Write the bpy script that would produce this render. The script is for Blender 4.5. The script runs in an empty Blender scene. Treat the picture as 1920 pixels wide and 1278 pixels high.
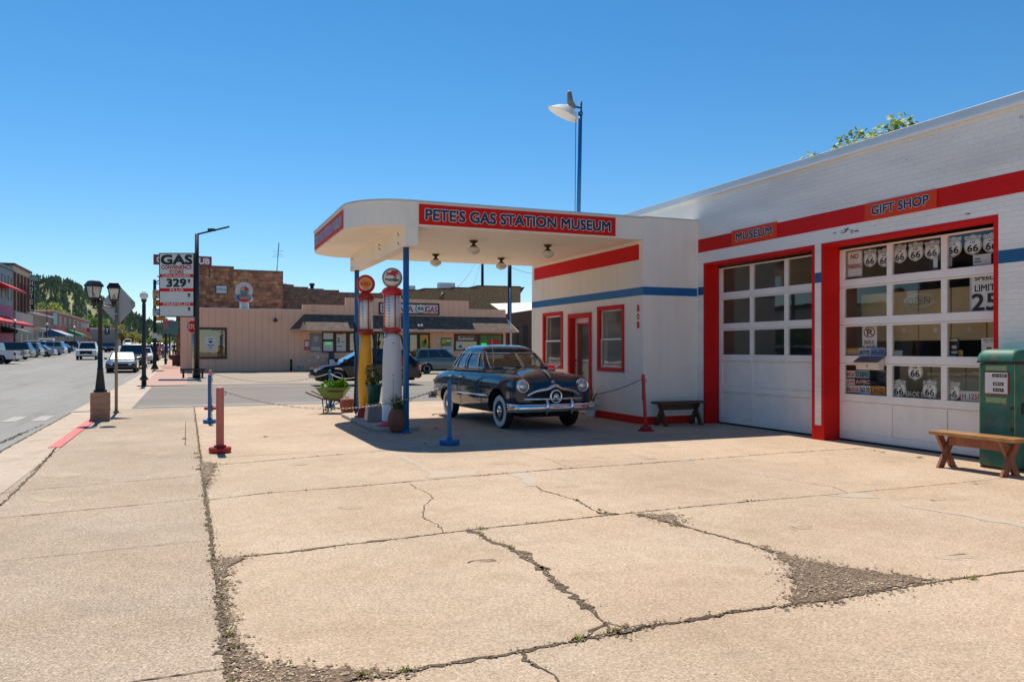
import bpy, bmesh, math, random
from mathutils import Vector, Matrix
R = random.Random(66)
SC = bpy.context.scene
COL = SC.collection
# ------------------------------------------------------------------ camera, sky, sun, exposure
FPX, PX0, HY, EYE = 1490.0, 960.0, 655.0, 1.5
YAW = math.atan(610 / 1490.0)
SA, CA = math.sin(YAW), math.cos(YAW)
cam = bpy.data.cameras.new('camera')
cam.sensor_width = 36.0
cam.lens = 36.0 * FPX / 1920
cam.shift_y = 16.0 / 1920
cam.clip_start = 0.1
cam.clip_end = 6000
camo = bpy.data.objects.new('camera', cam)
COL.objects.link(camo)
camo.location = (0, 0, EYE)
camo.rotation_euler = (math.pi / 2, 0, -YAW)
SC.camera = camo
SUN_EL, SUN_AZ = math.radians(57.6), math.radians(-1.0)   # azimuth from +Y towards +X
W = bpy.data.worlds.new('World')
SC.world = W
W.use_nodes = True
wn = W.node_tree
sky = wn.nodes.new('ShaderNodeTexSky')
sky.sky_type = 'NISHITA'
sky.sun_disc = False
sky.sun_elevation = SUN_EL
sky.sun_rotation = SUN_AZ
sky.altitude = 200
sky.air_density = 1.0
sky.dust_density = 0.0
sky.ozone_density = 6.0
bg = wn.nodes['Background']
bg.inputs['Strength'].default_value = 0.102
hs = wn.nodes.new('ShaderNodeHueSaturation')
hs.inputs['Saturation'].default_value = 1.22
hs.inputs['Hue'].default_value = 0.494
wn.links.new(sky.outputs['Color'], hs.inputs['Color'])
wn.links.new(hs.outputs['Color'], bg.inputs['Color'])
sl = bpy.data.lights.new('sun', 'SUN')
sl.energy = 5.0
sl.angle = math.radians(0.5)
sl.color = (1.0, 0.915, 0.78)
so = bpy.data.objects.new('sun', sl)
COL.objects.link(so)
sd = Vector((math.sin(SUN_AZ) * math.cos(SUN_EL), math.cos(SUN_AZ) * math.cos(SUN_EL), math.sin(SUN_EL)))
so.rotation_euler = sd.to_track_quat('Z', 'Y').to_euler()
SC.view_settings.view_transform = 'Standard'
SC.view_settings.look = 'None'
SC.view_settings.exposure = 0.27
SC.view_settings.gamma = 1.0
SC.cycles.use_denoising = True
SC.cycles.denoiser = 'OPENIMAGEDENOISE'
SC.cycles.max_bounces = 8
SC.cycles.transparent_max_bounces = 12

# ------------------------------------------------------------------ terrain profile and picture-to-place conversion
GRADE = 0.0125
def zg(y):
    t = y - 45.0
    if t < 0: return 0.0
    if t < 10: return GRADE * t * t / 20
    return GRADE * (t - 5)
def G(u, v, z=0.0):
    "point of the level ground (height z) seen at photo pixel u,v"
    d = FPX * (EYE - z) / (v - HY)
    l = (u - PX0) / FPX * d
    return (d * SA + l * CA, d * CA - l * SA)
def onX(u, v, x):
    t = (u - PX0) / FPX
    d = x / (SA + t * CA)
    return (d * (CA - t * SA), EYE - (v - HY) / FPX * d)
def onY(u, v, y):
    t = (u - PX0) / FPX
    d = y / (CA - t * SA)
    return (d * (SA + t * CA), EYE - (v - HY) / FPX * d)
def atD(u, v, d):
    l = (u - PX0) / FPX * d
    return (d * SA + l * CA, d * CA - l * SA, EYE - (v - HY) / FPX * d)

# ------------------------------------------------------------------ materials
def setin(n, k, v):
    if k in n.inputs: n.inputs[k].default_value = v
MATS = {}
def M(name, col, rough=0.6, metal=0.0, var=0.06, vs=2.0, bump=0.0, bs=30.0, coat=0.0, spec=0.5, dirt=None, dirt_s=1.2, dirt_amt=0.5, stretch=(1, 1, 1), trans=0.0):
    "painted, metal or stone surface: base colour with soft procedural variation, optional dirt blotches and bump"
    if name in MATS: return MATS[name]
    m = bpy.data.materials.new(name); m.use_nodes = True
    nt = m.node_tree; b = nt.nodes['Principled BSDF']; L = nt.links
    b.inputs['Roughness'].default_value = rough
    b.inputs['Metallic'].default_value = metal
    setin(b, 'Coat Weight', coat); setin(b, 'Coat Roughness', 0.04); setin(b, 'Specular IOR Level', spec)
    tc = nt.nodes.new('ShaderNodeTexCoord')
    mp = nt.nodes.new('ShaderNodeMapping'); mp.inputs['Scale'].default_value = stretch
    L.new(tc.outputs['Object'], mp.inputs['Vector'])
    nz = nt.nodes.new('ShaderNodeTexNoise'); nz.inputs['Scale'].default_value = vs; nz.inputs['Detail'].default_value = 6
    L.new(mp.outputs['Vector'], nz.inputs['Vector'])
    mr = nt.nodes.new('ShaderNodeMapRange'); mr.inputs['From Min'].default_value = 0.3; mr.inputs['From Max'].default_value = 0.7
    mr.inputs['To Min'].default_value = 1 - var; mr.inputs['To Max'].default_value = 1 + var
    L.new(nz.outputs['Fac'], mr.inputs['Value'])
    vm = nt.nodes.new('ShaderNodeVectorMath'); vm.operation = 'SCALE'
    vm.inputs[0].default_value = col[:3]
    L.new(mr.outputs['Result'], vm.inputs['Scale'])
    out = vm.outputs['Vector']
    if dirt:
        n2 = nt.nodes.new('ShaderNodeTexNoise'); n2.inputs['Scale'].default_value = dirt_s; n2.inputs['Detail'].default_value = 10; n2.inputs['Roughness'].default_value = 0.7
        L.new(mp.outputs['Vector'], n2.inputs['Vector'])
        r2 = nt.nodes.new('ShaderNodeMapRange'); r2.inputs['From Min'].default_value = 0.52; r2.inputs['From Max'].default_value = 0.68
        r2.inputs['To Min'].default_value = 0; r2.inputs['To Max'].default_value = dirt_amt
        L.new(n2.outputs['Fac'], r2.inputs['Value'])
        mx = nt.nodes.new('ShaderNodeMix'); mx.data_type = 'RGBA'
        L.new(r2.outputs['Result'], mx.inputs[0]); L.new(out, mx.inputs[6]); mx.inputs[7].default_value = (*dirt[:3], 1)
        out = mx.outputs[2]
    L.new(out, b.inputs['Base Color'])
    rr = nt.nodes.new('ShaderNodeMapRange'); rr.inputs['To Min'].default_value = max(0, rough - 0.08 * (rough > .15)); rr.inputs['To Max'].default_value = min(1, rough + 0.08 * (rough > .15))
    L.new(nz.outputs['Fac'], rr.inputs['Value']); L.new(rr.outputs['Result'], b.inputs['Roughness'])
    if bump:
        n3 = nt.nodes.new('ShaderNodeTexNoise'); n3.inputs['Scale'].default_value = bs; n3.inputs['Detail'].default_value = 4
        L.new(mp.outputs['Vector'], n3.inputs['Vector'])
        bp = nt.nodes.new('ShaderNodeBump'); bp.inputs['Strength'].default_value = bump; bp.inputs['Distance'].default_value = 0.01
        L.new(n3.outputs['Fac'], bp.inputs['Height']); L.new(bp.outputs['Normal'], b.inputs['Normal'])
    if trans: setin(b, 'Transmission Weight', trans)
    MATS[name] = m
    return m
def glass(name, tint=(0.75, 0.8, 0.8), refl=0.10, rough=0.02):
    if name in MATS: return MATS[name]
    m = bpy.data.materials.new(name); m.use_nodes = True
    nt = m.node_tree; L = nt.links
    nt.nodes.remove(nt.nodes['Principled BSDF'])
    t = nt.nodes.new('ShaderNodeBsdfTransparent'); t.inputs['Color'].default_value = (*tint, 1)
    g = nt.nodes.new('ShaderNodeBsdfGlossy'); g.inputs['Roughness'].default_value = rough
    g.inputs['Color'].default_value = (1, 1, 1, 1)
    lw = nt.nodes.new('ShaderNodeLayerWeight'); lw.inputs['Blend'].default_value = 0.5
    pw_ = nt.nodes.new('ShaderNodeMath'); pw_.operation = 'POWER'; pw_.inputs[1].default_value = 4.5
    L.new(lw.outputs['Facing'], pw_.inputs[0])
    ad = nt.nodes.new('ShaderNodeMath'); ad.operation = 'ADD'; ad.inputs[1].default_value = refl; ad.use_clamp = True
    nz = nt.nodes.new('ShaderNodeTexNoise'); nz.inputs['Scale'].default_value = 2.2
    tc = nt.nodes.new('ShaderNodeTexCoord'); L.new(tc.outputs['Object'], nz.inputs['Vector'])
    bp = nt.nodes.new('ShaderNodeBump'); bp.inputs['Strength'].default_value = 0.05; bp.inputs['Distance'].default_value = 0.02
    L.new(nz.outputs['Fac'], bp.inputs['Height']); L.new(bp.outputs['Normal'], g.inputs['Normal'])
    mx = nt.nodes.new('ShaderNodeMixShader')
    L.new(pw_.outputs[0], ad.inputs[0]); L.new(ad.outputs[0], mx.inputs[0])
    L.new(t.outputs[0], mx.inputs[1]); L.new(g.outputs[0], mx.inputs[2])
    L.new(mx.outputs[0], nt.nodes['Material Output'].inputs['Surface'])
    MATS[name] = m
    return m
def emit(name, col, s):
    m = bpy.data.materials.new(name); m.use_nodes = True
    b = m.node_tree.nodes['Principled BSDF']
    b.inputs['Base Color'].default_value = (*col, 1); b.inputs['Emission Color'].default_value = (*col, 1); b.inputs['Emission Strength'].default_value = s
    return m

# ------------------------------------------------------------------ mesh builder
class MB:
    def __init__(s): s.v = []; s.f = []; s.m = []; s.sm = []
    def add(s, vs, fs, mi=0, smooth=False):
        o = len(s.v); s.v += [tuple(p) for p in vs]
        for f in fs:
            s.f.append([i + o for i in f]); s.m.append(mi); s.sm.append(smooth)
        return s
    def box(s, x0, x1, y0, y1, z0, z1, mi=0):
        return s.add([(x0, y0, z0), (x1, y0, z0), (x1, y1, z0), (x0, y1, z0), (x0, y0, z1), (x1, y0, z1), (x1, y1, z1), (x0, y1, z1)],
                     [(3, 2, 1, 0), (4, 5, 6, 7), (0, 1, 5, 4), (1, 2, 6, 5), (2, 3, 7, 6), (3, 0, 4, 7)], mi)
    def obox(s, c, ax, ay, az, mi=0):
        "oriented box: centre and three half-axis vectors"
        c, ax, ay, az = map(Vector, (c, ax, ay, az)); vs = []
        for k in (-1, 1):
            for i, j in ((-1, -1), (1, -1), (1, 1), (-1, 1)): vs.append(c + ax * i + ay * j + az * k)
        return s.add(vs, [(3, 2, 1, 0), (4, 5, 6, 7), (0, 1, 5, 4), (1, 2, 6, 5), (2, 3, 7, 6), (3, 0, 4, 7)], mi)
    def beam(s, p0, p1, w, t, up=(0, 0, 1), mi=0):
        p0, p1, up = Vector(p0), Vector(p1), Vector(up)
        d = p1 - p0; sx = d.cross(up)
        if sx.length < 1e-6: sx = d.cross(Vector((1, 0, 0)))
        sx.normalize(); u = sx.cross(d).normalized()
        return s.obox((p0 + p1) / 2, d / 2, sx * w / 2, u * t / 2, mi)
    def cyl(s, p0, p1, r0, r1=None, n=12, cap=True, mi=0, smooth=True):
        r1 = r0 if r1 is None else r1
        p0, p1 = Vector(p0), Vector(p1); d = (p1 - p0).normalized()
        a = d.orthogonal().normalized(); b = d.cross(a)
        vs = [p + (a * math.cos(k * 2 * math.pi / n) + b * math.sin(k * 2 * math.pi / n)) * r for p, r in ((p0, r0), (p1, r1)) for k in range(n)]
        s.add(vs, [(k, (k + 1) % n, n + (k + 1) % n, n + k) for k in range(n)], mi, smooth)
        if cap:
            o = len(s.v) - 2 * n
            s.f.append([o + k for k in range(n)][::-1]); s.f.append([o + n + k for k in range(n)]); s.m += [mi, mi]; s.sm += [False, False]
        return s
    def tube(s, path, r, n=6, mi=0, closed=False):
        P = [Vector(p) for p in path]; N = len(P); vs = []; prev = None
        for i in range(N):
            if closed: d = P[(i + 1) % N] - P[i - 1]
            else: d = P[min(i + 1, N - 1)] - P[max(i - 1, 0)]
            d.normalize()
            a = d.orthogonal() if prev is None else (prev - d * prev.dot(d))
            if a.length < 1e-6: a = d.orthogonal()
            a.normalize(); prev = a; b = d.cross(a)
            rr = r[i] if isinstance(r, (list, tuple)) else r
            vs += [P[i] + (a * math.cos(k * 2 * math.pi / n) + b * math.sin(k * 2 * math.pi / n)) * rr for k in range(n)]
        fs = [(i * n + k, i * n + (k + 1) % n, (i + 1) * n + (k + 1) % n, (i + 1) * n + k) for i in range(N - 1) for k in range(n)]
        if closed: fs += [((N - 1) * n + k, (N - 1) * n + (k + 1) % n, (k + 1) % n, k) for k in range(n)]
        else: fs += [list(range(n))[::-1], [(N - 1) * n + k for k in range(n)]]
        return s.add(vs, fs, mi, True)
    def lathe(s, prof, n=24, org=(0, 0, 0), axis='z', mi=0, smooth=True, a0=0.0):
        vs = []
        for r, z in prof:
            for k in range(n):
                t = a0 + k * 2 * math.pi / n; p = (r * math.cos(t), r * math.sin(t), z)
                if axis == 'x': p = (p[2], p[0], p[1])
                elif axis == 'y': p = (p[1], p[2], p[0])
                vs.append((p[0] + org[0], p[1] + org[1], p[2] + org[2]))
        fs = [(i * n + k, i * n + (k + 1) % n, (i + 1) * n + (k + 1) % n, (i + 1) * n + k) for i in range(len(prof) - 1) for k in range(n)]
        if prof[0][0] > 1e-5: fs.append(list(range(n))[::-1])
        if prof[-1][0] > 1e-5: fs.append([(len(prof) - 1) * n + k for k in range(n)])
        return s.add(vs, fs, mi, smooth)
    def prism(s, pts, a, b, mi=0):
        "closed outline pts given as 3-D points, swept by vector from a*dir to b*dir: pts shifted by Vector a and Vector b"
        a, b = Vector(a), Vector(b); n = len(pts)
        vs = [Vector(p) + a for p in pts] + [Vector(p) + b for p in pts]
        return s.add(vs, [list(range(n))[::-1], [n + k for k in range(n)]] + [(k, (k + 1) % n, n + (k + 1) % n, n + k) for k in range(n)], mi)
    def grid(s, rows, mi=0, smooth=True, close=False):
        n = len(rows[0]); vs = [p for r in rows for p in r]; fs = []
        for i in range(len(rows) - 1):
            for k in range(n if close else n - 1):
                fs.append((i * n + k, i * n + (k + 1) % n, (i + 1) * n + (k + 1) % n, (i + 1) * n + k))
        return s.add(vs, fs, mi, smooth)
    def ellipsoid(s, c, rx, ry, rz, n=14, m=9, mi=0):
        prof = [(math.sin(math.pi * i / m), -math.cos(math.pi * i / m)) for i in range(m + 1)]
        vs = []
        for r, z in prof:
            for k in range(n):
                t = k * 2 * math.pi / n
                vs.append((c[0] + rx * r * math.cos(t), c[1] + ry * r * math.sin(t), c[2] + rz * z))
        return s.add(vs, [(i * n + k, i * n + (k + 1) % n, (i + 1) * n + (k + 1) % n, (i + 1) * n + k) for i in range(m) for k in range(n)], mi, True)
    def obj(s, name, mats, parent=None, world=False, bevel=0.0, kind=None, recalc=True):
        me = bpy.data.meshes.new(name)
        vs = s.v
        if parent is not None and world:
            o = parent
            off = Vector((0, 0, 0))
            while o is not None: off += o.location; o = o.parent
            vs = [(p[0] - off.x, p[1] - off.y, p[2] - off.z) for p in vs]
        me.from_pydata(vs, [], s.f)
        for i, p in enumerate(me.polygons):
            p.material_index = s.m[i]; p.use_smooth = s.sm[i]
        if recalc:
            bm = bmesh.new(); bm.from_mesh(me); bmesh.ops.recalc_face_normals(bm, faces=bm.faces); bm.to_mesh(me); bm.free()
        for m in (mats if isinstance(mats, (list, tuple)) else [mats]): me.materials.append(m)
        ob = bpy.data.objects.new(name, me); COL.objects.link(ob)
        if parent is not None: ob.parent = parent
        if bevel:
            bv = ob.modifiers.new('bevel', 'BEVEL'); bv.width = bevel; bv.segments = 2; bv.limit_method = 'ANGLE'; bv.angle_limit = math.radians(40)
        if kind: ob['kind'] = kind
        return ob
def pieces(mb, name, mats, parent, **k):
    "one object for each separate piece of the builder's mesh"
    n = len(mb.v); up = list(range(n))
    def find(i):
        while up[i] != i: up[i] = up[up[i]]; i = up[i]
        return i
    for f in mb.f:
        for j in f[1:]: up[find(j)] = find(f[0])
    comp = {}
    for q, f in enumerate(mb.f): comp.setdefault(find(f[0]), []).append(q)
    for qs in comp.values():
        m = MB(); mp = {}
        for q in qs:
            for i in mb.f[q]:
                if i not in mp: mp[i] = len(m.v); m.v.append(mb.v[i])
            m.f.append([mp[i] for i in mb.f[q]]); m.m.append(mb.m[q]); m.sm.append(mb.sm[q])
        m.obj(name, mats, parent, **k)
def thing(name, label, cat, loc=(0, 0, 0), rz=0.0, group=None):
    o = bpy.data.objects.new(name, None); COL.objects.link(o)
    o.empty_display_size = 0.2
    o.location = loc; o.rotation_euler = (0, 0, rz)
    return tag(o, label, cat, group)
def tag(o, label, cat, group=None):
    o['label'] = label; o['category'] = cat
    if group: o['group'] = group
    return o
def copytree(o, parent=None):
    c = o.copy(); COL.objects.link(c); c.parent = parent
    for ch in list(o.children): copytree(ch, c)
    return c
def dup(root, loc, rz=None, label=None, group=None):
    c = copytree(root); c.location = loc
    if rz is not None: c.rotation_euler = (0, 0, rz)
    if label: c['label'] = label
    if group: c['group'] = group
    return c
def textmesh(txt, bold=0.0, spacing=1.0, shear=0.0):
    cu = bpy.data.curves.new('t', 'FONT'); cu.body = txt; cu.size = 1; cu.offset = bold; cu.space_character = spacing; cu.shear = shear
    cu.resolution_u = 3
    ob = bpy.data.objects.new('t', cu); COL.objects.link(ob)
    dg = bpy.context.evaluated_depsgraph_get(); dg.update()
    me = bpy.data.meshes.new_from_object(ob.evaluated_get(dg))
    bpy.data.objects.remove(ob); bpy.data.curves.remove(cu)
    vs = [v.co.copy() for v in me.vertices]; fs = [list(p.vertices) for p in me.polygons]
    bpy.data.meshes.remove(me)
    return vs, fs
TXT = {}
def text(mb, txt, org, ux, uy, w, h, bold=0.0, mi=0, fit=True, rim=0.0, rim_mi=0, spacing=1.0):
    """flat lettering filling the w x h box whose lower left corner is org, along unit vectors ux, uy;
    bold / rim thicken it by bold*h and add an outline rim*h wide, in layers a fraction of a millimetre apart"""
    key = (txt, spacing)
    if key not in TXT: TXT[key] = textmesh(txt, 0, spacing)
    vs, fs = TXT[key]
    if not vs: return
    x0 = min(v.x for v in vs); x1 = max(v.x for v in vs); y0 = min(v.y for v in vs); y1 = max(v.y for v in vs)
    sx = w / (x1 - x0); sy = h / (y1 - y0)
    if not fit: sx = sy = min(sx, sy)
    ox = (w - sx * (x1 - x0)) / 2
    org, ux, uy = Vector(org), Vector(ux), Vector(uy); n = ux.cross(uy)
    lay = 0
    def put(dx, dy, m):
        nonlocal lay
        mb.add([org + n * (lay * .00022) + ux * (ox + dx + (v.x - x0) * sx) + uy * (dy + (v.y - y0) * sy) for v in vs], fs, m); lay += 1
    if rim:
        r = (bold + rim) * h
        for k in range(8): put(r * math.cos(k * math.pi / 4), r * math.sin(k * math.pi / 4), rim_mi)
    if bold:
        for k in range(4): put(bold * h * math.cos(k * math.pi / 2 + .78), bold * h * math.sin(k * math.pi / 2 + .78), mi)
    put(0, 0, mi)
# ------------------------------------------------------------------ ground materials
def pave(name, col, speck=0.16, big=0.10, scale=1.0, light=0.5, pits=0.5, stretch=(1, 1, 1), rough=0.85, stain=(0.16, 0.12, 0.09), stain_amt=0.35, bump=0.25, tint2=None):
    m = bpy.data.materials.new(name); m.use_nodes = True
    nt = m.node_tree; L = nt.links; N = nt.nodes; b = N['Principled BSDF']
    b.inputs['Roughness'].default_value = rough; setin(b, 'Specular IOR Level', 0.25)
    tc = N.new('ShaderNodeTexCoord'); mp = N.new('ShaderNodeMapping'); mp.inputs['Scale'].default_value = stretch
    L.new(tc.outputs['Object'], mp.inputs['Vector']); V = mp.outputs['Vector']; O = tc.outputs['Object']
    def noise(s, d=5, r=0.6, v=V):
        n = N.new('ShaderNodeTexNoise'); n.inputs['Scale'].default_value = s; n.inputs['Detail'].default_value = d; n.inputs['Roughness'].default_value = r
        L.new(v, n.inputs['Vector']); return n.outputs['Fac']
    def vor(s, out='Color', v=O):
        n = N.new('ShaderNodeTexVoronoi'); n.inputs['Scale'].default_value = s; L.new(v, n.inputs['Vector']); return n.outputs[out]
    def rng(x, a, c, d, e):
        n = N.new('ShaderNodeMapRange'); n.inputs['From Min'].default_value = a; n.inputs['From Max'].default_value = c
        n.inputs['To Min'].default_value = d; n.inputs['To Max'].default_value = e; L.new(x, n.inputs['Value']); return n.outputs['Result']
    def mul(x, y):
        n = N.new('ShaderNodeMath'); n.operation = 'MULTIPLY'; L.new(x, n.inputs[0]); L.new(y, n.inputs[1]); return n.outputs[0]
    def mix(f, a, c):
        n = N.new('ShaderNodeMix'); n.data_type = 'RGBA'; L.new(f, n.inputs[0])
        for i, q in ((6, a), (7, c)):
            if isinstance(q, tuple): n.inputs[i].default_value = (*q, 1)
            else: L.new(q, n.inputs[i])
        return n.outputs[2]
    sep = N.new('ShaderNodeSeparateColor'); L.new(vor(120 * scale), sep.inputs[0])
    f = mul(rng(sep.outputs[0], 0, 1, 1 - speck, 1 + speck), rng(noise(0.45), .3, .7, 1 - big, 1 + big))
    f = mul(f, rng(noise(5, 8, .7), .3, .7, 1 - big * .6, 1 + big * .6))
    f = mul(f, rng(noise(45 * scale, 4, .7, O), .3, .7, 1 - speck, 1 + speck))
    c2 = tint2 or (col[0] * .96, col[1] * 1.0, col[2] * 1.06)
    base = mix(rng(noise(0.9, 4), .35, .65, 0, 1), tuple(col), tuple(c2))
    sc = N.new('ShaderNodeVectorMath'); sc.operation = 'SCALE'; L.new(base, sc.inputs[0]); L.new(f, sc.inputs['Scale'])
    c = sc.outputs[0]
    c = mix(rng(noise(1.3, 9, .72), .53, .72, 0, stain_amt), c, stain)
    c = mix(rng(vor(30 * scale, 'Distance'), .10, .17, light, 0), c, tuple(min(1, x * 1.28 + .05) for x in col))
    if light > .3: c = mix(rng(vor(15 * scale, 'Distance'), .06, .11, .75, 0), c, tuple(min(1, x * 1.35 + .07) for x in col))
    c = mix(rng(vor(5.5 * scale, 'Distance'), .020, .045, pits, 0), c, (0.10, 0.075, 0.06))
    L.new(c, b.inputs['Base Color'])
    if bump:
        bp = N.new('ShaderNodeBump'); bp.inputs['Strength'].default_value = bump; bp.inputs['Distance'].default_value = 0.006
        L.new(noise(70 * scale, 5, .7, O), bp.inputs['Height']); L.new(bp.outputs['Normal'], b.inputs['Normal'])
    return m
m_lot = pave('lot_concrete', (0.455, 0.338, 0.235), speck=.24, big=.15, light=.6, pits=.75, stain=(0.30, 0.22, 0.15), stain_amt=.5)
m_walk = pave('sidewalk_concrete', (0.385, 0.292, 0.21), speck=.36, big=.13, scale=1.15, light=.35, pits=.4)
m_gut = pave('gutter_concrete', (0.47, 0.375, 0.285), speck=.12, big=.12, stain_amt=.5)
m_asph = pave('street_asphalt', (0.25, 0.24, 0.22), speck=.16, big=.12, light=.12, pits=.2, stretch=(1, .12, 1), stain=(.09, .085, .08), stain_amt=.5)
m_asph2 = pave('side_street_asphalt', (0.195, 0.172, 0.148), speck=.16, big=.16, light=.12, pits=.2, stretch=(.12, 1, 1), stain=(.33, .26, .19), stain_amt=.5)
m_park = pave('parking_asphalt', (0.31, 0.25, 0.19), speck=.15, big=.2, light=.2, pits=.2, stretch=(.12, 1, 1), stain=(.40, .31, .22), stain_amt=.6)
m_earth = pave('dry_earth', (0.33, 0.27, 0.19), speck=.2, big=.3, scale=.3, stain=(.10, .13, .05), stain_amt=.5)
m_island = pave('island_concrete', (0.43, 0.37, 0.30), speck=.14, big=.12)
m_patch = pave('repair_cement', (0.46, 0.375, 0.29), speck=.06, big=.06, light=0, pits=.1)
m_gravel = pave('gravel_bed', (0.165, 0.11, 0.072), speck=.6, big=.25, scale=.8, light=.8, pits=.8, bump=.6)
m_crack = pave('crack_dirt', (0.115, 0.078, 0.05), speck=.6, big=.3, scale=1.0, light=.7, pits=.6, bump=.5)
m_redkerb = M('red_kerb_paint', (0.62, 0.10, 0.10), .7, var=.12, vs=6, dirt=(.45, .36, .28), dirt_s=4, dirt_amt=.4)
m_white_line = M('worn_white_line', (0.36, 0.34, 0.31), .8, var=.15, vs=5, dirt=(.2, .19, .17), dirt_s=9, dirt_amt=.9)
m_brickwalk = M('brick_paving', (0.42, 0.25, 0.20), .85, var=.14, vs=5, bump=.3, bs=20)

def sheet(name, xs, ys, dz, mat, kind='structure'):
    mb = MB()
    rows = [[(x, y, zg(y) + dz) for x in xs] for y in ys]
    mb.grid(rows, smooth=False)
    o = mb.obj(name, mat, kind=kind, recalc=False)
    for p in o.data.polygons:
        if p.normal.z < 0: p.flip()
    return o
far_ys = [45, 50, 55, 60, 80, 110, 150, 200, 260, 330, 420]
sheet('ground', [-1500, -400, -60, -30, 0, 40, 200, 1500], [-600, -40, 0, 45] + [50, 55, 80, 150, 420, 700], -0.14, m_earth)
sheet('street', [-19.6, -10, -2.62], [-40, 0, 22] + far_ys, -0.055, m_asph)
sheet('side_street', [-1.32, 20, 70], [22.32, 30, 36.2], -0.02, m_asph2)
sheet('parking_lot', [0.02, 20, 70], [36.2, 40, 45, 48, 51, 55, 58], -0.012, m_park)
sheet('gutter_apron', [-2.62, -1.32], [22.3, 30, 36.6], -0.035, m_gut)
sheet('brick_sidewalk', [-1.75, 0.02], [36.3, 40] + far_ys, 0.0, m_brickwalk)
sheet('kerb_stone', [-1.95, -1.75], [36.3, 40] + far_ys, 0.004, m_gut)
sheet('street_gutter', [-2.62, -1.95], [36.6, 40] + far_ys, -0.05, m_gut)
sheet('opposite_sidewalk', [-26, -19.6], [-40, 0, 22] + far_ys, 0.05, m_gut)
# near sidewalk with its kerb, the gutter pan rising to a driveway ramp this side of the red kerb
mb = MB()
mb.grid([[(x, y, 0) for x in (-1.78, 0.17)] for y in (-10, 0, 6, 10, 13.9, 18, 22.3)], smooth=False)
mb.obj('sidewalk', m_walk, kind='structure')
ys = [-10, 6, 9, 11, 13.0, 13.9, 15, 18, 22.3]
mb = MB()
rows = []
for y in ys:
    t = min(1, max(0, (y - 11.5) / 2.4))
    rows.append([(-2.62, y, -0.05), (-1.95, y, -0.045 * t - 0.012 * (1 - t))])
mb.grid(rows, smooth=False); mb.obj('gutter', m_gut, kind='structure', recalc=False)
mb = MB()
for y0, y1 in ((-10, 11.2), (11.2, 12.6), (12.6, 13.85)):
    mb.box(-1.945, -1.784, y0, y1 - .004, -.1, 0.002 if y1 < 13 else .004)
mb.obj('kerb', m_gut, kind='structure')
mb = MB(); mb.box(-1.95, -1.784, 13.85, 19.4, -.1, .012); mb.obj('red_painted_kerb', m_redkerb, kind='structure')
mb = MB(); mb.box(-1.95, -1.784, 19.41, 22.3, -.1, .008); mb.obj('kerb', m_gut, kind='structure')
mb = MB(); mb.grid([[(x, y, 0) for x in (0.19, 3, 6, 12, 40)] for y in (-12, -4, 0, 6, 12, 18, 22.3)], smooth=False)
mb.obj('forecourt', m_lot, kind='structure', recalc=False)
mb = MB()
for pts in ([(70, 782), (90, 778), (92, 773), (74, 775)], ):
    pass
for x in (-3.55, -3.0):
    a = [(x - .14, 19.9), (x + .14, 19.9), (x + .14, 21.3), (x - .14, 21.3)]
    mb.add([(p[0], p[1], -.05) for p in a], [(0, 1, 2, 3)])
for y in (23.0, 35.0):
    mb.add([(-1.2, y, -.014), (4, y, -.014), (4, y + .3, -.014), (-1.2, y + .3, -.014)], [(0, 1, 2, 3)])
mb.add([(3, 26.5, -.014), (30, 26.5, -.014), (30, 26.62, -.014), (3, 26.62, -.014)], [(0, 1, 2, 3)])
for k in range(16):
    y = 60 + k * 5.2
    mb.add([(-19, y, zg(y) - .049), (-13.0, y - 2.2, zg(y - 2) - .049), (-13.0, y - 2.08, zg(y - 2) - .049), (-19, y + .12, zg(y) - .049)], [(0, 1, 2, 3)])
mb.obj('road_markings', m_white_line, kind='structure')

# ------------------------------------------------------------------ joints, cracks, gravel pockets
def densify(P, step=0.05, jit=0.012):
    out = []
    for i in range(len(P) - 1):
        a, b = Vector(P[i]), Vector(P[i + 1]); n = max(1, int((b - a).length / step))
        for k in range(n): out.append(a.lerp(b, k / n))
    out.append(Vector(P[-1]))
    ph = R.random() * 9
    return [p + Vector((R.uniform(-jit, jit), R.uniform(-jit, jit))) if 0 < i < len(out) - 1 else p for i, p in enumerate(out)]
crack = MB()
STONES = []   # candidate spots for loose stones (x, y, spread, density)
def line(pts, w=0.012, jit=0.006, z=0.004, wv=0.6, stones=0.0, px=True, step=0.05):
    P = [G(*p) for p in pts] if px else pts
    P = densify(P, min(step, .035), jit)
    L, Rr = [], []
    lw = w
    for i, p in enumerate(P):
        d = (P[min(i + 1, len(P) - 1)] - P[max(0, i - 1)]); d = Vector((-d.y, d.x)).normalized()
        lw = max(.003, .45 * lw + .40 * w * R.uniform(1 - wv * 1.3, 1 + wv * 1.3))
        L.append(p + d * lw * R.uniform(.2, .8)); Rr.append(p - d * lw * R.uniform(.2, .8))
        if stones and R.random() < stones: STONES.append((p.x, p.y, w * .7 + .01))
    n = len(P)
    crack.add([(p.x, p.y, z) for p in L] + [(p.x, p.y, z) for p in Rr], [(i, i + 1, n + i + 1, n + i) for i in range(n - 1)])
    return P
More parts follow.
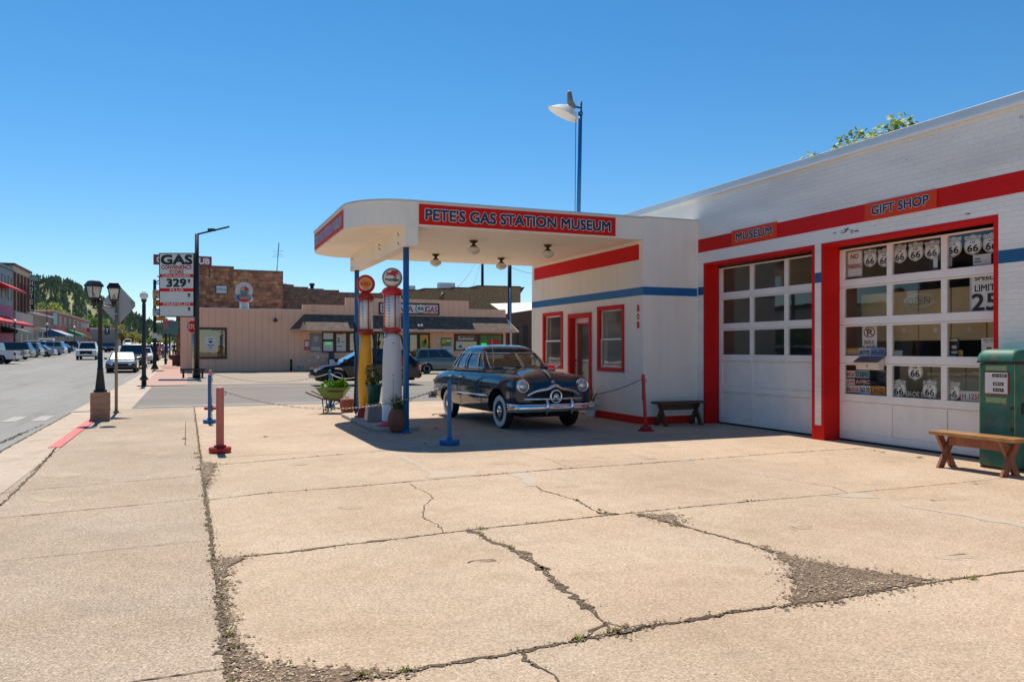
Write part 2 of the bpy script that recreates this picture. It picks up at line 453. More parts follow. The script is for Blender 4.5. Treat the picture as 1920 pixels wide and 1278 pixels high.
# joints across the forecourt
line([(388, 1052), (409, 1048), (542.7, 1034.7), (640, 1021.6), (760, 1008)], .035, .01, stones=.5)
line([(760, 1008), (874, 994), (900, 991), (1127, 967)], .022, .006, stones=.3)
line([(1127, 967), (1280, 951.5), (1424, 938)], .02, .006, stones=.3)
line([(1424, 938), (1592, 924), (1880, 897), (1960, 889)], .012, .005)
line([(372, 874), (409, 871), (640, 851.4), (807, 838), (1127, 823), (1330, 812)], .020, .006, stones=.15)
line([(378, 938.5), (497.5, 924), (640, 913.7), (796, 900), (1029.7, 880.5), (1280, 863.5), (1467, 849), (1619, 840)], .022, .006, stones=.2)
line([(640, 1276), (796, 1251.6), (971, 1222), (1092, 1199), (1217, 1173.6), (1280, 1165), (1369.6, 1148), (1475, 1134)], .040, .010, stones=.8)
line([(1475, 1134), (1553, 1125), (1677, 1103.5), (1755.5, 1089.8), (1920, 1069), (2000, 1058)], .022, .007, stones=.4)
line([(372, 829), (490.7, 821), (640, 813), (700, 811)], .012, .004)
line([(340, 800), (372, 800), (520, 796), (640, 792)], .008, .003)
# wandering cracks
line([(875, 994), (900, 1001), (918.8, 1013), (940, 1021), (959, 1028), (984, 1042), (1000, 1054)], .075, .02, wv=.7, stones=.9)
line([(1000, 1054), (1012, 1062), (1022, 1070), (1028, 1079), (1047, 1097)], .05, .015, wv=.9, stones=.7)
line([(1012, 1060), (1020, 1068)], .10, .02, stones=.9)
line([(1047, 1097), (1056, 1104), (1075, 1115.6), (1103, 1140.6)], .075, .02, wv=.7, stones=.9)
line([(1103, 1140), (1120, 1155), (1131, 1165.6), (1142, 1180), (1140, 1188)], .028, .012, stones=.4)
line([(1131, 1166), (1155, 1171), (1175, 1178)], .012, .01)
line([(1125, 962), (1081, 937.5), (1050, 928), (1018.8, 920), (1006, 912)], .022, .012, stones=.2)
line([(768.6, 906.7), (780, 915), (806, 926), (811.5, 934), (797, 946), (794, 957), (791, 970), (815, 980), (823, 987), (831, 998)], .011, .012)
line([(977, 1222), (986.8, 1236), (1000, 1246), (1014, 1252)], .03, .012, stones=.5)
line([(1014, 1252), (1030, 1258), (1041, 1265), (1049, 1279)], .013, .01)
line([(1095, 1196), (1110, 1183), (1120, 1176), (1133, 1172)], .03, .015, stones=.5)
line([(876, 1055), (888, 1051), (905, 1049), (921, 1048.5), (930, 1051), (918, 1052.5), (900, 1052.5)], .012, .004)
line([(1194, 964), (1240, 972), (1272, 984)], .09, .02, stones=.9)
line([(1272, 984), (1319, 997), (1356, 1006), (1400, 1020), (1440, 1031)], .035, .012, stones=.5)
line([(1120, 962), (1140, 963), (1160, 964)], .07, .01, stones=.9)
line([(1391, 887), (1405, 888), (1480, 900), (1560, 912), (1590, 924)], .008, .006)
line([(1020, 858), (1045, 868), (1060, 874), (1110, 870)], .006, .004)
# sidewalk joints
line([(-10, 926), (34, 920), (362, 892)], .012, .004)
line([(-40, 975), (0, 971), (373, 935)], .015, .004)
line([(-100, 1060), (0, 1052), (395, 1012)], .006, .003)
line([(200, 1290), (249, 1278), (439, 1249.5)], .016, .004)
line([(106, 839), (362, 822)], .006, .003)
line([(0, 948), (20, 930), (45, 905), (75, 875), (100, 845), (106, 839)], .03, .012, stones=.2)
line([(60, 885), (85, 862), (92, 858), (101, 846)], .02, .02)
line([(-60, 1012), (0, 946)], .03, .01)
for v0 in (780, 790, 806):
    line([(210, v0 + 4), (345, v0 - 2)], .006, .002)
# joint between sidewalk and forecourt
line([(0.18, 2.0), (0.18, 5.0)], .07, .010, px=False, stones=.9)
line([(0.18, 5.0), (0.18, 11.5)], .045, .010, px=False, stones=.6)
line([(0.18, 11.5), (0.18, 22.2)], .022, .006, px=False, stones=.3)
line([(-.02, 13.5), (-.02, 17.9)], .015, .004, px=False); line([(-.02, 13.5), (.18, 13.5)], .012, .004, px=False); line([(-.02, 17.9), (.3, 17.9)], .012, .004, px=False)
# gutter edge
line([(-2.62, 2), (-2.62, 22)], .05, .012, px=False, z=-.044); line([(-3.3, 8), (-3.0, 13), (-2.75, 19)], .03, .03, px=False, z=-.050)
line([(-3.0, 9), (-2.9, 14.2), (-2.8, 17.5)], .05, .05, px=False, z=-.050)
for y in (9.5, 13.0, 16.5, 20): line([(-2.6, y), (-1.97, y)], .01, .003, px=False, z=-.005 if y < 10 else -.03)
crack.obj('pavement_cracks', m_crack, kind='structure')

gravel = MB(); NP = 0
def pocket(pts, dens, z=0.006, jit=.03):
    P = [Vector(G(*p)) for p in pts]
    P2 = densify([tuple(p) for p in P] + [tuple(P[0])], .05, jit)[:-1]
    for p in P2: p.x = max(p.x, .165)
    c = sum(P2, Vector((0, 0))) / len(P2)
    global NP
    NP += 1; z = z + NP * .0004
    gravel.add([(p.x, p.y, z) for p in P2], [list(range(len(P2)))])
    x0, x1 = min(p.x for p in P), max(p.x for p in P); y0, y1 = min(p.y for p in P), max(p.y for p in P)
    n = int(dens * (x1 - x0) * (y1 - y0))
    for _ in range(n):
        x, y = R.uniform(x0, x1), R.uniform(y0, y1)
        ins = False; j = len(P) - 1
        for i in range(len(P)):
            if (P[i].y > y) != (P[j].y > y) and x < (P[j].x - P[i].x) * (y - P[i].y) / (P[j].y - P[i].y) + P[i].x: ins = not ins
            j = i
        if ins: STONES.append((x, y, .01))
    # ragged fringe of small pits round the edge
    for p in P2:
        for _ in range(9):
            q = p + (p - c).normalized() * abs(R.gauss(0, .055)) + Vector((R.gauss(0, .03), R.gauss(0, .03)))
            if q.x < .185: continue
            r = R.uniform(.003, .015); a0 = R.random() * 6
            k = R.randint(5, 7); zp_ = .0042 + R.random() * .0035
            gravel.add([(q.x + r * R.uniform(.5, 1.3) * math.cos(a0 + 2 * math.pi * i / k), q.y + r * R.uniform(.4, 1.0) * math.sin(a0 + 2 * math.pi * i / k), zp_) for i in range(k)], [list(range(k))])
pocket([(1436, 1029), (1498, 1047), (1560, 1061), (1670, 1076), (1750, 1086), (1678, 1102), (1553, 1124), (1478, 1134), (1495, 1111), (1482, 1082), (1490, 1064), (1462, 1045)], 420)
pocket([(440, 1215), (447, 1222), (470, 1228), (500, 1246), (560, 1250), (640, 1256), (700, 1262), (745, 1262), (640, 1277), (500, 1292), (452, 1300)], 900)
pocket([(402, 1050), (430, 1049), (462, 1047), (430, 1060), (423, 1085), (421, 1110), (420, 1140), (412, 1100)], 600)
pocket([(371, 868), (398, 867), (404, 880), (394, 895), (388, 910), (382, 915)], 160, jit=.05)
pocket([(1195, 963), (1262, 966), (1270, 985), (1235, 975)], 500)
pocket([(418, 1130), (432, 1150), (440, 1190), (470, 1222), (452, 1228), (432, 1190)], 700, jit=.015)
pocket([(1155, 1186), (1200, 1173), (1222, 1172), (1170, 1188), (1150, 1191)], 700, jit=.012)
gravel.obj('gravel_pocket', m_gravel, kind='stuff')
# repair cement smears
mb = MB()
for pts in ([(757, 854), (785, 868), (811, 884), (850, 884), (895, 884), (893, 890), (850, 893), (800, 897), (806, 888), (780, 872), (752, 857)],
            [(948, 888), (985, 884), (1005, 898), (1008, 911), (990, 911), (975, 897)],
            [(1549, 929), (1600, 924), (1620, 924), (1648, 934), (1610, 933)],
            [(1683, 944), (1700, 946), (1800, 961), (1920, 981), (1920, 988), (1790, 964), (1700, 950)],
            [(868, 812), (880, 806), (900, 812), (884, 822)], [(790, 846), (798, 838), (803, 846), (796, 852)],
            [(1275, 862), (1292, 860), (1302, 864), (1282, 866)]):
    P = densify([G(*p) for p in pts] + [G(*pts[0])], .07, .025)[:-1]
    mb.add([(p.x, p.y, .0025) for p in P], [list(range(len(P)))])
mb.obj('cement_patches', m_patch, kind='structure')
m_smudge = pave('oil_smudge', (0.425, 0.325, 0.225), speck=.15, big=.2, light=.3, pits=.5)
mb = MB()
for (u, v, ru, rv) in ((1065, 911, 20, 2.6), (935, 868, 26, 2.2), (1055, 863, 14, 1.6), (1060, 877, 16, 1.6), (1217, 860, 14, 1.5), (1755, 936, 16, 2.2), (1500, 988, 22, 4), (1790, 1043, 30, 6), (655, 950, 26, 3), (110, 890, 40, 5), (90, 935, 30, 6), (300, 850, 40, 4), (1840, 905, 20, 3), (560, 870, 18, 2)):
    P = densify([G(u + ru * math.cos(t), v + rv * math.sin(t)) for t in [i * math.pi / 9 for i in range(18)]] + [G(u + ru, v)], .06, .035)[:-1]
    mb.add([(p.x, p.y, .0016) for p in P], [list(range(len(P)))])
mb.obj('pavement_smudges', m_smudge, kind='structure')
# loose stones and fallen petals
m_stone = pave('loose_stone', (0.40, 0.30, 0.20), speck=.3, big=.3, scale=.5)
mb = MB(); ico = [(0, 0, 1), (.9, 0, .45), (.28, .85, .45), (-.72, .53, .45), (-.72, -.53, .45), (.28, -.85, .45), (0, 0, -.2)]
icf = [(0, 1, 2), (0, 2, 3), (0, 3, 4), (0, 4, 5), (0, 5, 1), (6, 2, 1), (6, 3, 2), (6, 4, 3), (6, 5, 4), (6, 1, 5)]
for x, y, sp in STONES:
    for _ in range(R.randint(1, 3)):
        r = R.uniform(.004, .013) * (1.5 if R.random() < .08 else 1); a = R.random() * 6.28; ca, sn = math.cos(a), math.sin(a); q = R.uniform(.5, 1)
        px_, py_ = x + R.gauss(0, sp * .6), y + R.gauss(0, sp * .6)
        mb.add([(px_ + r * (ca * vx - sn * vy * q), py_ + r * (sn * vx + ca * vy * q), .006 + r * .7 * vz * R.uniform(.8, 1.2)) for vx, vy, vz in ico], icf)
mb.obj('loose_stones', m_stone, kind='stuff')
m_petal = M('dry_petal', (0.66, 0.58, 0.34), .7, var=.2, vs=8)
mb = MB()
for _ in range(2100):
    if R.random() < .30:
        y = R.uniform(2.2, 13); x = .2 + abs(R.gauss(0, .06)) + (.25 * R.random() if y < 4.4 else 0)
    elif R.random() < .55 and STONES:
        s = R.choice(STONES); x, y = s[0] + R.gauss(0, .03), s[1] + R.gauss(0, .03)
    else: x, y = R.uniform(-1.7, 9.6), R.uniform(2.5, 13) ** 1.0
    r = R.uniform(.004, .009); a = R.random() * 6.28
    mb.add([(x + r * math.cos(a + t) * (1 if i % 2 else .6), y + r * math.sin(a + t) * (1 if i % 2 else .6), .009 + R.uniform(0, .006)) for i, t in enumerate((0, 1.6, 3.1, 4.7))], [(0, 1, 2, 3)])
mb.obj('fallen_petals', m_petal, kind='stuff')
m_weed = M('weed_green', (0.20, 0.20, 0.03), .8, var=.4, vs=30)
mb = MB()
def tuft(x, y, r=.05, n=14, h=.034):
    for _ in range(n):
        a = R.random() * 6.28; q = abs(R.gauss(0, r * .5)); bx, by = x + q * math.cos(a), y + q * math.sin(a)
        a2 = R.random() * 6.28; l = R.uniform(.3, 1) * h; w = R.uniform(.003, .008)
        tx, ty = bx + l * .8 * math.cos(a2), by + l * .8 * math.sin(a2)
        mb.add([(bx - w * math.sin(a2), by + w * math.cos(a2), .004), (bx + w * math.sin(a2), by - w * math.cos(a2), .004), (tx, ty, .004 + l * R.uniform(.3, .9))], [(0, 1, 2)])
for (u, v, r, n) in [(371, 858, .10, 60), (369, 850, .08, 40), (372, 880, .10, 60), (381, 930, .06, 30), (388, 985, .06, 30), (428, 1190, .05, 40), (440, 1215, .05, 30), (1135, 962, .05, 40), (902, 992, .07, 50), (958, 1027, .04, 25), (1080, 1198, .06, 40), (1155, 1183, .06, 60), (1125, 956, .04, 20), (1400, 940, .03, 15), (1080, 938, .04, 25), (346, 823, .06, 40), (497, 819, .08, 40), (1640, 845, .06, 20), (1655, 848, .06, 22), (1723, 858, .07, 30), (1820, 1085, .06, 30), (680, 1268, .06, 60), (760, 1257, .05, 40), (560, 1290, .05, 30), (817, 803, .07, 30), (795, 832, .05, 14)]:
    x, y = G(u, v); tuft(x, y, r, n)
for _ in range(90): tuft(.18 + R.gauss(0, .01), R.uniform(2.2, 20), .03, 5, .03)
mb.obj('weeds', m_weed, kind='stuff')
# ------------------------------------------------------------------ gas station: materials
def brickpaint(name, col, bump=.5, rough=.45, wear=None):
    m = bpy.data.materials.new(name); m.use_nodes = True
    nt = m.node_tree; L = nt.links; N = nt.nodes; b = N['Principled BSDF']
    b.inputs['Roughness'].default_value = rough; setin(b, 'Specular IOR Level', .2 if col[0] > 3 * col[1] else .4)
    tc = N.new('ShaderNodeTexCoord'); sp = N.new('ShaderNodeSeparateXYZ'); cb = N.new('ShaderNodeCombineXYZ')
    L.new(tc.outputs['Object'], sp.inputs[0]); L.new(sp.outputs['Y'], cb.inputs['X']); L.new(sp.outputs['Z'], cb.inputs['Y'])
    br = N.new('ShaderNodeTexBrick'); br.inputs['Scale'].default_value = 1; br.inputs['Brick Width'].default_value = .21; br.inputs['Row Height'].default_value = .07
    br.inputs['Mortar Size'].default_value = .007; br.inputs['Mortar Smooth'].default_value = .9; br.inputs['Color1'].default_value = (1, 1, 1, 1); br.inputs['Color2'].default_value = (.72, .72, .72, 1); br.inputs['Mortar'].default_value = (0, 0, 0, 1)
    nz = N.new('ShaderNodeTexNoise'); nz.inputs['Scale'].default_value = 3.5; nz.inputs['Detail'].default_value = 10; nz.inputs['Roughness'].default_value = .75
    L.new(tc.outputs['Object'], nz.inputs['Vector'])
    ds = N.new('ShaderNodeVectorMath'); ds.operation = 'SCALE'; ds.inputs['Scale'].default_value = .05; L.new(nz.outputs['Color'], ds.inputs[0])
    av = N.new('ShaderNodeVectorMath'); L.new(cb.outputs[0], av.inputs[0]); L.new(ds.outputs[0], av.inputs[1]); L.new(av.outputs[0], br.inputs['Vector'])
    ma = N.new('ShaderNodeMath'); ma.operation = 'MULTIPLY_ADD'; ma.inputs[1].default_value = 2.8
    L.new(nz.outputs['Fac'], ma.inputs[0]); L.new(br.outputs['Color'], ma.inputs[2])
    bp = N.new('ShaderNodeBump'); bp.inputs['Strength'].default_value = bump; bp.inputs['Distance'].default_value = .012
    L.new(ma.outputs[0], bp.inputs['Height']); L.new(bp.outputs['Normal'], b.inputs['Normal'])
    n2 = N.new('ShaderNodeTexNoise'); n2.inputs['Scale'].default_value = .9; n2.inputs['Detail'].default_value = 8
    mp = N.new('ShaderNodeMapping'); mp.inputs['Scale'].default_value = (1, .6, 3); L.new(tc.outputs['Object'], mp.inputs[0]); L.new(mp.outputs[0], n2.inputs['Vector'])
    mr = N.new('ShaderNodeMapRange'); mr.inputs['From Min'].default_value = .3; mr.inputs['From Max'].default_value = .7; mr.inputs['To Min'].default_value = .86; mr.inputs['To Max'].default_value = 1.08
    L.new(n2.outputs['Fac'], mr.inputs['Value'])
    vm = N.new('ShaderNodeVectorMath'); vm.operation = 'SCALE'; vm.inputs[0].default_value = col; L.new(mr.outputs[0], vm.inputs['Scale'])
    L.new(vm.outputs[0], b.inputs['Base Color'])
    return m
m_wbrick = brickpaint('white_painted_brick', (.90, .85, .77))
m_rbrick = brickpaint('red_painted_brick', (.68, .010, .008), .35, .6)
m_bbrick = brickpaint('blue_painted_brick', (.012, .11, .26), .5, .45)
m_stucco = M('white_stucco', (.90, .82, .72), .6, var=.035, vs=1.5, bump=.12, bs=60, stretch=(3, 3, .4), dirt=(.62, .58, .53), dirt_s=1.0, dirt_amt=.25)
m_white = M('white_paint', (.89, .83, .74), .5, var=.04, vs=3, bump=.05, bs=50, dirt=(.62, .58, .52), dirt_s=3, dirt_amt=.25)
m_doorw = M('garage_door_paint', (.89, .84, .76), .5, var=.04, vs=3, bump=.08, bs=70, stretch=(1, 1, 1), dirt=(.66, .61, .56), dirt_s=2.2, dirt_amt=.35)
m_canopyw = M('canopy_paint', (.92, .83, .70), .55, var=.035, vs=1.2, bump=.06, bs=40, stretch=(1, 1, .3), dirt=(.66, .60, .52), dirt_s=1.4, dirt_amt=.3)
m_red = M('red_paint', (.70, .010, .008), .6, spec=.2, var=.08, vs=3, bump=.05, bs=40)
m_red2 = M('red_trim', (.66, .020, .012), .6, spec=.2, var=.10, vs=4, bump=.06, bs=50)
m_blue = M('blue_paint', (.008, .13, .34), .4, var=.08, vs=3)
m_flash = M('metal_flashing', (.62, .64, .64), .4, metal=.25, var=.06, vs=2)
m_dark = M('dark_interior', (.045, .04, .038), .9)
m_room = M('room_wall', (.30, .27, .22), .9)
m_glass = glass('window_glass', (.94, .95, .94), .035)
m_chrome = M('chrome', (.82, .83, .85), .06, metal=1.0, var=.02)
m_black = M('black_metal', (.014, .014, .015), .45, var=.15, vs=8)
m_signred = M('sign_red', (.72, .012, .006), .55, spec=.2, var=.05, vs=2)
m_navy = M('sign_navy', (.018, .025, .085), .4, var=.05)
m_cream = M('sign_cream', (.78, .70, .58), .5, var=.05)
m_peel = M('bare_concrete', (.36, .33, .30), .9, var=.3, vs=30)

GX, OX, OY = 9.73, 8.45, 13.7
st = thing('gas_station', 'white gas station museum with red and blue stripes, flat canopy and two garage doors', 'building', (GX, OY, 0))
def part(mb, name, mat, parent=st, **k): return mb.obj(name, mat, parent, world=True, **k)
# garage shell
D1, D2, ZL = (10.45, 13.42), (7.20, 10.18), 3.20
w = MB()
w.box(GX, 10.03, -6, D2[0], 0, 4.58).box(GX, 10.03, D2[1], D1[0], 0, ZL).box(GX, 10.03, D2[0], D1[1], ZL, 4.58)
w.box(GX, 10.03, D1[1], 19.2, 0, 4.58)
part(w, 'garage_wall', m_wbrick)
w = MB(); w.box(GX - .03, 10.06, -6, 19.2, 4.58, 4.74); part(w, 'parapet_cap', m_flash, bevel=.008)
w = MB(); w.box(GX - .045, GX - .03, -6, 19.2, 4.575, 4.60); part(w, 'drip_edge', m_white)
w = MB(); w.box(10.03, 18, -6, -5.8, 0, 4.4).box(17.8, 18, -5.8, 19.2, 0, 4.4).box(10.06, 17.8, 19.0, 19.2, 0, 4.4); part(w, 'rear_wall', m_wbrick)
w = MB(); w.box(10.04, 17.8, -5.8, 19.0, 4.1, 4.25); part(w, 'roof', m_flash)
w = MB(); w.box(10.2, 17.7, -5.7, 13.55, .004, .01); part(w, 'garage_floor', m_gut)
w = MB(); w.box(14.6, 14.7, -5.7, 13.5, .02, 4.0).box(10.2, 14.6, 13.5, 13.6, .02, 4.0).box(10.2, 14.6, 10.3, 10.38, .02, 4.0).box(10.2, 14.6, 5.4, 5.5, .02, 4.0); part(w, 'interior_wall', m_room)
# painted bands, reveals and trims
w = MB(); w.box(GX - .004, GX - .0005, -6, 13.66, 3.48, 3.75); part(w, 'red_stripe', m_rbrick)
w = MB()
for y0, y1 in ((-6, 7.14), (10.245, 10.385), (13.485, 13.66)): w.box(GX - .004, GX - .0005, y0, y1, 2.61, 2.775)
part(w, 'blue_stripe', m_bbrick)
for (a, b) in (D1, D2):
    w = MB(); e = .003
    w.box(GX - .005, 10.05, b - e, b + .06, 0, ZL + .05)       # far jamb wraps on the face
    w.box(GX - .005, 10.05, a - .06, a + e, 0, ZL + .05)
    w.box(GX - .005, 10.05, a + e, b - e, ZL - e, ZL + .05)
    part(w, 'door_surround', m_rbrick)
w = MB(); w.box(GX - .004, GX - .0005, 10.243, 10.387, 0, .24); part(w, 'pillar_base', m_rbrick)
w = MB()
for (u, v, r) in [(1424, 444, .10), (1436, 443, .07), (1407, 448, .05), (1565, 437, .05), (1580, 435, .08), (1595, 434, .12), (1607, 433, .05), (1812, 402, .05), (1640, 424, .03), (1360, 448, .03), (1917, 219, .04), (1789, 236.5, .015), (1700, 300, .02)]:
    y, z = onX(u, v, GX)
    for _ in range(6):
        yy, zz = y + R.gauss(0, r * .5), z + R.gauss(0, r * .18); q = r * R.uniform(.15, .4)
        w.add([(GX - .003, yy + q * R.uniform(.5, 1.4) * math.cos(t), zz + q * .5 * R.uniform(.5, 1.4) * math.sin(t)) for t in [i * .9 for i in range(7)]], [list(range(7))])
pieces(w, 'peeled_paint', m_peel, st, world=True)
# garage doors
def gdoor(a, b, kwin, label):
    w, g = MB(), []
    X0, X1 = 10.06, 10.115
    ws = (b - a - .40) / 3
    cols = [(a + .10 + i * (ws + .10), a + .10 + i * (ws + .10) + ws) for i in range(3)]
    for k in range(5):
        z0 = .03 + k * .625; z1 = z0 + .621
        lo, hi = z0 + .12, z0 + .595
        w.box(X0, X1, a, b, z0, lo); w.box(X0, X1, a, b, hi, z1)
        ed = [a] + [c for cc in cols for c in cc] + [b]
        for i in range(0, 8, 2): w.box(X0, X1, ed[i], ed[i + 1], lo, hi)
        for c0, c1 in cols:
            if k in kwin: g.append((c0, c1, lo, hi))
            else: w.box(X0 + .018, X1, c0, c1, lo, hi); 
    d = part(w, 'garage_door', m_doorw, bevel=.006)
    d['label'] = label
    for c0, c1, lo, hi in g:
        q = MB(); q.box(X0 + .022, X0 + .026, c0, c1, lo, hi); part(q, 'pane', m_glass, d)
    h = MB()
    for k in range(1, 5):
        for yy in (a + .03, cols[0][1] + .05, cols[1][1] + .05, b - .06): h.box(X0 - .008, X0 - .001, yy - .02, yy + .02, .03 + k * .625 - .05, .03 + k * .625 + .05)
    if kwin[0] == 2: pieces(h, 'hinge', m_doorw, d, world=True)
    s = MB(); s.box(X0 - .01, X1, a, b, .004, .03); part(s, 'bottom_seal', m_black, d)
    return d, cols
d1, cols1 = gdoor(D1[0], D1[1], (2, 3, 4), 'white sectional garage door with three rows of windows over two solid rows')
d2, cols2 = gdoor(D2[0], D2[1], (1, 2, 3, 4), 'white sectional garage door with four rows of windows full of road signs')
# office block
w = MB()
F = [(14.54, 15.53, 1.11, 2.36), (17.46, 18.45, 1.11, 2.34)]
DR = (16.0, 16.97, 2.24)
def holes(mb, x0, x1, y0, y1, z0, z1, hs):
    "wall slab with rectangular holes (sorted along y)"
    y = y0
    for (a, b, c, d) in sorted(hs):
        mb.box(x0, x1, y, a, z0, z1)
        if c > z0: mb.box(x0, x1, a, b, z0, c)
        mb.box(x0, x1, a, b, d, z1); y = b
    mb.box(x0, x1, y, y1, z0, z1)
holes(w, OX, OX + .2, OY, 19.25, 0, 4.14, F + [(DR[0], DR[1], 0, DR[2])])
w.box(OX + .2, GX, OY, OY + .2, 0, 4.14).box(OX + .2, GX, 19.05, 19.25, 0, 4.14)
part(w, 'office_wall', m_stucco)
w = MB(); w.box(OX + .2, 13.6, OY + .2, 19.05, 3.9, 4.05); part(w, 'office_roof', m_flash)
w = MB(); w.box(OX - .02, GX - .035, OY - .02, OY + .12, 4.14, 4.165).box(OX - .02, OX + .1, OY + .12, 19.27, 4.14, 4.165); part(w, 'coping', m_flash)
w = MB(); w.box(GX + .301, 13.6, 13.62, 13.68, 0, 4).box(11.5, 11.6, 13.9, 19.0, .02, 3.9); part(w, 'interior_wall', m_room)
w = MB(); w.box(OX + .2, 11.5, OY + .2, 19.05, .004, .012); part(w, 'office_floor', m_dark)
w = MB(); w.box(OX - .004, OX - .0005, 13.87, 19.1, 3.31, 3.625); part(w, 'red_stripe', m_red)
w = MB(); w.box(OX - .004, OX - .0005, OY - .004, 19.25, 2.59, 2.755).box(OX - .0005, GX - .006, OY - .004, OY - .0005, 2.59, 2.755); part(w, 'blue_stripe', m_blue)
w = MB(); w.box(OX - .012, OX - .0005, OY - .012, 15.85, 0, .155).box(OX - .012, OX - .0005, 17.10, 19.25, 0, .155).box(OX - .0005, GX - .06, OY - .012, OY - .0005, 0, .155); pieces(w, 'baseboard', m_red2, st, world=True)
w = MB(); w.box(OX - .008, OX - .001, OY - .008, OY + .07, .156, 2.588).box(OX - .001, OX + .10, OY - .008, OY - .001, .156, 2.588).box(OX - .001, OX + .10, OY - .008, OY - .001, 2.757, 4.12).box(OX - .008, OX - .001, 19.14, 19.24, .156, 2.588).box(OX-.008,OX-.001,OY-.008,OY+.07,2.757,3.68); pieces(w, 'corner_trim', m_white, st, world=True)
for (a, b, c, d) in F:
    w = MB(); t = .085
    w.box(OX - .025, OX + .06, a - t, a + .003, c - t, d + t).box(OX - .025, OX + .06, b - .003, b + t, c - t, d + t).box(OX - .025, OX + .06, a + .003, b - .003, d - .003, d + t).box(OX - .025, OX + .06, a + .003, b - .003, c - t, c + .003)
    fr = part(w, 'window', m_red2, bevel=.004)
    w = MB(); s = .035; mz = (c + d) / 2 - .03
    for z0, z1, x in ((c, mz + s, OX + .03), (mz, d, OX + .05)):
        w.box(x, x + .02, a, a + s, z0, z1).box(x, x + .02, b - s, b, z0, z1).box(x, x + .02, a + s, b - s, z0, z0 + s).box(x, x + .02, a + s, b - s, z1 - s, z1)
    part(w, 'sash', m_white, fr)
    w = MB(); w.box(OX + .042, OX + .046, a + s, b - s, c + s, mz).box(OX + .062, OX + .066, a + s, b - s, mz + s, d - s); part(w, 'pane', m_glass, fr)
a, b, d = DR
w = MB(); w.box(OX - .03, OX + .16, a - .1, a + .003, 0, d + .1).box(OX - .03, OX + .16, b - .003, b + .1, 0, d + .1).box(OX - .03, OX + .16, a + .003, b - .003, d - .003, d + .1)
dr = part(w, 'door', m_red2, bevel=.004)
w = MB(); x0 = OX + .13
w.box(x0, x0 + .045, a + .005, a + .12, .02, d).box(x0, x0 + .045, b - .12, b - .005, .02, d).box(x0, x0 + .045, a + .12, b - .12, d - .12, d).box(x0, x0 + .045, a + .12, b - .12, .02, .55); part(w, 'door_leaf', m_white, dr)
w = MB()
for q in ((a + .12, a + .155), (b - .155, b - .12)): w.box(x0 - .012, x0 + .01, q[0], q[1], .55, d - .12)
w.box(x0 - .012, x0 + .01, a + .155, b - .155, d - .155, d - .12).box(x0 - .012, x0 + .01, a + .155, b - .155, .55, .585); part(w, 'glazing_bead', m_red2, dr)
w = MB(); w.box(x0 + .015, x0 + .02, a + .155, b - .155, .585, d - .155); part(w, 'pane', m_glass, dr)
w = MB(); w.tube([(x0 - .01, b - .06, .93), (x0 - .06, b - .06, .95), (x0 - .06, b - .06, 1.10), (x0 - .01, b - .06, 1.13)], .012).ellipsoid((x0 - .02, b - .06, 1.24), .02, .03, .03); part(w, 'handle', M('aged_brass', (.25, .13, .05), .35, metal=.9), dr)
w = MB()
for i, ch in enumerate('101'): text(w, ch, (OX - .006, 13.935, 2.27 - i * .17), (0, -1, 0), (0, 0, 1), .075, .13, bold=.04)
part(w, 'house_number', m_red2)
# canopy
CX0, CY0, CY1, CZ0, CZ1 = 2.66, OY, 19.15, 3.69, 4.12
def canopy_outline(g=0.0, r=1.0, n=10):
    P = [(OX, CY0 - g)]
    for i in range(n + 1):
        t = -math.pi / 2 - i * math.pi / 2 / n; P.append((CX0 + r + (r + g) * math.cos(t), CY0 + r + (r + g) * math.sin(t)))
    for i in range(n + 1):
        t = math.pi - i * math.pi / 2 / n; P.append((CX0 + r + (r + g) * math.cos(t), CY1 - r + (r + g) * math.sin(t)))
    return P + [(OX, CY1 + g)]
OUT = canopy_outline()
w = MB(); w.prism([(x, y, 0) for x, y in OUT], (0, 0, CZ0), (0, 0, CZ1)); cn = part(w, 'canopy', m_canopyw)
w = MB(); w.prism([(x, y, 0) for x, y in canopy_outline(.025)], (0, 0, CZ1 + .001), (0, 0, CZ1 + .03)); part(w, 'roof_edge', m_flash, cn)
w = MB(); w.box(3.58, 3.80, OY - .003, 18.85, 3.34, CZ0 - .002); w.box(3.70, 3.803, OY - .006, OY - .0035, 3.34, CZ0 + .04); part(w, 'beam', m_canopyw, cn, bevel=.005)
w = MB()
for (yy, zz) in [(14.2, 3.58), (14.26, 3.62), (14.2, 3.42), (14.26, 3.45), (15.7, 3.58), (15.8, 3.6), (15.7, 3.5), (15.8, 3.53), (18.5, 3.6), (18.62, 3.6), (18.5, 3.4), (18.62, 3.4)]:
    w.cyl((3.58, yy, zz), (3.567, yy, zz), .016, n=8)
pieces(w, 'bolt', M('rusty_bolt', (.36, .28, .2), .8, var=.3), cn, world=True)
for (y) in (14.0, 18.48):
    w = MB(); w.cyl((3.665, y, .012), (3.665, y, 3.338), .055, n=16).cyl((3.665, y, 0), (3.665, y, .02), .13, n=4).cyl((3.665, y, .02), (3.665, y, .05), .075, .06, n=16); part(w, 'canopy_post', m_blue, cn)
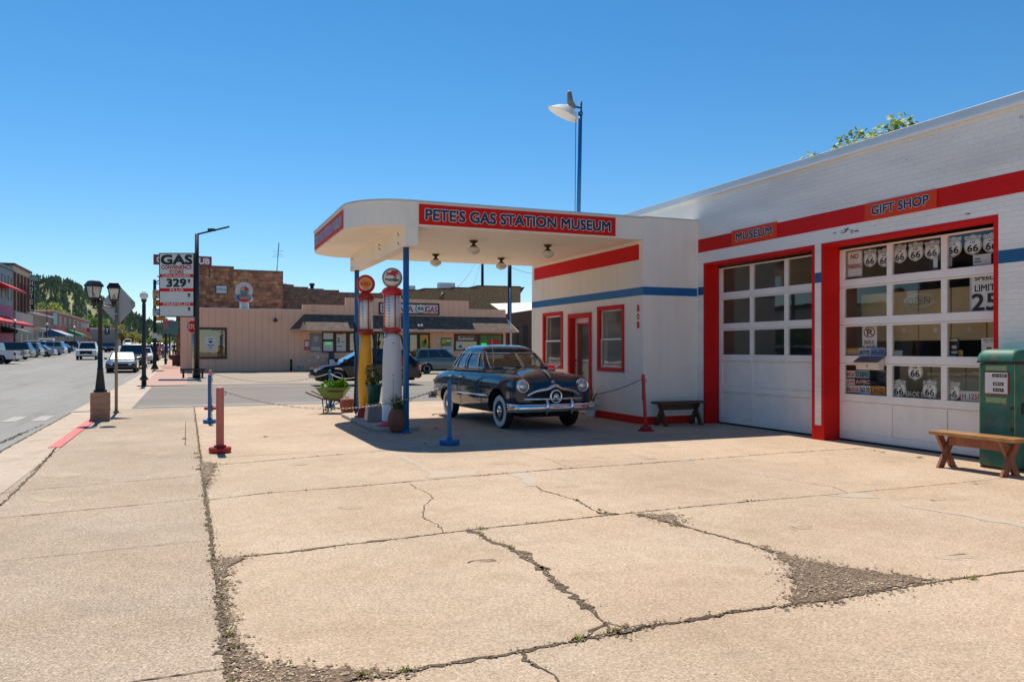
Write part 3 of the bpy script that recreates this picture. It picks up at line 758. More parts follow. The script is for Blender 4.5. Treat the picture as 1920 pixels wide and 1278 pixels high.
# ceiling globe lamps
m_opal = M('opal_glass', (.72, .66, .56), .25, var=.03, coat=.5)
m_bronze = M('dark_bronze', (.05, .035, .025), .45, metal=.4)
def ceil_lamp():
    r = thing('ceiling_lamp', '', 'lamp')
    w = MB(); w.lathe([(.0, 0), (.085, -.001), (.085, -.02), (.05, -.045), (.03, -.06), (.03, -.09), (.065, -.105), (.07, -.125), (0, -.125)], 20); w.obj('mount', m_bronze, r)
    w = MB(); w.lathe([(.055, -.12), (.115, -.15), (.135, -.19), (.12, -.23), (.07, -.265), (.02, -.285), (0, -.287)], 24); w.obj('globe', m_opal, r)
    return r
cl = ceil_lamp()
for i, (u, v, lab) in enumerate([(888, 451, 'opal globe ceiling lamp near the canopy front edge, left of its pair'), (1027, 459, 'opal globe ceiling lamp closest to the office wall at the canopy front'), (817, 476.5, 'leftmost opal globe ceiling lamp, far side of the canopy'), (940, 483.5, 'opal globe ceiling lamp at the far side, above the vintage car roof')]):
    x, y = G(u, v, CZ0)
    if i == 0: cl.location = (x, y, CZ0 - .001); cl['label'] = lab; cl['group'] = 'globe lamps under the canopy'
    else: dup(cl, (x, y, CZ0 - .001), label=lab)
# signs
def letter_sign(name, label, txt, org, ux, uy, w_, h_, tx, tw, ty, th, n, panel=m_signred, ink=m_navy, rim=m_cream, bold=.065, rimb=.04):
    "flat panel with outlined lettering; n is the outward normal"
    o, ux, uy, n = Vector(org), Vector(ux), Vector(uy), Vector(n)
    r = thing(name, label, 'sign', o)
    m = MB(); m.prism([ux * 0, ux * w_, ux * w_ + uy * h_, uy * h_], n * .001, n * .016); m.obj('panel', panel, r)
    m = MB(); text(m, txt, ux * tx + uy * ty + n * .018, ux, uy, tw, th, bold=bold, mi=1, rim=rimb, rim_mi=0)
    m.obj('lettering', [rim, ink], r, recalc=False)
    return r
letter_sign('shop_sign', "long red sign reading PETE'S GAS STATION MUSEUM on the canopy front", "PETE'S GAS STATION MUSEUM", (3.82, OY - .004, 3.725), (1, 0, 0), (0, 0, 1), 3.98, .36, .12, 3.74, .085, .195, (0, -1, 0))
m_fadered = M('faded_sign_red', (.70, .10, .06), .8, var=.12, vs=2, spec=.1); m_fadeblue = M('faded_sign_blue', (.30, .38, .58), .8, spec=.1)
letter_sign('shop_sign', "faded red sign with pale blue letters on the street end of the canopy", "PETE'S GAS STATION MUSEUM", (CX0 - .002, 18.12, 3.72), (0, -1, 0), (0, 0, 1), 3.45, .34, .1, 3.25, .085, .17, (-1, 0, 0), m_fadered, m_fadeblue, m_cream)
for nm, lab, u0, u1, vv in (('MUSEUM', 'small orange red MUSEUM sign on the wall stripe above the first garage door', 1373.5, 1458, (433.5, 461, 420.5, 446)), ('GIFT SHOP', 'orange red GIFT SHOP sign on the wall stripe above the second garage door', 1623, 1758, (383, 414.5, 354, 391))):
    ya, zt = onX(u0, vv[0], GX); _, zb = onX(u0, vv[1], GX); yb, _ = onX(u1, vv[2], GX)
    L_ = ya - yb; H_ = zt - zb
    letter_sign('shop_sign', lab, nm, (GX - .006, ya, zb), (0, -1, 0), (0, 0, 1), L_, H_, L_ * .11, L_ * .79, H_ * .27, H_ * .5, (-1, 0, 0), M('orange_red_sign', (.75, .055, .010), .45, spec=.2, var=.05), m_navy, m_cream)
# floodlight on the office roof
fx, fy = 8.5, 16.55
r = thing('roof_floodlight', 'old white shaded floodlight on a thin blue pole above the office roof', 'lamp', (fx, fy, 4.05))
w = MB(); w.cyl((-.06, 0, 0), (0, 0, 2.92), .05, .045, n=12); w.cyl((0, 0, 2.92), (0, 0, 2.98), .06, n=12); w.obj('pole', m_blue, r)
bx, by = CA, -SA      # image right, on the ground plan
def f3(a, z): return (bx * a, by * a, z)
w = MB(); w.tube([f3(.02, 2.98), f3(.02, 3.08), f3(-.10, 3.10), f3(-.16, 3.14)], .025); w.cyl(f3(.02, 3.0), f3(.02, 3.24), .02, n=8); w.obj('bracket', m_black, r)
w = MB(); w.tube([f3(-.16, 3.06), f3(-.24, 3.22), f3(-.26, 3.44), f3(-.27, 3.47)], [.09, .075, .055, .03], 10); w.obj('lamp_housing', M('grey_housing', (.22, .19, .16), .6, var=.3, vs=9), r)
hd = Vector(f3(-.24, 3.12)); ax = Vector((bx * -.55, by * -.55, -.62)).normalized(); e1 = Vector((bx * .62, by * .62, -.55)).normalized(); e2 = ax.cross(e1)
rows = []
for rr, zz in ((.05, -.02), (.10, .03), (.20, .10), (.31, .24), (.325, .25)):
    rows.append([hd + ax * zz + (e1 * math.cos(t * math.pi / 14) * 1.15 + e2 * math.sin(t * math.pi / 14)) * rr - ax * (.10 * rr / .3 * math.cos(t * math.pi / 14)) for t in range(28)])
w = MB(); w.grid(rows, close=True); q = w.obj('lamp_shade', M('shade_enamel', (.78, .75, .70), .4, dirt=(.5, .3, .15), dirt_s=4, dirt_amt=.4), r, recalc=False)
sm = q.modifiers.new('solid', 'SOLIDIFY'); sm.thickness = .008
w = MB(); w.tube([f3(-.10, 2.95), f3(-.11, 2.6), f3(-.13, 0)], .008, 6); w.obj('cable', m_black, r)
# ------------------------------------------------------------------ vintage sedan (x forward, y left, z up, real metres; scaled to the place)
def carpaint(name, col, rough=.12, metal=.0, coat=1.0):
    return M(name, col, rough, metal=metal, var=.05, vs=1.5, coat=coat, spec=.1)
m_ford = carpaint('dark_blue_lacquer', (.005, .034, .064), .10)
m_tyre = M('tyre_rubber', (.016, .016, .017), .85, var=.2, vs=20, bump=.2, bs=60)
m_wwall = M('whitewall', (.66, .66, .64), .6, var=.04)
m_carglass = glass('car_glass', (.62, .68, .66), .12)
m_darkglass = glass('tinted_glass', (.10, .12, .13), .10)
m_tan = M('tan_cloth', (.36, .27, .17), .9, var=.1)
m_under = M('underbody', (.012, .012, .012), .9)
m_lens = M('lamp_lens', (.75, .76, .74), .08, var=.02, coat=1)
m_amber = M('amber_lens', (.75, .30, .05), .15, coat=1)
m_redlens = M('red_lens', (.40, .012, .015), .15, coat=1)
def curve(tab, x):
    "smooth interpolation through a table of (x, value)"
    if x <= tab[0][0]: return tab[0][1]
    for (a, p), (b, q) in zip(tab, tab[1:]):
        if x <= b:
            t = (x - a) / (b - a); t = t * t * (3 - 2 * t) * .5 + t * .5
            return p + (q - p) * t
    return tab[-1][1]
def apply_bool(o, cutter):
    md = o.modifiers.new('b', 'BOOLEAN'); md.operation = 'DIFFERENCE'; md.solver = 'EXACT'; md.object = cutter
    dg = bpy.context.evaluated_depsgraph_get(); dg.update()
    me = bpy.data.meshes.new_from_object(o.evaluated_get(dg))
    o.modifiers.clear(); o.data = me
    bpy.data.objects.remove(cutter)
def smooth_by_angle(o, deg=35):
    me = o.data
    for p in me.polygons: p.use_smooth = True
    bm = bmesh.new(); bm.from_mesh(me); lim = math.radians(deg)
    for e in bm.edges:
        if len(e.link_faces) == 2 and e.calc_face_angle(0) > lim: e.smooth = False
    bm.to_mesh(me); bm.free()
def vintage_sedan(loc, rz):
    root = thing('vintage_sedan', 'glossy dark blue vintage sedan with chrome grille and whitewall tyres under the canopy', 'car', loc, rz)
    root.scale = (.95, .95, .95)
    XS = [-2.66, -2.60, -2.45, -2.2, -1.9, -1.6, -1.2, -.8, -.4, 0, .35, .62, .9, 1.2, 1.5, 1.75, 1.95, 2.08, 2.17, 2.22]
    wv = [(-2.66, .62), (-2.6, .74), (-2.45, .84), (-2.2, .885), (-1.6, .91), (-.5, .925), (.6, .92), (1.4, .905), (1.9, .88), (2.08, .865), (2.17, .845), (2.22, .80)]
    zs = [(-2.66, .66), (-2.6, .74), (-2.45, .84), (-2.2, .90), (-1.6, .955), (-.5, .97), (.6, .965), (1.4, .955), (1.8, .945), (2.0, .93), (2.12, .905), (2.22, .84)]
    zc = [(-2.66, .64), (-2.6, .72), (-2.45, .86), (-2.2, .95), (-1.8, 1.01), (-1.4, 1.02), (.5, 1.03), (.9, 1.045), (1.4, 1.03), (1.75, .99), (1.95, .93), (2.08, .86), (2.17, .78), (2.22, .70)]
    zb = [(-2.66, .42), (-2.45, .36), (-1.8, .30), (0, .27), (1.6, .28), (2.05, .34), (2.22, .42)]
    mb = MB(); rows = []
    for x in XS:
        w, s, c, b = curve(wv, x), curve(zs, x), curve(zc, x), curve(zb, x)
        hood = x > .6
        val = min(s, c) - (.022 if hood and x < 2.1 else -.004)
        half = [(0, b), (.55 * w, b), (.90 * w, b + .015), (.975 * w, b + .10), (w, (b + s) / 2 - .04), (.995 * w, (b + s) / 2 + .10), (.965 * w, s - .075), (.88 * w, s - .012), (.76 * w, s), (.64 * w, val), (.46 * w, val + (c - val) * .55), (.24 * w, c - .012 * (c > val)), (0, c)]
        half = [(y, .27 + (z - .27) * (1.22 if z > .27 else 1)) for y, z in half]
        rows.append([(x, y, z) for y, z in half] + [(x, -y, z) for y, z in half[-2:0:-1]])
    mb.grid(rows, close=True)
    n = len(rows[0]); mb.f.append(list(range(n))); mb.f.append([(len(rows) - 1) * n + k for k in range(n)]); mb.m += [0, 0]; mb.sm += [True, True]
    body = mb.obj('body', [m_ford, m_under], root)
    sub = body.modifiers.new('s', 'SUBSURF'); sub.levels = 2; sub.render_levels = 2
    dg = bpy.context.evaluated_depsgraph_get(); dg.update()
    me = bpy.data.meshes.new_from_object(body.evaluated_get(dg)); body.modifiers.clear(); body.data = me
    for sg in (1, -1):
        for x, z, r in ((1.45, .37, .44), (-1.45, .34, .40)):
            cut = MB(); cut.cyl((x, sg * .50, z), (x, sg * 1.3, z), r, n=40, mi=1)
            co = cut.obj('cutter', [m_ford, m_under], None); co.parent = root
            apply_bool(body, co)
    smooth_by_angle(body, 32)
    # greenhouse: rings interpolated from belt to roof edge
    T = [  # (belt x, y), (roof x, y), flag of the cell that starts here
        ((.93, 0), (.36, 0), 'p'), ((.925, .018), (.355, .018), 'w'), ((.86, .36), (.30, .34), 'w'), ((.66, .66), (.16, .56), 'p'),
        ((.53, .755), (.10, .595), 'v'), ((.27, .79), (.02, .615), 'p'), ((.24, .79), (.00, .615), 'f'), ((-.38, .805), (-.42, .628), 'p'),
        ((-.50, .805), (-.52, .628), 'r'), ((-.98, .80), (-.88, .615), 'p'), ((-1.01, .80), (-.90, .613), 'q'), ((-1.24, .785), (-1.03, .595), 'p'),
        ((-1.66, .64), (-1.28, .50), 'b'), ((-1.86, .30), (-1.46, .24), 'b'), ((-1.90, 0), (-1.50, 0), 'b')]
    ZB, ZR, ZT = 1.15, 1.545, 1.69
    TL = [0, .10, .30, .5, .7, .88, 1.0]
    ring = []
    for i in range(len(T) - 1):
        for k in range(3):
            t = k / 3
            ring.append((tuple(T[i][0][j] + (T[i + 1][0][j] - T[i][0][j]) * t for j in (0, 1)), tuple(T[i][1][j] + (T[i + 1][1][j] - T[i][1][j]) * t for j in (0, 1)), T[i][2], i))
    ring.append((T[-1][0], T[-1][1], 'b', 13))
    m_ = len(ring)
    full = [(r[0], r[1], r[2], r[3], 1) for r in ring] + [((r[0][0], -r[0][1]), (r[1][0], -r[1][1]), ring[k - 1][2], ring[k - 1][3], -1) for k, r in list(enumerate(ring))[-2:0:-1]]
    N = len(full)
    def P(i, t, inset=0.0):
        (bx, by), (rx, ry) = full[i % N][0], full[i % N][1]
        bow = math.sin(t * math.pi) * .035 + t * .0
        x = bx + (rx - bx) * t; y = by + (ry - by) * t
        l = math.hypot(x + .45, y * 1.6) or 1
        return (x + (x + .45) / l * (bow - inset), y + y * 1.6 / l * (bow - inset), ZB - .03 * (t == 0) + (ZR - ZB) * t)
    gm, wm, panes = MB(), MB(), {}
    def vtx(mb_, i, t, ins): mb_.v.append(P(i, t, ins)); return len(mb_.v) - 1
    rows = [[P(i, t) for i in range(N)] for t in TL]
    k0 = 1; k1 = 5
    vs = [p for r in rows for p in r]; fs = []
    for a in range(len(TL) - 1):
        for i in range(N):
            # the mirrored half stores the flag of the cell that ends at the vertex
            fl = full[i][2] if full[i][4] == 1 else full[i][2]
            if full[i][4] == 1 and i == m_ - 1: fl = ring[m_ - 2][2]
            iswin = fl != 'p' and k0 <= a < k1
            if fl == 'b': iswin = iswin and 2 <= a + 1 and a < 5
            if not iswin: fs.append((a * N + i, a * N + (i + 1) % N, (a + 1) * N + (i + 1) % N, (a + 1) * N + i))
            else: panes.setdefault((fl, full[i][3], full[i][4]) if fl not in 'wb' else (fl, 0 if fl == 'b' else 0, full[i][4] if fl == 'w' else 1), []).append((a, i))
    gm.add(vs, fs, 0, True)
    # roof dome
    cx = -.55; prev = [(p[0], p[1], p[2]) for p in rows[-1]]; rl = [prev]
    for s, dz in ((.93, .052), (.82, .094), (.62, .122), (.36, .137), (.12, .141)):
        rl.append([(cx + (p[0] - cx) * s, p[1] * s, ZR + dz) for p in prev])
    gm.grid(rl, close=True); gm.f.append([len(gm.v) - N + k for k in range(N)]); gm.m.append(0); gm.sm.append(True)
    cab = gm.obj('cabin_shell', m_ford, root)
    so_ = cab.modifiers.new('solid', 'SOLIDIFY'); so_.thickness = .03; so_.offset = -1 if True else 1
    trim = MB()
    for key, cells in panes.items():
        q = MB()
        for a, i in cells:
            q.add([P(i, TL[a], .014), P(i + 1, TL[a], .014), P(i + 1, TL[a + 1], .014), P(i, TL[a + 1], .014)], [(0, 1, 2, 3)], 0, True)
        nm = {'w': 'windscreen', 'b': 'rear_window'}.get(key[0], 'side_window')
        q.obj(nm, m_carglass, root)
        idx = sorted(set(i for _, i in cells)); a0 = min(a for a, _ in cells); a1 = max(a for a, _ in cells) + 1
        # order contiguous run across the seam
        run = idx
        if idx[-1] - idx[0] > N / 2: run = [i for i in idx if i > N / 2] + [i + N for i in idx if i <= N / 2]
        run = run + [run[-1] + 1]
        path = [P(i, TL[a0], -.004) for i in run] + [P(run[-1], TL[a], -.004) for a in range(a0, a1 + 1)] + [P(i, TL[a1], -.004) for i in run[::-1]] + [P(run[0], TL[a], -.004) for a in range(a1, a0 - 1, -1)]
        trim.tube(path, .011 if key[0] == 'w' else .008, 6, closed=False)
    trim.obj('window_trim', m_chrome, root)
    w = MB(); w.box(-1.75, .9, -.74, .74, 1.10, 1.16); w.obj('cabin_floor', m_tan, root)
    for x in (-.25, -1.25):
        w = MB(); w.box(x - .09, x + .09, -.66, .66, 1.15, 1.36); w.obj('seat_back', m_tan, root, bevel=.05)
    w = MB(); w.box(.55, .78, -.64, .64, 1.14, 1.22); w.obj('dashboard', m_ford, root, bevel=.03)
    w = MB(); w.tube([(.33 + .07 * math.cos(t * math.pi / 10), .36 + .20 * math.sin(t * math.pi / 10), 1.23 + .19 * math.cos(t * math.pi / 10)) for t in range(20)], .012, 6, closed=True); w.tube([(.33, .36, 1.23), (.6, .36, 1.16)], .02); w.tube([(.33, .17, 1.23), (.33, .55, 1.23)], .01); w.obj('steering_wheel', M('ivory', (.45, .40, .30), .4), root)
    # wheels
    def wheel(x, y, sg, front):
        wr = bpy.data.objects.new('wheel', None); COL.objects.link(wr); wr.parent = root; wr.location = (x, y, .345)
        r = .345; h = .085
        q = MB(); q.lathe([(.20, h * .9), (.225, h), (.30, h), (.330, h * .8), (r, h * .45), (r, -h * .45), (.330, -h * .8), (.30, -h), (.2, -h)], 40, axis='y'); q.obj('tyre', m_tyre, wr)
        q = MB(); q.lathe([(.215, sg * h * 1.0), (.222, sg * h * 1.06), (.308, sg * h * 1.04), (.318, sg * h * .93)], 40, axis='y'); q.obj('whitewall', m_wwall, wr)
        q = MB(); q.lathe([(.225, sg * h * .7), (.21, sg * h * .92), (.17, sg * h * .75), (.14, sg * h * .6), (.0, sg * h * .6)], 36, axis='y'); q.obj('rim', m_ford, wr)
        q = MB(); q.lathe([(.135, sg * h * .62), (.13, sg * h * .85), (.10, sg * h * 1.1), (.05, sg * h * 1.22), (0, sg * h * 1.25)], 30, axis='y'); q.obj('hubcap', m_chrome, wr)
        return wr
    for x in (1.45, -1.45):
        for sg in (1, -1): wheel(x, sg * .745, sg, x > 0)
    w = MB(); w.box(-2.2, 1.9, -.5, .5, .24, .34).cyl((1.45, -.7, .33), (1.45, .7, .33), .05).cyl((-1.45, -.7, .33), (-1.45, .7, .33), .06); w.obj('chassis', m_under, root)
    # front end: dark grille opening, chrome mouldings, bullet
    def fx_(y): return 2.245 - .16 * (abs(y) / .8) ** 2.2
    def bar(zf, r, y0, y1, off=.02, n=22):
        return [(fx_(y0 + (y1 - y0) * k / n) + off, y0 + (y1 - y0) * k / n, zf(y0 + (y1 - y0) * k / n)) for k in range(n + 1)]
    arch = lambda y: .80 - .14 * (abs(y) / .60) ** 3.6 + (.075 * math.exp(-(y / .11) ** 2))
    rws = []
    for k in range(25):
        y = -.60 + 1.2 * k / 24
        rws.append([(fx_(y) + .012, y, .42), (fx_(y) + .016, y, .52), (fx_(y) + .016, y, .62), (fx_(y) + .014, y, max(.65, arch(y)))])
    w = MB(); w.grid(rws); g = w.obj('grille', m_under, root)
    w = MB()
    w.tube(bar(arch, .02, -.62, .62, .022), [.014 + .022 * math.sin(math.pi * k / 22) ** .5 for k in range(23)], 8)
    w.obj('grille_moulding', m_chrome, root)
    w = MB(); w.tube(bar(lambda y: .615, .02, -.80, .80, .035), .026, 8); w.obj('grille_bar', m_chrome, root)
    w = MB(); w.tube([(2.30, .12 * math.sin(t * math.pi / 14), .665 + .12 * math.cos(t * math.pi / 14)) for t in range(28)], .022, 8, closed=True); w.obj('grille_ring', m_chrome, root)
    w = MB(); w.ellipsoid((2.29, 0, .665), .07, .065, .065, 16, 10); w.obj('grille_bullet', m_chrome, root)
    w = MB(); w.lathe([(.098, 2.262), (.098, 2.285), (0, 2.285)], 24, org=(0, 0, .665), axis='x'); w.obj('grille_disc', m_under, root)
    for sg in (1, -1):
        w = MB(); w.box(2.10, 2.185, sg * .55 if sg > 0 else -.76, .76 if sg > 0 else -.55, .515, .585); w.obj('parking_lamp', m_lens, root, bevel=.01)
        hl = MB(); hl.lathe([(.135, 2.06), (.140, 2.17), (.128, 2.205), (.110, 2.215), (.104, 2.205)], 28, org=(0, sg * .665, .865), axis='x'); ho = hl.obj('headlight', m_chrome, root)
        w = MB(); w.lathe([(.108, 2.202), (.085, 2.222), (.045, 2.236), (0, 2.24)], 24, org=(0, sg * .665, .865), axis='x'); w.obj('lens', M('headlamp_glass', (.55, .58, .60), .08, metal=.6, var=.15, vs=14, coat=1), ho)
    # bumpers
    def bumper(x0, sgn, z, nm):
        rws = []
        for k in range(31):
            y = -.95 + 1.9 * k / 30; e = abs(y) / .95
            x = x0 - sgn * (.10 * e ** 2.4 + .26 * max(0, e - .90) / .10)
            rws.append([(x - sgn * .03, y, z - .085), (x + sgn * .02, y, z - .07), (x + sgn * .045, y, z - .02), (x + sgn * .042, y, z + .03), (x + sgn * .012, y, z + .07), (x - sgn * .03, y, z + .08)])
        q = MB(); q.grid(rws); o = q.obj(nm, m_chrome, root); s = o.modifiers.new('solid', 'SOLIDIFY'); s.thickness = .01
        for sg in (1, -1):
            q = MB(); q.tube([(x0 + sgn * .02, sg * .27, z - .12), (x0 + sgn * .065, sg * .27, z - .03), (x0 + sgn * .07, sg * .27, z + .10), (x0 + sgn * .03, sg * .27, z + .16)], [.024, .036, .034, .022], 10); q.obj('bumper_guard', m_chrome, o)
        return o
    bumper(2.40, 1, .455, 'front_bumper'); bumper(-2.80, -1, .47, 'rear_bumper')
    for x in (2.2, -2.6):
        w = MB(); w.box(min(x, x + .18 * (1 if x > 0 else -1)), max(x, x + .18 * (1 if x > 0 else -1)), -.5, -.44, .42, .48).box(min(x, x + .18 * (1 if x > 0 else -1)), max(x, x + .18 * (1 if x > 0 else -1)), .44, .5, .42, .48); w.obj('bumper_bracket', m_under, root)
    # side trim, handles, seams, ornament, aerial, wipers
    for sg in (1, -1):
        def sy(x, k=1.0): return sg * (curve(wv, x) * .985 + .008)
        w = MB(); w.tube([(1.03, sg * .905, .635), (.95, sg * .918, .638), (.4, sg * .93, .64), (-.4, sg * .93, .64), (-1.07, sg * .92, .645)], [.028, .030, .014, .013, .012], 8); w.obj('side_spear', m_chrome, root)
        w = MB(); w.tube([(-1.85, sg * .905, .645), (-2.2, sg * .885, .64), (-2.5, sg * .82, .63)], .013, 8); w.obj('side_spear', m_chrome, root)
        for x in (-.36, -1.02):
            w = MB(); w.tube([(x - .09, sg * .895, .985), (x - .07, sg * .945, .99), (x + .05, sg * .945, .99), (x + .06, sg * .895, .99)], .014, 8); w.obj('door_handle', m_chrome, root)
        w = MB()
        for x in (.70, -.46): w.tube([(x, sg * (curve(wv, x) * .93 + .004), 1.07), (x, sg * (curve(wv, x) * .965 + .002), 1.02), (x, sg * (curve(wv, x) + .0), .80), (x, sg * (curve(wv, x) * 1.0 + .0), .6), (x, sg * (curve(wv, x) * .985 + .001), .42), (x, sg * (curve(wv, x) * .95), .30)], .004, 5)
        w.obj('door_seam', m_under, root)
        w = MB(); w.lathe([(.0, -2.60), (.045, -2.58), (.05, -2.50), (.03, -2.44)], 16, org=(0, sg * .76, .82), axis='x'); w.obj('tail_lamp', m_redlens, root)
    w = MB(); w.tube([(.86, -.02, 1.214), (1.3, -.02, 1.202), (1.75, -.02, 1.15), (1.93, -.02, 1.08)], .003, 5); w.obj('hood_seam', m_under, root)
    w = MB(); w.tube([(1.62, 0, 1.18), (1.8, 0, 1.165), (2.0, 0, 1.08), (2.06, 0, 1.03)], [.006, .016, .02, .008], 8); w.obj('hood_ornament', m_chrome, root)
    w = MB(); w.lathe([(.0, 2.16), (.035, 2.168), (.04, 2.175), (0, 2.19)], 12, org=(0, 0, .93), axis='x'); w.obj('hood_badge', m_chrome, root)
    w = MB(); w.tube([(.72, -.62, 1.13), (.70, -.63, 1.4), (.66, -.64, 1.80)], .0045, 5); w.cyl((.72, -.62, 1.1), (.72, -.62, 1.16), .02); w.obj('aerial', m_chrome, root)
    w = MB(); w.tube([(.96, -.06, 1.20), (.88, -.32, 1.22)], .006); w.tube([(.96, .06, 1.20), (.88, .32, 1.22)], .006); w.obj('wiper', m_under, root)
    w = MB(); w.cyl((.62, .82, 1.10), (.60, .92, 1.18), .012).ellipsoid((.60, .94, 1.20), .02, .05, .04); w.obj('mirror', m_chrome, root)
    return root
ford = vintage_sedan((6.22, 15.50, 0), math.radians(-87.0))
# ------------------------------------------------------------------ pump island and what stands on it
mb = MB()
isl = [(3.20, 17.9), (3.14, 14.75), (3.25, 14.35), (3.6, 14.22), (4.0, 14.35), (4.13, 14.75), (4.1, 17.9), (3.9, 18.1), (3.4, 18.1)]
mb.prism([(x, y, 0) for x, y in isl], (0, 0, 0), (0, 0, .07))
tag(mb.obj('pump_island', m_island, bevel=.015), 'low concrete island under the two old gas pumps', 'pump island')
m_pyel = M('pump_yellow', (.92, .42, .006), .35, var=.06, vs=3, dirt=(.45, .2, .02), dirt_s=3, dirt_amt=.3, coat=.3)
m_pwhite = M('pump_white', (.70, .69, .67), .35, var=.05, vs=3, dirt=(.5, .47, .43), dirt_s=3, dirt_amt=.3, coat=.3)
m_pred = M('pump_red', (.66, .010, .014), .35, var=.08, vs=4, coat=.3)
m_pdred = M('pump_dark_red', (.34, .016, .010), .45, var=.12, vs=5, dirt=(.3, .08, .04), dirt_s=5, dirt_amt=.5)
m_gface = M('globe_face', (.78, .76, .70), .3, var=.03, coat=.4)
m_cyl = glass('pump_cylinder_glass', (.95, .96, .96), .04)
m_rubber = M('black_hose', (.015, .015, .015), .6)
m_orange = M('shell_orange', (.80, .30, .02), .4)
m_txtblk = M('black_lettering', (.012, .012, .012), .5)
m_txtred = M('red_lettering', (.52, .015, .015), .5)
def pump(name, label, loc, P, cap, body, base, globe_rim):
    r = thing(name, label, 'gas pump', (loc[0], loc[1], .07), math.atan2(-loc[0], loc[1]) * 1.0)
    w = MB(); w.lathe([(P['rb'] + .10, 0), (P['rb'] + .10, .025), (P['rb'] + .045, .04), (P['rb'] + .01, P['zb'])], 32); w.obj('base', base, r)
    w = MB(); w.lathe([(P['rb'], P['zb'])] + [(rr, z) for rr, z in P['body']], 32); w.obj('body', body, r)
    w = MB(); z0, z1, z2, z3 = P['zc0'], P['zc1'], P['zt'], P['zg']
    w.lathe([(P['body'][-1][0] + .015, z0 - .02), (P['rg'] + .01, z0), (P['rg'] + .025, z0 + .02), (P['rg'] + .025, z1 - .02), (P['rg'] + .01, z1), (0, z1)], 32); w.obj('collar', cap, r)
    w = MB(); w.lathe([(P['rg'] * 1.04, z1 + .001), (P['rg'] * 1.04, z2 - .001)], 32); w.obj('glass_cylinder', m_cyl, r)
    w = MB()
    w.box(-.05, -.01, -P['rg'] * .45, -P['rg'] * .45 + .01, z1 + .01, z2 - .01)
    w.cyl((.03, -P['rg'] * .95, z1 + .01), (.03, -P['rg'] * .95, z2 - .01), .012, n=8); w.cyl((0, 0, z1 + .01), (0, 0, z2 - .01), P['rg'] * .93, n=24); w.obj('gauge', M('gauge_silver', (.86, .85, .83), .4, var=.12, vs=9, stretch=(3, 3, .3)), r)
    w = MB(); n = int((z2 - z1) / .055)
    for k in range(n):
        zz = z1 + .04 + k * .055
        w.box(-.075, -.045, -P['rg'] * .92, -P['rg'] * .92 + .004, zz, zz + .014); w.box(.05, .07, -P['rg'] * .92, -P['rg'] * .92 + .004, zz, zz + .010)
    w.obj('scale_marks', m_txtblk, r)
    w = MB()
    for a in (-1.05, .35, 1.9, 3.2, 4.3):
        x, y = (P['rg'] + .012) * math.sin(a), -(P['rg'] + .012) * math.cos(a); w.cyl((x, y, z1), (x, y, z2), .009, n=8)
    w.obj('guard_rod', cap, r)
    w = MB(); w.lathe([(P['rg'] - .01, z2 - .02), (P['rcap'] - .01, z2 - .015), (P['rcap'], z2 + .02), (P['rcap'] * .97, z2 + .07), (P['rcap'] * .75, z2 + .12), (P['rcap'] * .35, z2 + .145), (.075, z2 + .15), (.07, z3 - P['rgl'] + .03), (.0, z3 - P['rgl'] + .03)], 32); w.obj('cap', cap, r)
    R_ = P['rgl']
    g = MB(); g.lathe([(R_ * .94, -.075), (R_, -.06), (R_, .06), (R_ * .94, .075)], 40, org=(0, 0, z3), axis='y'); go = g.obj('globe', globe_rim, r)
    for s in (-1, 1):
        g = MB(); k_ = .80 if globe_rim is m_pred else .94; g.lathe([(R_ * k_, s * .074), (R_ * .6, s * .092), (0, s * .10)], 40, org=(0, 0, z3), axis='y'); g.obj('globe_lens', m_gface, go)
    return r, go
ya = dict(rb=.135, zb=.20, body=[(.137, .20), (.155, .5), (.160, .8), (.135, 1.4), (.116, 1.76)], zc0=1.76, zc1=1.86, zt=2.50, zg=2.82, rg=.145, rcap=.19, rgl=.197)
py, gy = pump('gas_pump', 'yellow visible gas pump with red globe rim and orange shell emblem', (3.53, 16.85), ya, m_pdred, m_pyel, m_pdred, m_pred)
wa = dict(rb=.192, zb=.09, body=[(.191, .09), (.186, .5), (.18, 1.2), (.158, 1.66), (.15, 1.72), (.10, 1.75)], zc0=1.755, zc1=1.83, zt=2.47, zg=2.78, rg=.155, rcap=.20, rgl=.192)
pw, gw = pump('gas_pump', 'white visible gas pump with red cap and flying red horse globe', (3.60, 14.78), wa, m_pred, m_pwhite, m_pred, m_gface)
w = MB()
for z in (.30, .95, 1.55): w.ellipsoid((.02, -.215 + z * .03, z), .012, .012, .012, 8, 6)
w.box(.017, .022, -.222, -.212, .12, .9); w.obj('hatch_fittings', m_under, pw)
# emblems on the globes
w = MB(); y = -.103; z = ya['zg']
fan = []
for k in range(15):
    t = math.pi * (-.08 + 1.16 * k / 14); rr = .118 * (1 + .05 * math.cos(7 * 2 * (t - math.pi / 2)))
    fan.append((rr * math.cos(t) * 1.02, y, z + .012 + rr * math.sin(t) * .92))
fan += [(-.06, y, z - .085), (-.06, y, z - .12), (.06, y, z - .12), (.06, y, z - .085)]
w.prism(fan, (0, .0, 0), (0, -.004, 0), 0)
for k in (-2, -1, 0, 1, 2): w.beam((k * .012, y - .005, z - .09), (k * .042, y - .005, z + .10 - abs(k) * .012), .004, .003, (0, 1, 0), 2)
ring_ = [(.150 * math.cos(t * math.pi / 20), y + .010, z + .150 * math.sin(t * math.pi / 20)) for t in range(40)]
w.tube(ring_, .007, 5, 1, closed=True)
text(w, 'SHELL', (-.105, y - .008, z - .03), (1, 0, 0), (0, 0, 1), .21, .062, bold=.06, mi=1)
w.obj('emblem', [m_orange, m_txtred, M('shell_line', (.55, .13, .01), .5)], gy, recalc=False)
w = MB(); z = wa['zg']
def hp(L_): return [(a / 110 * .19, y, z + b / 110 * .19) for a, b in L_]
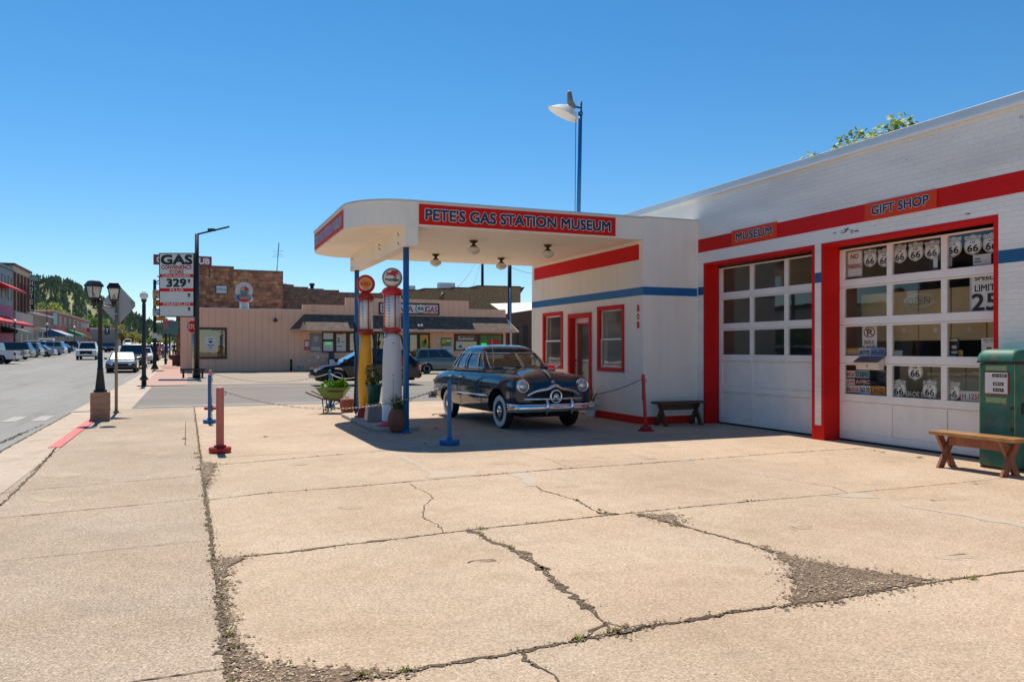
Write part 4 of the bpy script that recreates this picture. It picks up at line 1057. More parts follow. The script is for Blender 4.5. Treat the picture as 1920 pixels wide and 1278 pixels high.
for L_ in ([(-40, 46), (-30, 56), (-8, 54), (18, 46), (34, 40), (36, 26), (24, 18), (6, 24), (-14, 26), (-32, 30)],
           [(-38, 40), (-44, 58), (-58, 54), (-60, 49), (-48, 48), (-30, 34)],
           [(-16, 50), (-6, 72), (8, 80), (34, 76), (70, 74), (60, 66), (68, 60), (56, 54), (62, 48), (44, 44), (20, 40)],
           [(-34, 36), (-52, 38), (-66, 24), (-70, 27), (-54, 46), (-34, 46)], [(-28, 30), (-48, 26), (-58, 14), (-62, 18), (-50, 33), (-30, 38)],
           [(22, 24), (40, 12), (34, -4), (40, -18), (45, -16), (41, -2), (50, 14), (36, 32)], [(10, 24), (26, 6), (22, -8), (27, -10), (33, 6), (24, 24)],
           [(32, 38), (50, 38), (68, 26), (60, 38), (70, 40), (50, 46), (32, 42)]):
    n0 = len(w.v); w.prism([(p[0], p[1] - .0003 * (n0 % 7), p[2]) for p in hp(L_)], (0, 0, 0), (0, -.003, 0), 0)
text(w, 'Mobilgas', (-.125, y - .004, z - .075), (1, 0, 0), (0, 0, 1), .25, .062, bold=.05, mi=1)
w.tube([(.178 * math.cos(t * math.pi / 20), y + .024, z + .178 * math.sin(t * math.pi / 20)) for t in range(40)], .003, 5, 1, closed=True)
w.obj('emblem', [m_txtred, m_txtblk], gw, recalc=False)
# hoses
w = MB(); w.tube([(-.13, .03, 1.8), (-.22, .02, 1.95), (-.24, 0, 1.7), (-.20, 0, 1.2), (-.22, 0, .6), (-.24, 0, .15), (-.2, .1, .06)], .022, 8); w.cyl((-.2, .02, 1.8), (-.24, .02, 2.0), .02); w.obj('hose', m_rubber, py)
w = MB(); w.tube([(.14, -.06, 1.78), (.20, -.06, 1.5), (.22, -.06, .9), (.14, -.12, .35), (.2, -.15, .15), (.34, -.12, .2)], .018, 8); w.obj('hose', m_rubber, py)
w = MB(); w.tube([(-.12, -.10, 1.80), (-.2, -.10, 1.76), (-.19, -.14, 1.66), (-.12, -.17, 1.66), (-.10, -.17, 1.74), (-.17, -.14, 1.79), (-.21, -.1, 1.86)], .012, 6); w.tube([(-.1, -.15, 1.76), (.02, -.17, 1.745), (.13, -.13, 1.72), (.17, -.05, 1.68)], .012, 6); w.obj('nozzle', M('aged_fittings', (.20, .15, .10), .5, metal=.5, var=.3, vs=20), pw)
w = MB(); w.tube([(.17, 0, 1.70), (.23, 0, 1.4), (.27, 0, .9), (.30, .02, .6), (.27, .05, .45)], .016, 8); w.obj('hose', m_rubber, pw)
w = MB(); w.tube([(.19, -.08, 1.32), (.20, -.09, 1.22), (.20, -.09, 1.12)], .008); w.ellipsoid((.275, .0, .58), .04, .04, .05); w.obj('crank', m_pred, pw)
# ------------------------------------------------------------------ pots and plants
m_terra = M('terracotta', (.17, .065, .04), .7, var=.2, vs=5, dirt=(.28, .13, .09), dirt_s=4, dirt_amt=.5, bump=.1)
m_terra2 = M('red_clay', (.30, .075, .04), .7, var=.2, vs=6)
m_leaf = M('leaf_green', (.045, .10, .018), .5, var=.35, vs=12)
m_leafy = M('leaf_yellow_green', (.11, .14, .02), .5, var=.35, vs=12)
m_lettuce = M('lettuce_green', (.22, .42, .03), .5, var=.25, vs=14)
m_gpot = M('green_plastic', (.01, .09, .055), .4)
m_soil = M('soil', (.05, .035, .025), .95, var=.3, vs=20)
def blades(mb, n, z, r0, L_, spread, wd=.014, droop=.5):
    for _ in range(n):
        a = R.random() * 6.28; q = R.random() * r0; l = L_ * R.uniform(.6, 1.1); s = spread * R.uniform(.3, 1.2)
        p0 = Vector((q * math.cos(a), q * math.sin(a), z)); d = Vector((math.cos(a), math.sin(a), 0)); sd_ = Vector((-math.sin(a), math.cos(a), 0)); pts = []
        for k in range(5):
            t = k / 4; pts.append(p0 + d * (s * l * t * (1 + droop * t)) + Vector((0, 0, l * (t - droop * .9 * s * t * t))))
        for k in range(4):
            w0 = wd * (1 - (k / 4) ** 2); w1 = wd * (1 - ((k + 1) / 4) ** 2)
            mb.add([pts[k] - sd_ * w0, pts[k] + sd_ * w0, pts[k + 1] + sd_ * w1, pts[k + 1] - sd_ * w1], [(0, 1, 2, 3)])
def potted(name, label, loc, prof, pm, n, z, L_, spread, lm, wd=.014, r0=.08, cat='potted plant', leafball=0):
    r = thing(name, label, cat, loc)
    w = MB(); w.lathe(prof, 28); w.obj('pot', pm, r)
    w = MB(); w.lathe([(0, z - .02), (prof[-1][0] * .98, z - .02)], 20); w.obj('soil', m_soil, r)
    w = MB(); blades(w, n, z - .02, r0, L_, spread, wd)
    for _ in range(leafball):
        a, e = R.random() * 6.28, R.random(); c = Vector((math.cos(a) * .17 * R.random() ** .5, math.sin(a) * .17 * R.random() ** .5, z + .02 + .36 * e)); u = Vector((R.gauss(0, 1), R.gauss(0, 1), R.gauss(0, 1))).normalized(); v = u.orthogonal().normalized(); s = R.uniform(.02, .045)
        w.add([c - u * s, c + v * s * .5, c + u * s, c - v * s * .5], [(0, 1, 2, 3)])
    w.obj('foliage', lm, r, recalc=False); return r
x_, y_ = G(749, 811)
potted('potted_plant', 'big brown terracotta urn with spiky green plant behind the near blue canopy post', (3.55, 14.12, 0), [(.11, 0), (.15, .06), (.185, .17), (.19, .26), (.165, .36), (.13, .41), (.135, .43)], m_terra, 70, .42, .36, .75, m_leaf, .012)
x_, y_ = G(664, 775)
potted('potted_plant', 'small red clay pot beside the far blue canopy post', (3.42, 18.35, 0), [(.10, 0), (.15, .10), (.165, .22), (.15, .34), (.12, .38)], m_terra2, 14, .37, .12, .6, m_leaf, .008)
potted('potted_plant', 'green plastic pot of bushy greenery between the two gas pumps', (3.46, 15.75, .44), [(.115, 0), (.16, .34), (.17, .36)], m_gpot, 40, .36, .34, .9, m_leaf, .008, leafball=230)
x_, y_ = G(1103, 782)
potted('potted_plant', 'white pot of thin grassy leaves beside the office door', (x_ + .05, y_, 0), [(.10, 0), (.105, .03), (.10, .04), (.145, .29), (.15, .30)], M('white_pot', (.66, .66, .66), .4), 60, .29, .5, .5, m_leafy, .008)
w = MB(); x_, y_ = 3.46, 15.75
w.prism([(-.15, -.15, 0), (.15, -.15, 0), (.15, .15, 0), (-.15, .15, 0)], (x_, y_, .07), (x_, y_, .075))
rows = [[(x_ + sx * .165 * k, y_ + sy * .165 * k, z) for sx, sy in ((-1, -1), (1, -1), (1, 1), (-1, 1))] for k, z in ((1, .08), (.78, .43))]
w.grid(rows, close=True, smooth=False); w.add([rows[1][i] for i in range(4)], [(0, 1, 2, 3)])
tag(w.obj('plant_stand', M('galvanised_box', (.20, .21, .22), .35, metal=.7, var=.15), bevel=.01), 'dark grey metal box carrying the green pot between the pumps', 'plant stand')
# ------------------------------------------------------------------ wheelbarrow of lettuce
m_wbg = M('wheelbarrow_green', (.17, .27, .055), .6, var=.2, vs=5, dirt=(.15, .05, .02), dirt_s=5, dirt_amt=.95)
m_rust = M('rusty_steel', (.06, .035, .025), .8, var=.3, vs=12)
x_, y_ = G(627, 773)
wb = thing('wheelbarrow', 'rusty green wheelbarrow used as a planter beside the yellow pump', 'wheelbarrow', (x_, y_, 0), -YAW)
w = MB()
tb = [(-.20, -.15), (.17, -.15), (.17, .15), (-.20, .15)]; tt = [(-.38, -.27), (.34, -.27), (.34, .27), (-.38, .27)]
w.grid([[(x, y, .33) for x, y in tb], [(x, y, .60) for x, y in tt], [(x * 1.06, y * 1.08, .605) for x, y in tt], [(x * 1.06, y * 1.08, .59) for x, y in tt]], close=True, smooth=False); w.add([(x, y, .33) for x, y in tb], [(0, 1, 2, 3)])
q = w.obj('tub', m_wbg, wb); sm = q.modifiers.new('s', 'SOLIDIFY'); sm.thickness = .006
for sg in (-1, 1):
    w = MB(); w.tube([(-.62, sg * .29, .50), (-.25, sg * .20, .34), (.10, sg * .12, .29), (.34, sg * .07, .17)], .018, 8); w.obj('handle', M('red_brown_wood', (.16, .05, .03), .7), wb)
    w = MB(); w.tube([(-.24, sg * .19, .33), (-.22, sg * .17, .02), (-.12, sg * .17, .02), (-.02, sg * .14, .30)], .015, 6); w.tube([(-.22, sg * .17, .10), (.15, sg * .14, .10), (.30, sg * .09, .17)], .012, 6); w.obj('leg', m_rust, wb)
w = MB(); w.tube([(-.2, -.17, .06), (-.2, .17, .06)], .012, 6); w.tube([(-.15, -.15, .12), (.2, -.13, .26), (.24, -.2, .48)], .012, 6); w.box(-.1, .25, -.282, -.276, .50, .53); w.obj('brace', m_rust, wb)
w = MB(); w.lathe([(.10, -.03), (.155, -.035), (.175, 0), (.155, .035), (.10, .03), (.03, .04), (.03, -.04), (.10, -.03)], 24, org=(.30, 0, .175), axis='y'); w.obj('wheel', m_rust, wb)
for hx in (-.12, 0.0):
    w = MB(); w.ellipsoid((hx, -.2, .19), .035, .035, .035, 10, 8); w.obj('blue_ball', M('blue_ball', (.05, .25, .45), .2), wb)
lt = thing('lettuce', 'bright green lettuce plants growing in the wheelbarrow tub', 'plant', (x_, y_, 0), -YAW)
w = MB(); w.add([(x * .93, y * .93, .57) for x, y in tt], [(0, 1, 2, 3)]); w.obj('soil', m_soil, lt)
w = MB()
for cx_ in range(9):
    bx_, by_ = R.uniform(-.33, .28), R.uniform(-.2, .2); hh = R.uniform(.10, .24)
    for _ in range(90):
        a = R.random() * 6.28; e = R.random(); rr = .12 * math.sin(math.pi * min(1, e + .15)) * R.uniform(.5, 1)
        c = Vector((bx_ + rr * math.cos(a), by_ + rr * math.sin(a), .57 + hh * e)); u = Vector((math.cos(a), math.sin(a), R.uniform(-.1, .9))).normalized(); v = u.orthogonal(); v = v * math.cos(e * 3) + u.cross(v) * math.sin(e * 3); s = R.uniform(.02, .042)
        w.add([c - v * s * .8, c + u * s * .5 - v * s * .6, c + u * s * 1.3, c + u * s * .5 + v * s * .7, c + v * s * .7], [(0, 1, 2, 3, 4)])
w.obj('foliage', m_lettuce, lt, recalc=False)
# ------------------------------------------------------------------ stanchions and chains
m_pink = M('faded_pink_paint', (.56, .16, .12), .6, var=.1, vs=4, dirt=(.50, .28, .20), dirt_s=3, dirt_amt=.5)
m_baser = M('base_red', (.42, .012, .01), .5, var=.08)
m_bblue = M('stanchion_blue', (.008, .13, .34), .45, var=.08)
def stanchion(label, loc, h, r, pm, br, bh, bm_, lean=(0, 0), square=False, cap=None):
    s = thing('stanchion', label, 'stanchion', (loc[0], loc[1], 0), R.uniform(-.2, .2), 'painted stanchions round the forecourt')
    w = MB()
    if square: w.prism([(-br, -br, 0), (br, -br, 0), (br, br, 0), (-br, br, 0)], (0, 0, 0), (0, 0, .03)); w.cyl((0, 0, .03), (0, 0, bh), br * 1.1, br * .8, n=4); w.cyl((0, 0, bh), (0, 0, bh + .06), r * 1.6, r * 1.1)
    else: w.lathe([(br * .96, 0), (br, .012), (br * .99, bh * .5), (br * 1.03, bh * .75), (br * .97, bh), (br * .5, bh * .92), (r * 1.6, bh * .95), (r * 1.5, bh + .03), (r, bh + .035)], 28)
    w.obj('base', bm_, s)
    w = MB(); w.cyl((0, 0, bh * .8), (lean[0], lean[1], h - r * .4), r, n=16, cap=False); w.ellipsoid((lean[0], lean[1], h - r * .4), r, r, r * .45 if r > .045 else r, 16, 8); w.obj('post', pm, s)
    w = MB(); hx = r + .012; w.tube([(lean[0] * .9 + hx * math.cos(t) * .0 + r, lean[1] * .9, h * .91), (lean[0] * .9 + r + .03, lean[1] * .9, h * .90), (lean[0] * .9 + r + .03, lean[1] * .9, h * .86), (lean[0] * .9 + r, lean[1] * .9, h * .86)], .006, 5) if False else w.tube([(lean[0] * .9 + r - .004, lean[1] * .9, h * .93), (lean[0] * .9 + r + .028, lean[1] * .9, h * .92), (lean[0] * .9 + r + .028, lean[1] * .9, h * .88), (lean[0] * .9 + r - .004, lean[1] * .9, h * .88)], .006, 5); w.obj('hook', m_black, s)
    return s
stanchion('faded pink stanchion on a red dish base, nearest on the forecourt', (.45, 12.33), .955, .055, m_pink, .155, .08, m_baser)
stanchion('thin blue stanchion on a blue base just behind the pink one', (.43, 17.32), .98, .032, m_bblue, .125, .075, m_bblue)
stanchion('far pink stanchion with red base beside the side street', (.55, 21.3), .96, .045, m_pink, .15, .06, m_baser)
stanchion('blue stanchion in front of the vintage sedan', (3.84, 11.99), 1.01, .032, m_bblue, .16, .085, m_bblue)
stanchion('leaning red stanchion by the office corner', (7.81, 12.59), 1.03, .032, M('stanchion_red', (.55, .012, .012), .45), .105, .10, m_baser, lean=(-.055, 0), square=True)
stanchion('blue stanchion behind the lettuce wheelbarrow', (3.38, 20.5), .96, .035, m_bblue, .13, .07, m_bblue)
m_chain = M('steel_chain', (.30, .26, .21), .5, metal=.6, var=.3, vs=30)
m_chaind = M('black_chain', (.03, .03, .032), .5, metal=.5)
def catenary(p0, p1, sag, n=40):
    p0, p1 = Vector(p0), Vector(p1)
    return [p0.lerp(p1, k / n) - Vector((0, 0, sag * 4 * (k / n) * (1 - k / n))) for k in range(n + 1)]
def chain(label, p0, p1, sag, mat, link=.042, name='chain', group=None):
    P = catenary(p0, p1, sag, 200); w = MB(); acc = 0; last = P[0]; k = 0; pts = [P[0]]
    for p in P[1:]:
        if (p - last).length >= link * .8: pts.append(p); last = p
    for a, b in zip(pts, pts[1:]):
        c = (a + b) / 2; d = (b - a).normalized(); s = d.cross(Vector((0, 0, 1))).normalized(); u = s.cross(d)
        e = s if k % 2 else u; k += 1
        w.tube([c + d * (link * .55 * math.cos(t * math.pi / 4)) + e * (link * .26 * math.sin(t * math.pi / 4)) for t in range(8)], link * .10, 4, closed=True)
    return tag(w.obj(name, mat), label, 'chain', group)
chain('pale steel chain sagging from the nearest pink stanchion to the blue one', (.52, 12.33, .885), (3.80, 11.99, .92), .30, m_chain)
e = atD(1108, 740, 16.9)
chain('dark chain running from the leaning red stanchion to the office door', (7.72, 12.59, .955), e, .05, m_chaind, .034)
w = MB(); w.tube([(7.73, 12.57, .93 - k * .05) for k in range(8)], .007, 5); tag(w.obj('chain', m_chaind), 'loose chain end hanging down the leaning red stanchion', 'chain')
m_rope = M('white_rope', (.62, .58, .50), .9)
for lab, a, b, s in (('white rope from the stanchion behind the wheelbarrow to the far canopy post', (3.38, 20.5, .89), (3.665, 18.54, .86), .08), ('thin white rope between the far pink stanchion and the wheelbarrow', (.60, 21.3, .9), (3.36, 20.5, .89), .22), ('white rope hanging between the thin blue stanchion and far pink one', (.47, 17.34, .92), (.57, 21.25, .55), .30)):
    w = MB(); w.tube(catenary(a, b, s, 24), .009, 5); tag(w.obj('rope', m_rope), lab, 'rope')
# ------------------------------------------------------------------ benches
m_wood = M('varnished_wood', (.42, .20, .055), .4, var=.22, vs=3, stretch=(6, 1, 6), coat=.3, bump=.1, bs=14)
m_woodr = M('reddish_wood', (.27, .085, .035), .45, var=.25, vs=4, stretch=(5, 5, 1), coat=.2, bump=.1, bs=14)
m_woodd = M('dark_wood', (.10, .05, .028), .6, var=.25, vs=4, stretch=(1, 6, 6), bump=.1, bs=14)
def bench(label, loc, rz, L_, H, top, leg):
    b = thing('bench', label, 'bench', loc, rz)
    w = MB(); n = 14
    for s in (0,):
        vs = []
        for i in range(n + 1):
            x = -L_ / 2 + L_ * i / n; e = R.uniform(-.006, .006)
            vs.append([(x, -.145 + e, H - .045), (x, .145 + e * .5, H - .045), (x, .145 - e, H), (x, -.145 - e, H)])
        w.grid(vs, close=True, smooth=False); w.f.append([0, 1, 2, 3]); w.f.append([n * 4 + k for k in range(4)]); w.m += [0, 0]; w.sm += [False, False]
    w.obj('seat', top, b, bevel=.004)
    for x in (-L_ * .37, L_ * .37):
        for sg in (1, -1):
            w = MB(); w.beam((x + sg * .021, -sg * .15, 0), (x + sg * .021, sg * .13, H - .046), .04, .10, (1, 0, 0)) if False else w.prism([(x + sg * .021 - .02, -sg * .20, 0), (x + sg * .021 - .02, -sg * .09, 0), (x + sg * .021 - .02, sg * .16, H - .047), (x + sg * .021 - .02, sg * .05, H - .047)], (0, 0, 0), (.04, 0, 0)); w.obj('leg', leg, b, bevel=.004)
    w = MB(); w.box(-L_ * .37 + .045, L_ * .37 - .045, -.02, .02, H - .17, H - .06); w.obj('stretcher', leg, b, bevel=.004)
    return b
bench('varnished wooden trestle bench in front of the green kerosene pump', (9.02, 6.90, 0), math.radians(92), 1.12, .455, m_wood, m_woodr)
bench('dark wooden trestle bench against the office side wall', (9.05, 13.36, 0), 0, 1.10, .475, m_woodd, m_woodd)
# ------------------------------------------------------------------ kerosene pump
m_kgreen = M('worn_green_paint', (.025, .145, .105), .55, var=.35, vs=4, dirt=(.20, .13, .075), dirt_s=6, dirt_amt=.9, bump=.15)
m_kend = M('worn_light_green', (.22, .36, .12), .6, var=.2, vs=8, dirt=(.03, .14, .10), dirt_s=7, dirt_amt=.8)
kp = thing('kerosene_pump', 'worn green kerosene pump with white dial face behind the wooden bench', 'fuel pump', (9.38, 6.90, 0))
# front faces -x; y from +.245 (left in view) to -.245
w = MB(); w.box(0, .36, -.245, .245, .03, 1.33); w.obj('cabinet', m_kgreen, kp, bevel=.02)
w = MB(); w.box(.01, .36, -.235, .235, 0, .03); w.obj('plinth', m_rust, kp)
w = MB()
rws = []
for x, z in ((-.012, 1.355), (-.012, 1.40), (.01, 1.455), (.06, 1.485), (.18, 1.495), (.30, 1.48), (.36, 1.44), (.372, 1.355)):
    k = 1.0 if z < 1.45 else .93
    rws.append([(x, -.257 * k, z), (x, -.20 * k, z + .012 * (z > 1.4)), (x, .20 * k, z + .012 * (z > 1.4)), (x, .257 * k, z)])
w.grid(rws, smooth=True)
for s in (0, 3): w.f.append([len(w.v) - 32 + i * 4 + s for i in range(8)]); w.m.append(0); w.sm.append(False)
w.add([r_[0] for r_ in (rws[0], rws[-1])] + [r_[3] for r_ in (rws[-1], rws[0])], [(0, 1, 2, 3)])
w.obj('top_hood', m_kgreen, kp)
w = MB(); w.box(-.016, .376, -.262, .262, 1.332, 1.356); w.obj('rain_gutter', m_rust, kp)
w = MB(); w.box(-.012, -.001, -.16, .16, .94, 1.22); w.obj('dial_frame', M('dial_red', (.35, .03, .02), .5), kp, bevel=.01)
w = MB(); w.box(-.018, -.0125, -.148, .148, .952, 1.208); q = w.obj('dial_face', M('dial_white', (.68, .67, .66), .4, var=.03), kp, bevel=.004)
for i, (z, ww) in enumerate(((1.155, .19), (1.05, .14), (.975, .14))):
    w = MB(); yc = -.03 if i else -.045; w.box(-.0205, -.0182, yc - ww / 2, yc + ww / 2, z, z + .042); o = w.obj('number_window', m_under, kp)
    w = MB(); text(w, '01250' if i == 0 else '0890'[:4] if i == 1 else '0157', (-.0212, yc + ww * .4, z + .009), (0, -1, 0), (0, 0, 1), ww * .8, .024); w.obj('digits', m_cream, o)
for z, h in ((1.235, .065), (.83, .075)):
    w = MB(); w.box(-.004, -.001, -.13, .15, z, z + h); o = w.obj('name_plate', m_kend, kp)
    w = MB(); text(w, 'KEROSENE', (-.0055, .13, z + .013), (0, -1, 0), (0, 0, 1), .24, h - .026, bold=.03); w.obj('lettering', M('faded_letters', (.42, .46, .30), .6), o)
w = MB(); w.cyl((0, -.20, .78), (-.02, -.20, .78), .018); w.cyl((0, -.20, .52), (-.02, -.20, .52), .018); w.box(.10, .16, -.262, -.246, .70, .84); w.obj('latch', m_rust, kp)
w = MB(); w.box(-.004, -.0005, -.236, -.226, .05, 1.32); w.box(-.004, -.0005, .226, .236, .05, 1.32); w.obj('corner_bead', m_kend, kp)
# ------------------------------------------------------------------ gift shop window: signs, plates and what hangs behind the panes
XS_ = 10.135
def uvx(u, v, x=XS_): return onX(u, v, x)
def zp(x, y): return (1560 + x / 3.55, 420 + y / 3.55)      # spots read from the enlarged photograph
m_shield = M('shield_white', (.90, .87, .80), .45, var=.06, vs=6, dirt=(.5, .46, .38), dirt_s=9, dirt_amt=.35)
m_ink = M('sign_black', (.015, .015, .015), .5)
m_inkred = M('sign_red_ink', (.40, .03, .025), .5)
def on_wall(y, z, x=XS_): return Vector((x, y, z))
UX, UZ, NN = Vector((0, -1, 0)), Vector((0, 0, 1)), Vector((-1, 0, 0))
SHP = [(0, -1), (.30, -.90), (.62, -.76), (.86, -.52), (.97, -.18), (.90, .18), (.80, .42), (.84, .60), (.96, .76), (.74, .92), (.50, .84), (.26, .90), (0, 1.0)]
SHP = SHP + [(-a, b) for a, b in SHP[-2:0:-1]]
def shield(label, x0, y0, x1, y1, state, tall=None):
    "x0..y1: box in the enlarged view"
    ya, zt = uvx(*zp(x0, y0)); yb, _ = uvx(*zp(x1, y0)); _, zb = uvx(*zp((x0 + x1) / 2, y1)); _, zt = uvx(*zp((x0 + x1) / 2, y0))
    cy, cz, hw, hh = (ya + yb) / 2, (zt + zb) / 2, (ya - yb) / 2, (zt - zb) / 2
    r = thing('route_shield', label, 'road sign', on_wall(cy, cz), 0, 'route shields in the gift shop window')
    def P(k, d): return [UX * (a * hw * k) + UZ * (b * hh * k) + NN * d for a, b in SHP]
    w = MB(); w.prism(P(1, 0), NN * 0, NN * .004); w.prism(P(.93, 0), NN * .0042, NN * .0052, 1); w.prism(P(.89, 0), NN * .0054, NN * .0064, 0)
    if state: w.prism([UX * a + UZ * b for a, b in ((-.82 * hw, .46 * hh), (.82 * hw, .46 * hh), (.83 * hw, .50 * hh), (-.83 * hw, .50 * hh))], NN * .0066, NN * .0070, 1)
    w.obj('plate', [m_shield, m_ink], r)
    w = MB()
    if state: text(w, state, UX * (-.72 * hw) + UZ * (.55 * hh) + NN * .0072, UX, UZ, 1.44 * hw, .20 * hh, bold=.02)
    text(w, 'US', UX * (-.27 * hw) + UZ * (.16 * hh) + NN * .0072, UX, UZ, .54 * hw, .20 * hh, bold=.06)
    text(w, '66', UX * (-.58 * hw) + UZ * (-.66 * hh) + NN * .0072, UX, UZ, 1.16 * hw, .66 * hh, bold=.05)
    w.obj('lettering', m_ink, r, recalc=False)
    return r
for a in (('white US 66 shield reading California beside the no parking sign', 210, 165, 300, 287, 'CALIFORNIA'),
          ('white US 66 shield cut off by the stile, reading Arizona, in the top left pane', 303, 160, 395, 286, 'ARIZONA'),
          ('white US 66 shield reading New Mexico, in the top middle pane', 404, 134, 502, 262, 'NEW MEXICO'),
          ('white US 66 shield reading Texas', 505, 118, 612, 248, 'TEXAS'),
          ('white US 66 shield reading Oklahoma, right end of the top middle pane', 614, 108, 722, 236, 'OKLAHOMA'),
          ('white US 66 shield reading Kansas', 752, 84, 868, 220, 'KANSAS'),
          ('white US 66 shield reading Missouri', 878, 70, 1000, 206, 'MISSOURI'),
          ('white US 66 shield reading Illinois, beside the red door surround', 1001, 56, 1126, 192, 'ILLINOIS'),
          ('white US 66 shield without a state name, in the bottom middle pane', 505, 905, 606, 1038, None),
          ('white US 66 shield reading Route', 394, 1032, 498, 1152, 'ROUTE'),
          ('small white Arizona US 66 shield in the bottom middle pane above a black plate', 602, 1036, 702, 1160, 'ARIZONA'),
          ('white Arizona US 66 shield in the bottom right pane beside the kerosene pump', 742, 1044, 858, 1174, 'ARIZONA')):
    shield(*a)
def board(name, label, cat, x0, y0, x1, y1, mat, items, x=XS_, d=.004, group=None, imat=None, edge=None):
    "flat sign facing the forecourt; items: (text, left, bottom, width, height as fractions, material index)"
    ya, zt = uvx(*zp(x0, y0), x); yb, _ = uvx(*zp(x1, y0), x); _, zb = uvx(*zp((x0 + x1) / 2, y1), x); _, zt = uvx(*zp((x0 + x1) / 2, y0), x)
    W_, H_ = ya - yb, zt - zb
    r = thing(name, label, cat, (x, ya, zb), 0, group)
    w = MB(); w.prism([UX * 0, UX * W_, UX * W_ + UZ * H_, UZ * H_], NN * 0, NN * d)
    if edge is not None:
        t = .03 * W_
        for q in ([(t, t), (W_ - t, t), (W_ - t, 1.6 * t), (t, 1.6 * t)], [(t, H_ - 1.6 * t), (W_ - t, H_ - 1.6 * t), (W_ - t, H_ - t), (t, H_ - t)], [(t, 1.6 * t), (1.6 * t, 1.6 * t), (1.6 * t, H_ - 1.6 * t), (t, H_ - 1.6 * t)], [(W_ - 1.6 * t, 1.6 * t), (W_ - t, 1.6 * t), (W_ - t, H_ - 1.6 * t), (W_ - 1.6 * t, H_ - 1.6 * t)]):
            w.prism([UX * a + UZ * b for a, b in q], NN * (d + .0003), NN * (d + .0008), 1)
    w.obj('panel', [mat, edge or mat], r)
    if items:
        w = MB()
        for t, l, b, ww, hh, mi in items:
            o = UX * (l * W_) + UZ * (b * H_) + NN * (d + .0012)
            if t == '#': w.prism([o, o + UX * (ww * W_), o + UX * (ww * W_) + UZ * (hh * H_), o + UZ * (hh * H_)], NN * 0, NN * .0008, mi)
            elif t == 'O': 
                c = o + UX * (ww * W_ / 2) + UZ * (hh * H_ / 2); w.tube([c + UX * (ww * W_ / 2 * math.cos(k * math.pi / 16)) + UZ * (hh * H_ / 2 * math.sin(k * math.pi / 16)) for k in range(32)], .009, 4, mi, closed=True)
                w.beam(c + UX * (-ww * W_ * .33) + UZ * (hh * H_ * .33) + NN * .004, c + UX * (ww * W_ * .33) + UZ * (-hh * H_ * .33) + NN * .004, .018, .004, NN, mi)
            else: text(w, t, o, UX, UZ, ww * W_, hh * H_, bold=.05, mi=mi)
        w.obj('lettering', imat or [m_ink, m_inkred], r, recalc=False)
    return r
board('no_parking_sign', 'white NO PARKING sign with red letters in the top left pane', 'road sign', 103, 180, 202, 350, m_shield, [('NO', .25, .70, .5, .18, 1), ('PARKING', .06, .32, .88, .17, 1)], edge=m_inkred)
board('speed_limit_sign', 'white SPEED LIMIT 25 sign partly hidden by the red surround', 'road sign', 919, 330, 1122, 590, m_shield, [('SPEED', .17, .84, .66, .11, 0), ('LIMIT', .17, .56, .66, .16, 0), ('25', .08, .07, .84, .42, 0)], edge=m_ink)
board('bike_lane_sign', 'white no parking bike lane sign with a red slashed circle', 'road sign', 203, 680, 300, 876, m_shield, [('P', .35, .68, .3, .22, 0), ('O', .14, .63, .72, .33, 1), ('BIKE', .16, .40, .68, .12, 1), ('LANE', .10, .22, .8, .12, 1)], x=10.20)
m_plw, m_plb, m_plk, m_ply, m_plm, m_plg = (M('plate_white', (.70, .69, .66), .4, var=.1), M('plate_blue', (.25, .40, .55), .4, var=.2, vs=9), M('plate_black', (.035, .035, .032), .4), M('plate_yellow', (.60, .33, .03), .4, var=.3, vs=9), M('plate_maroon', (.12, .012, .016), .4), M('plate_teal', (.25, .42, .42), .4, var=.2, vs=8))
pl_ink = [m_ink, m_inkred, M('plate_cream', (.60, .55, .42), .5), M('plate_navy', (.03, .05, .16), .5)]
for lab, x0, y0, x1, y1, mt, tx, mi in (
        ('orange and yellow licence plate at the left end of the upper plate row', 90, 826, 178, 876, m_ply, 'CHYBRE', 2), ('white licence plate reading 6NYV90 in the upper plate row', 180, 824, 256, 876, m_plw, '6NYV90', 3), ('pale blue licence plate reading 64E 658 in the upper plate row', 257, 822, 356, 876, m_plb, '64E-658', 3),
        ('reddish white licence plate at the top left of the lower plate stack', 90, 975, 152, 1020, m_plw, '8826', 1), ('teal licence plate below the letter box', 154, 972, 250, 1024, m_plg, '213SFO', 3), ('worn white licence plate in the second row of the stack', 90, 1030, 152, 1068, m_plw, '1670', 1), ('maroon licence plate with pale letters', 154, 1026, 258, 1070, m_plm, 'A-MRC', 2),
        ('white licence plate with a blue bird at the bottom left of the stack', 90, 1072, 182, 1120, m_plw, '806-2116', 1), ('white licence plate reading 563 in the bottom row', 184, 1074, 255, 1130, m_plw, '563 70', 3), ('orange sunset licence plate in the bottom row', 256, 1078, 356, 1136, m_ply, 'LAND', 1),
        ('cream on black licence plate reading 634 CVE', 485, 1098, 590, 1160, m_plk, '634-CVE', 2), ('black licence plate reading BZ 733', 587, 1104, 700, 1166, m_plk, 'BZ 733', 2), ('faded white licence plate reading 125E beside the kerosene pump', 858, 1112, 1000, 1176, m_plw, 'H 125E', 1)):
    board('licence_plate', lab, 'licence plate', x0, y0, x1, y1, mt, [(tx, .07, .2, .86, .55, mi)], imat=pl_ink, group='licence plates in the gift shop window', x=XS_ + R.uniform(0, .004))
board('poster', 'black poster with car pictures in the third row of panes', 'poster', 748, 760, 846, 886, M('poster_black', (.03, .03, .035), .5), [('#', .08, .86, .84, .1, 2), ('#', .1, .48, .34, .14, 1), ('#', .54, .46, .3, .16, 2), ('#', .1, .22, .3, .1, 2), ('#', .5, .2, .4, .12, 2), ('#', .2, .05, .6, .05, 2)], imat=pl_ink)
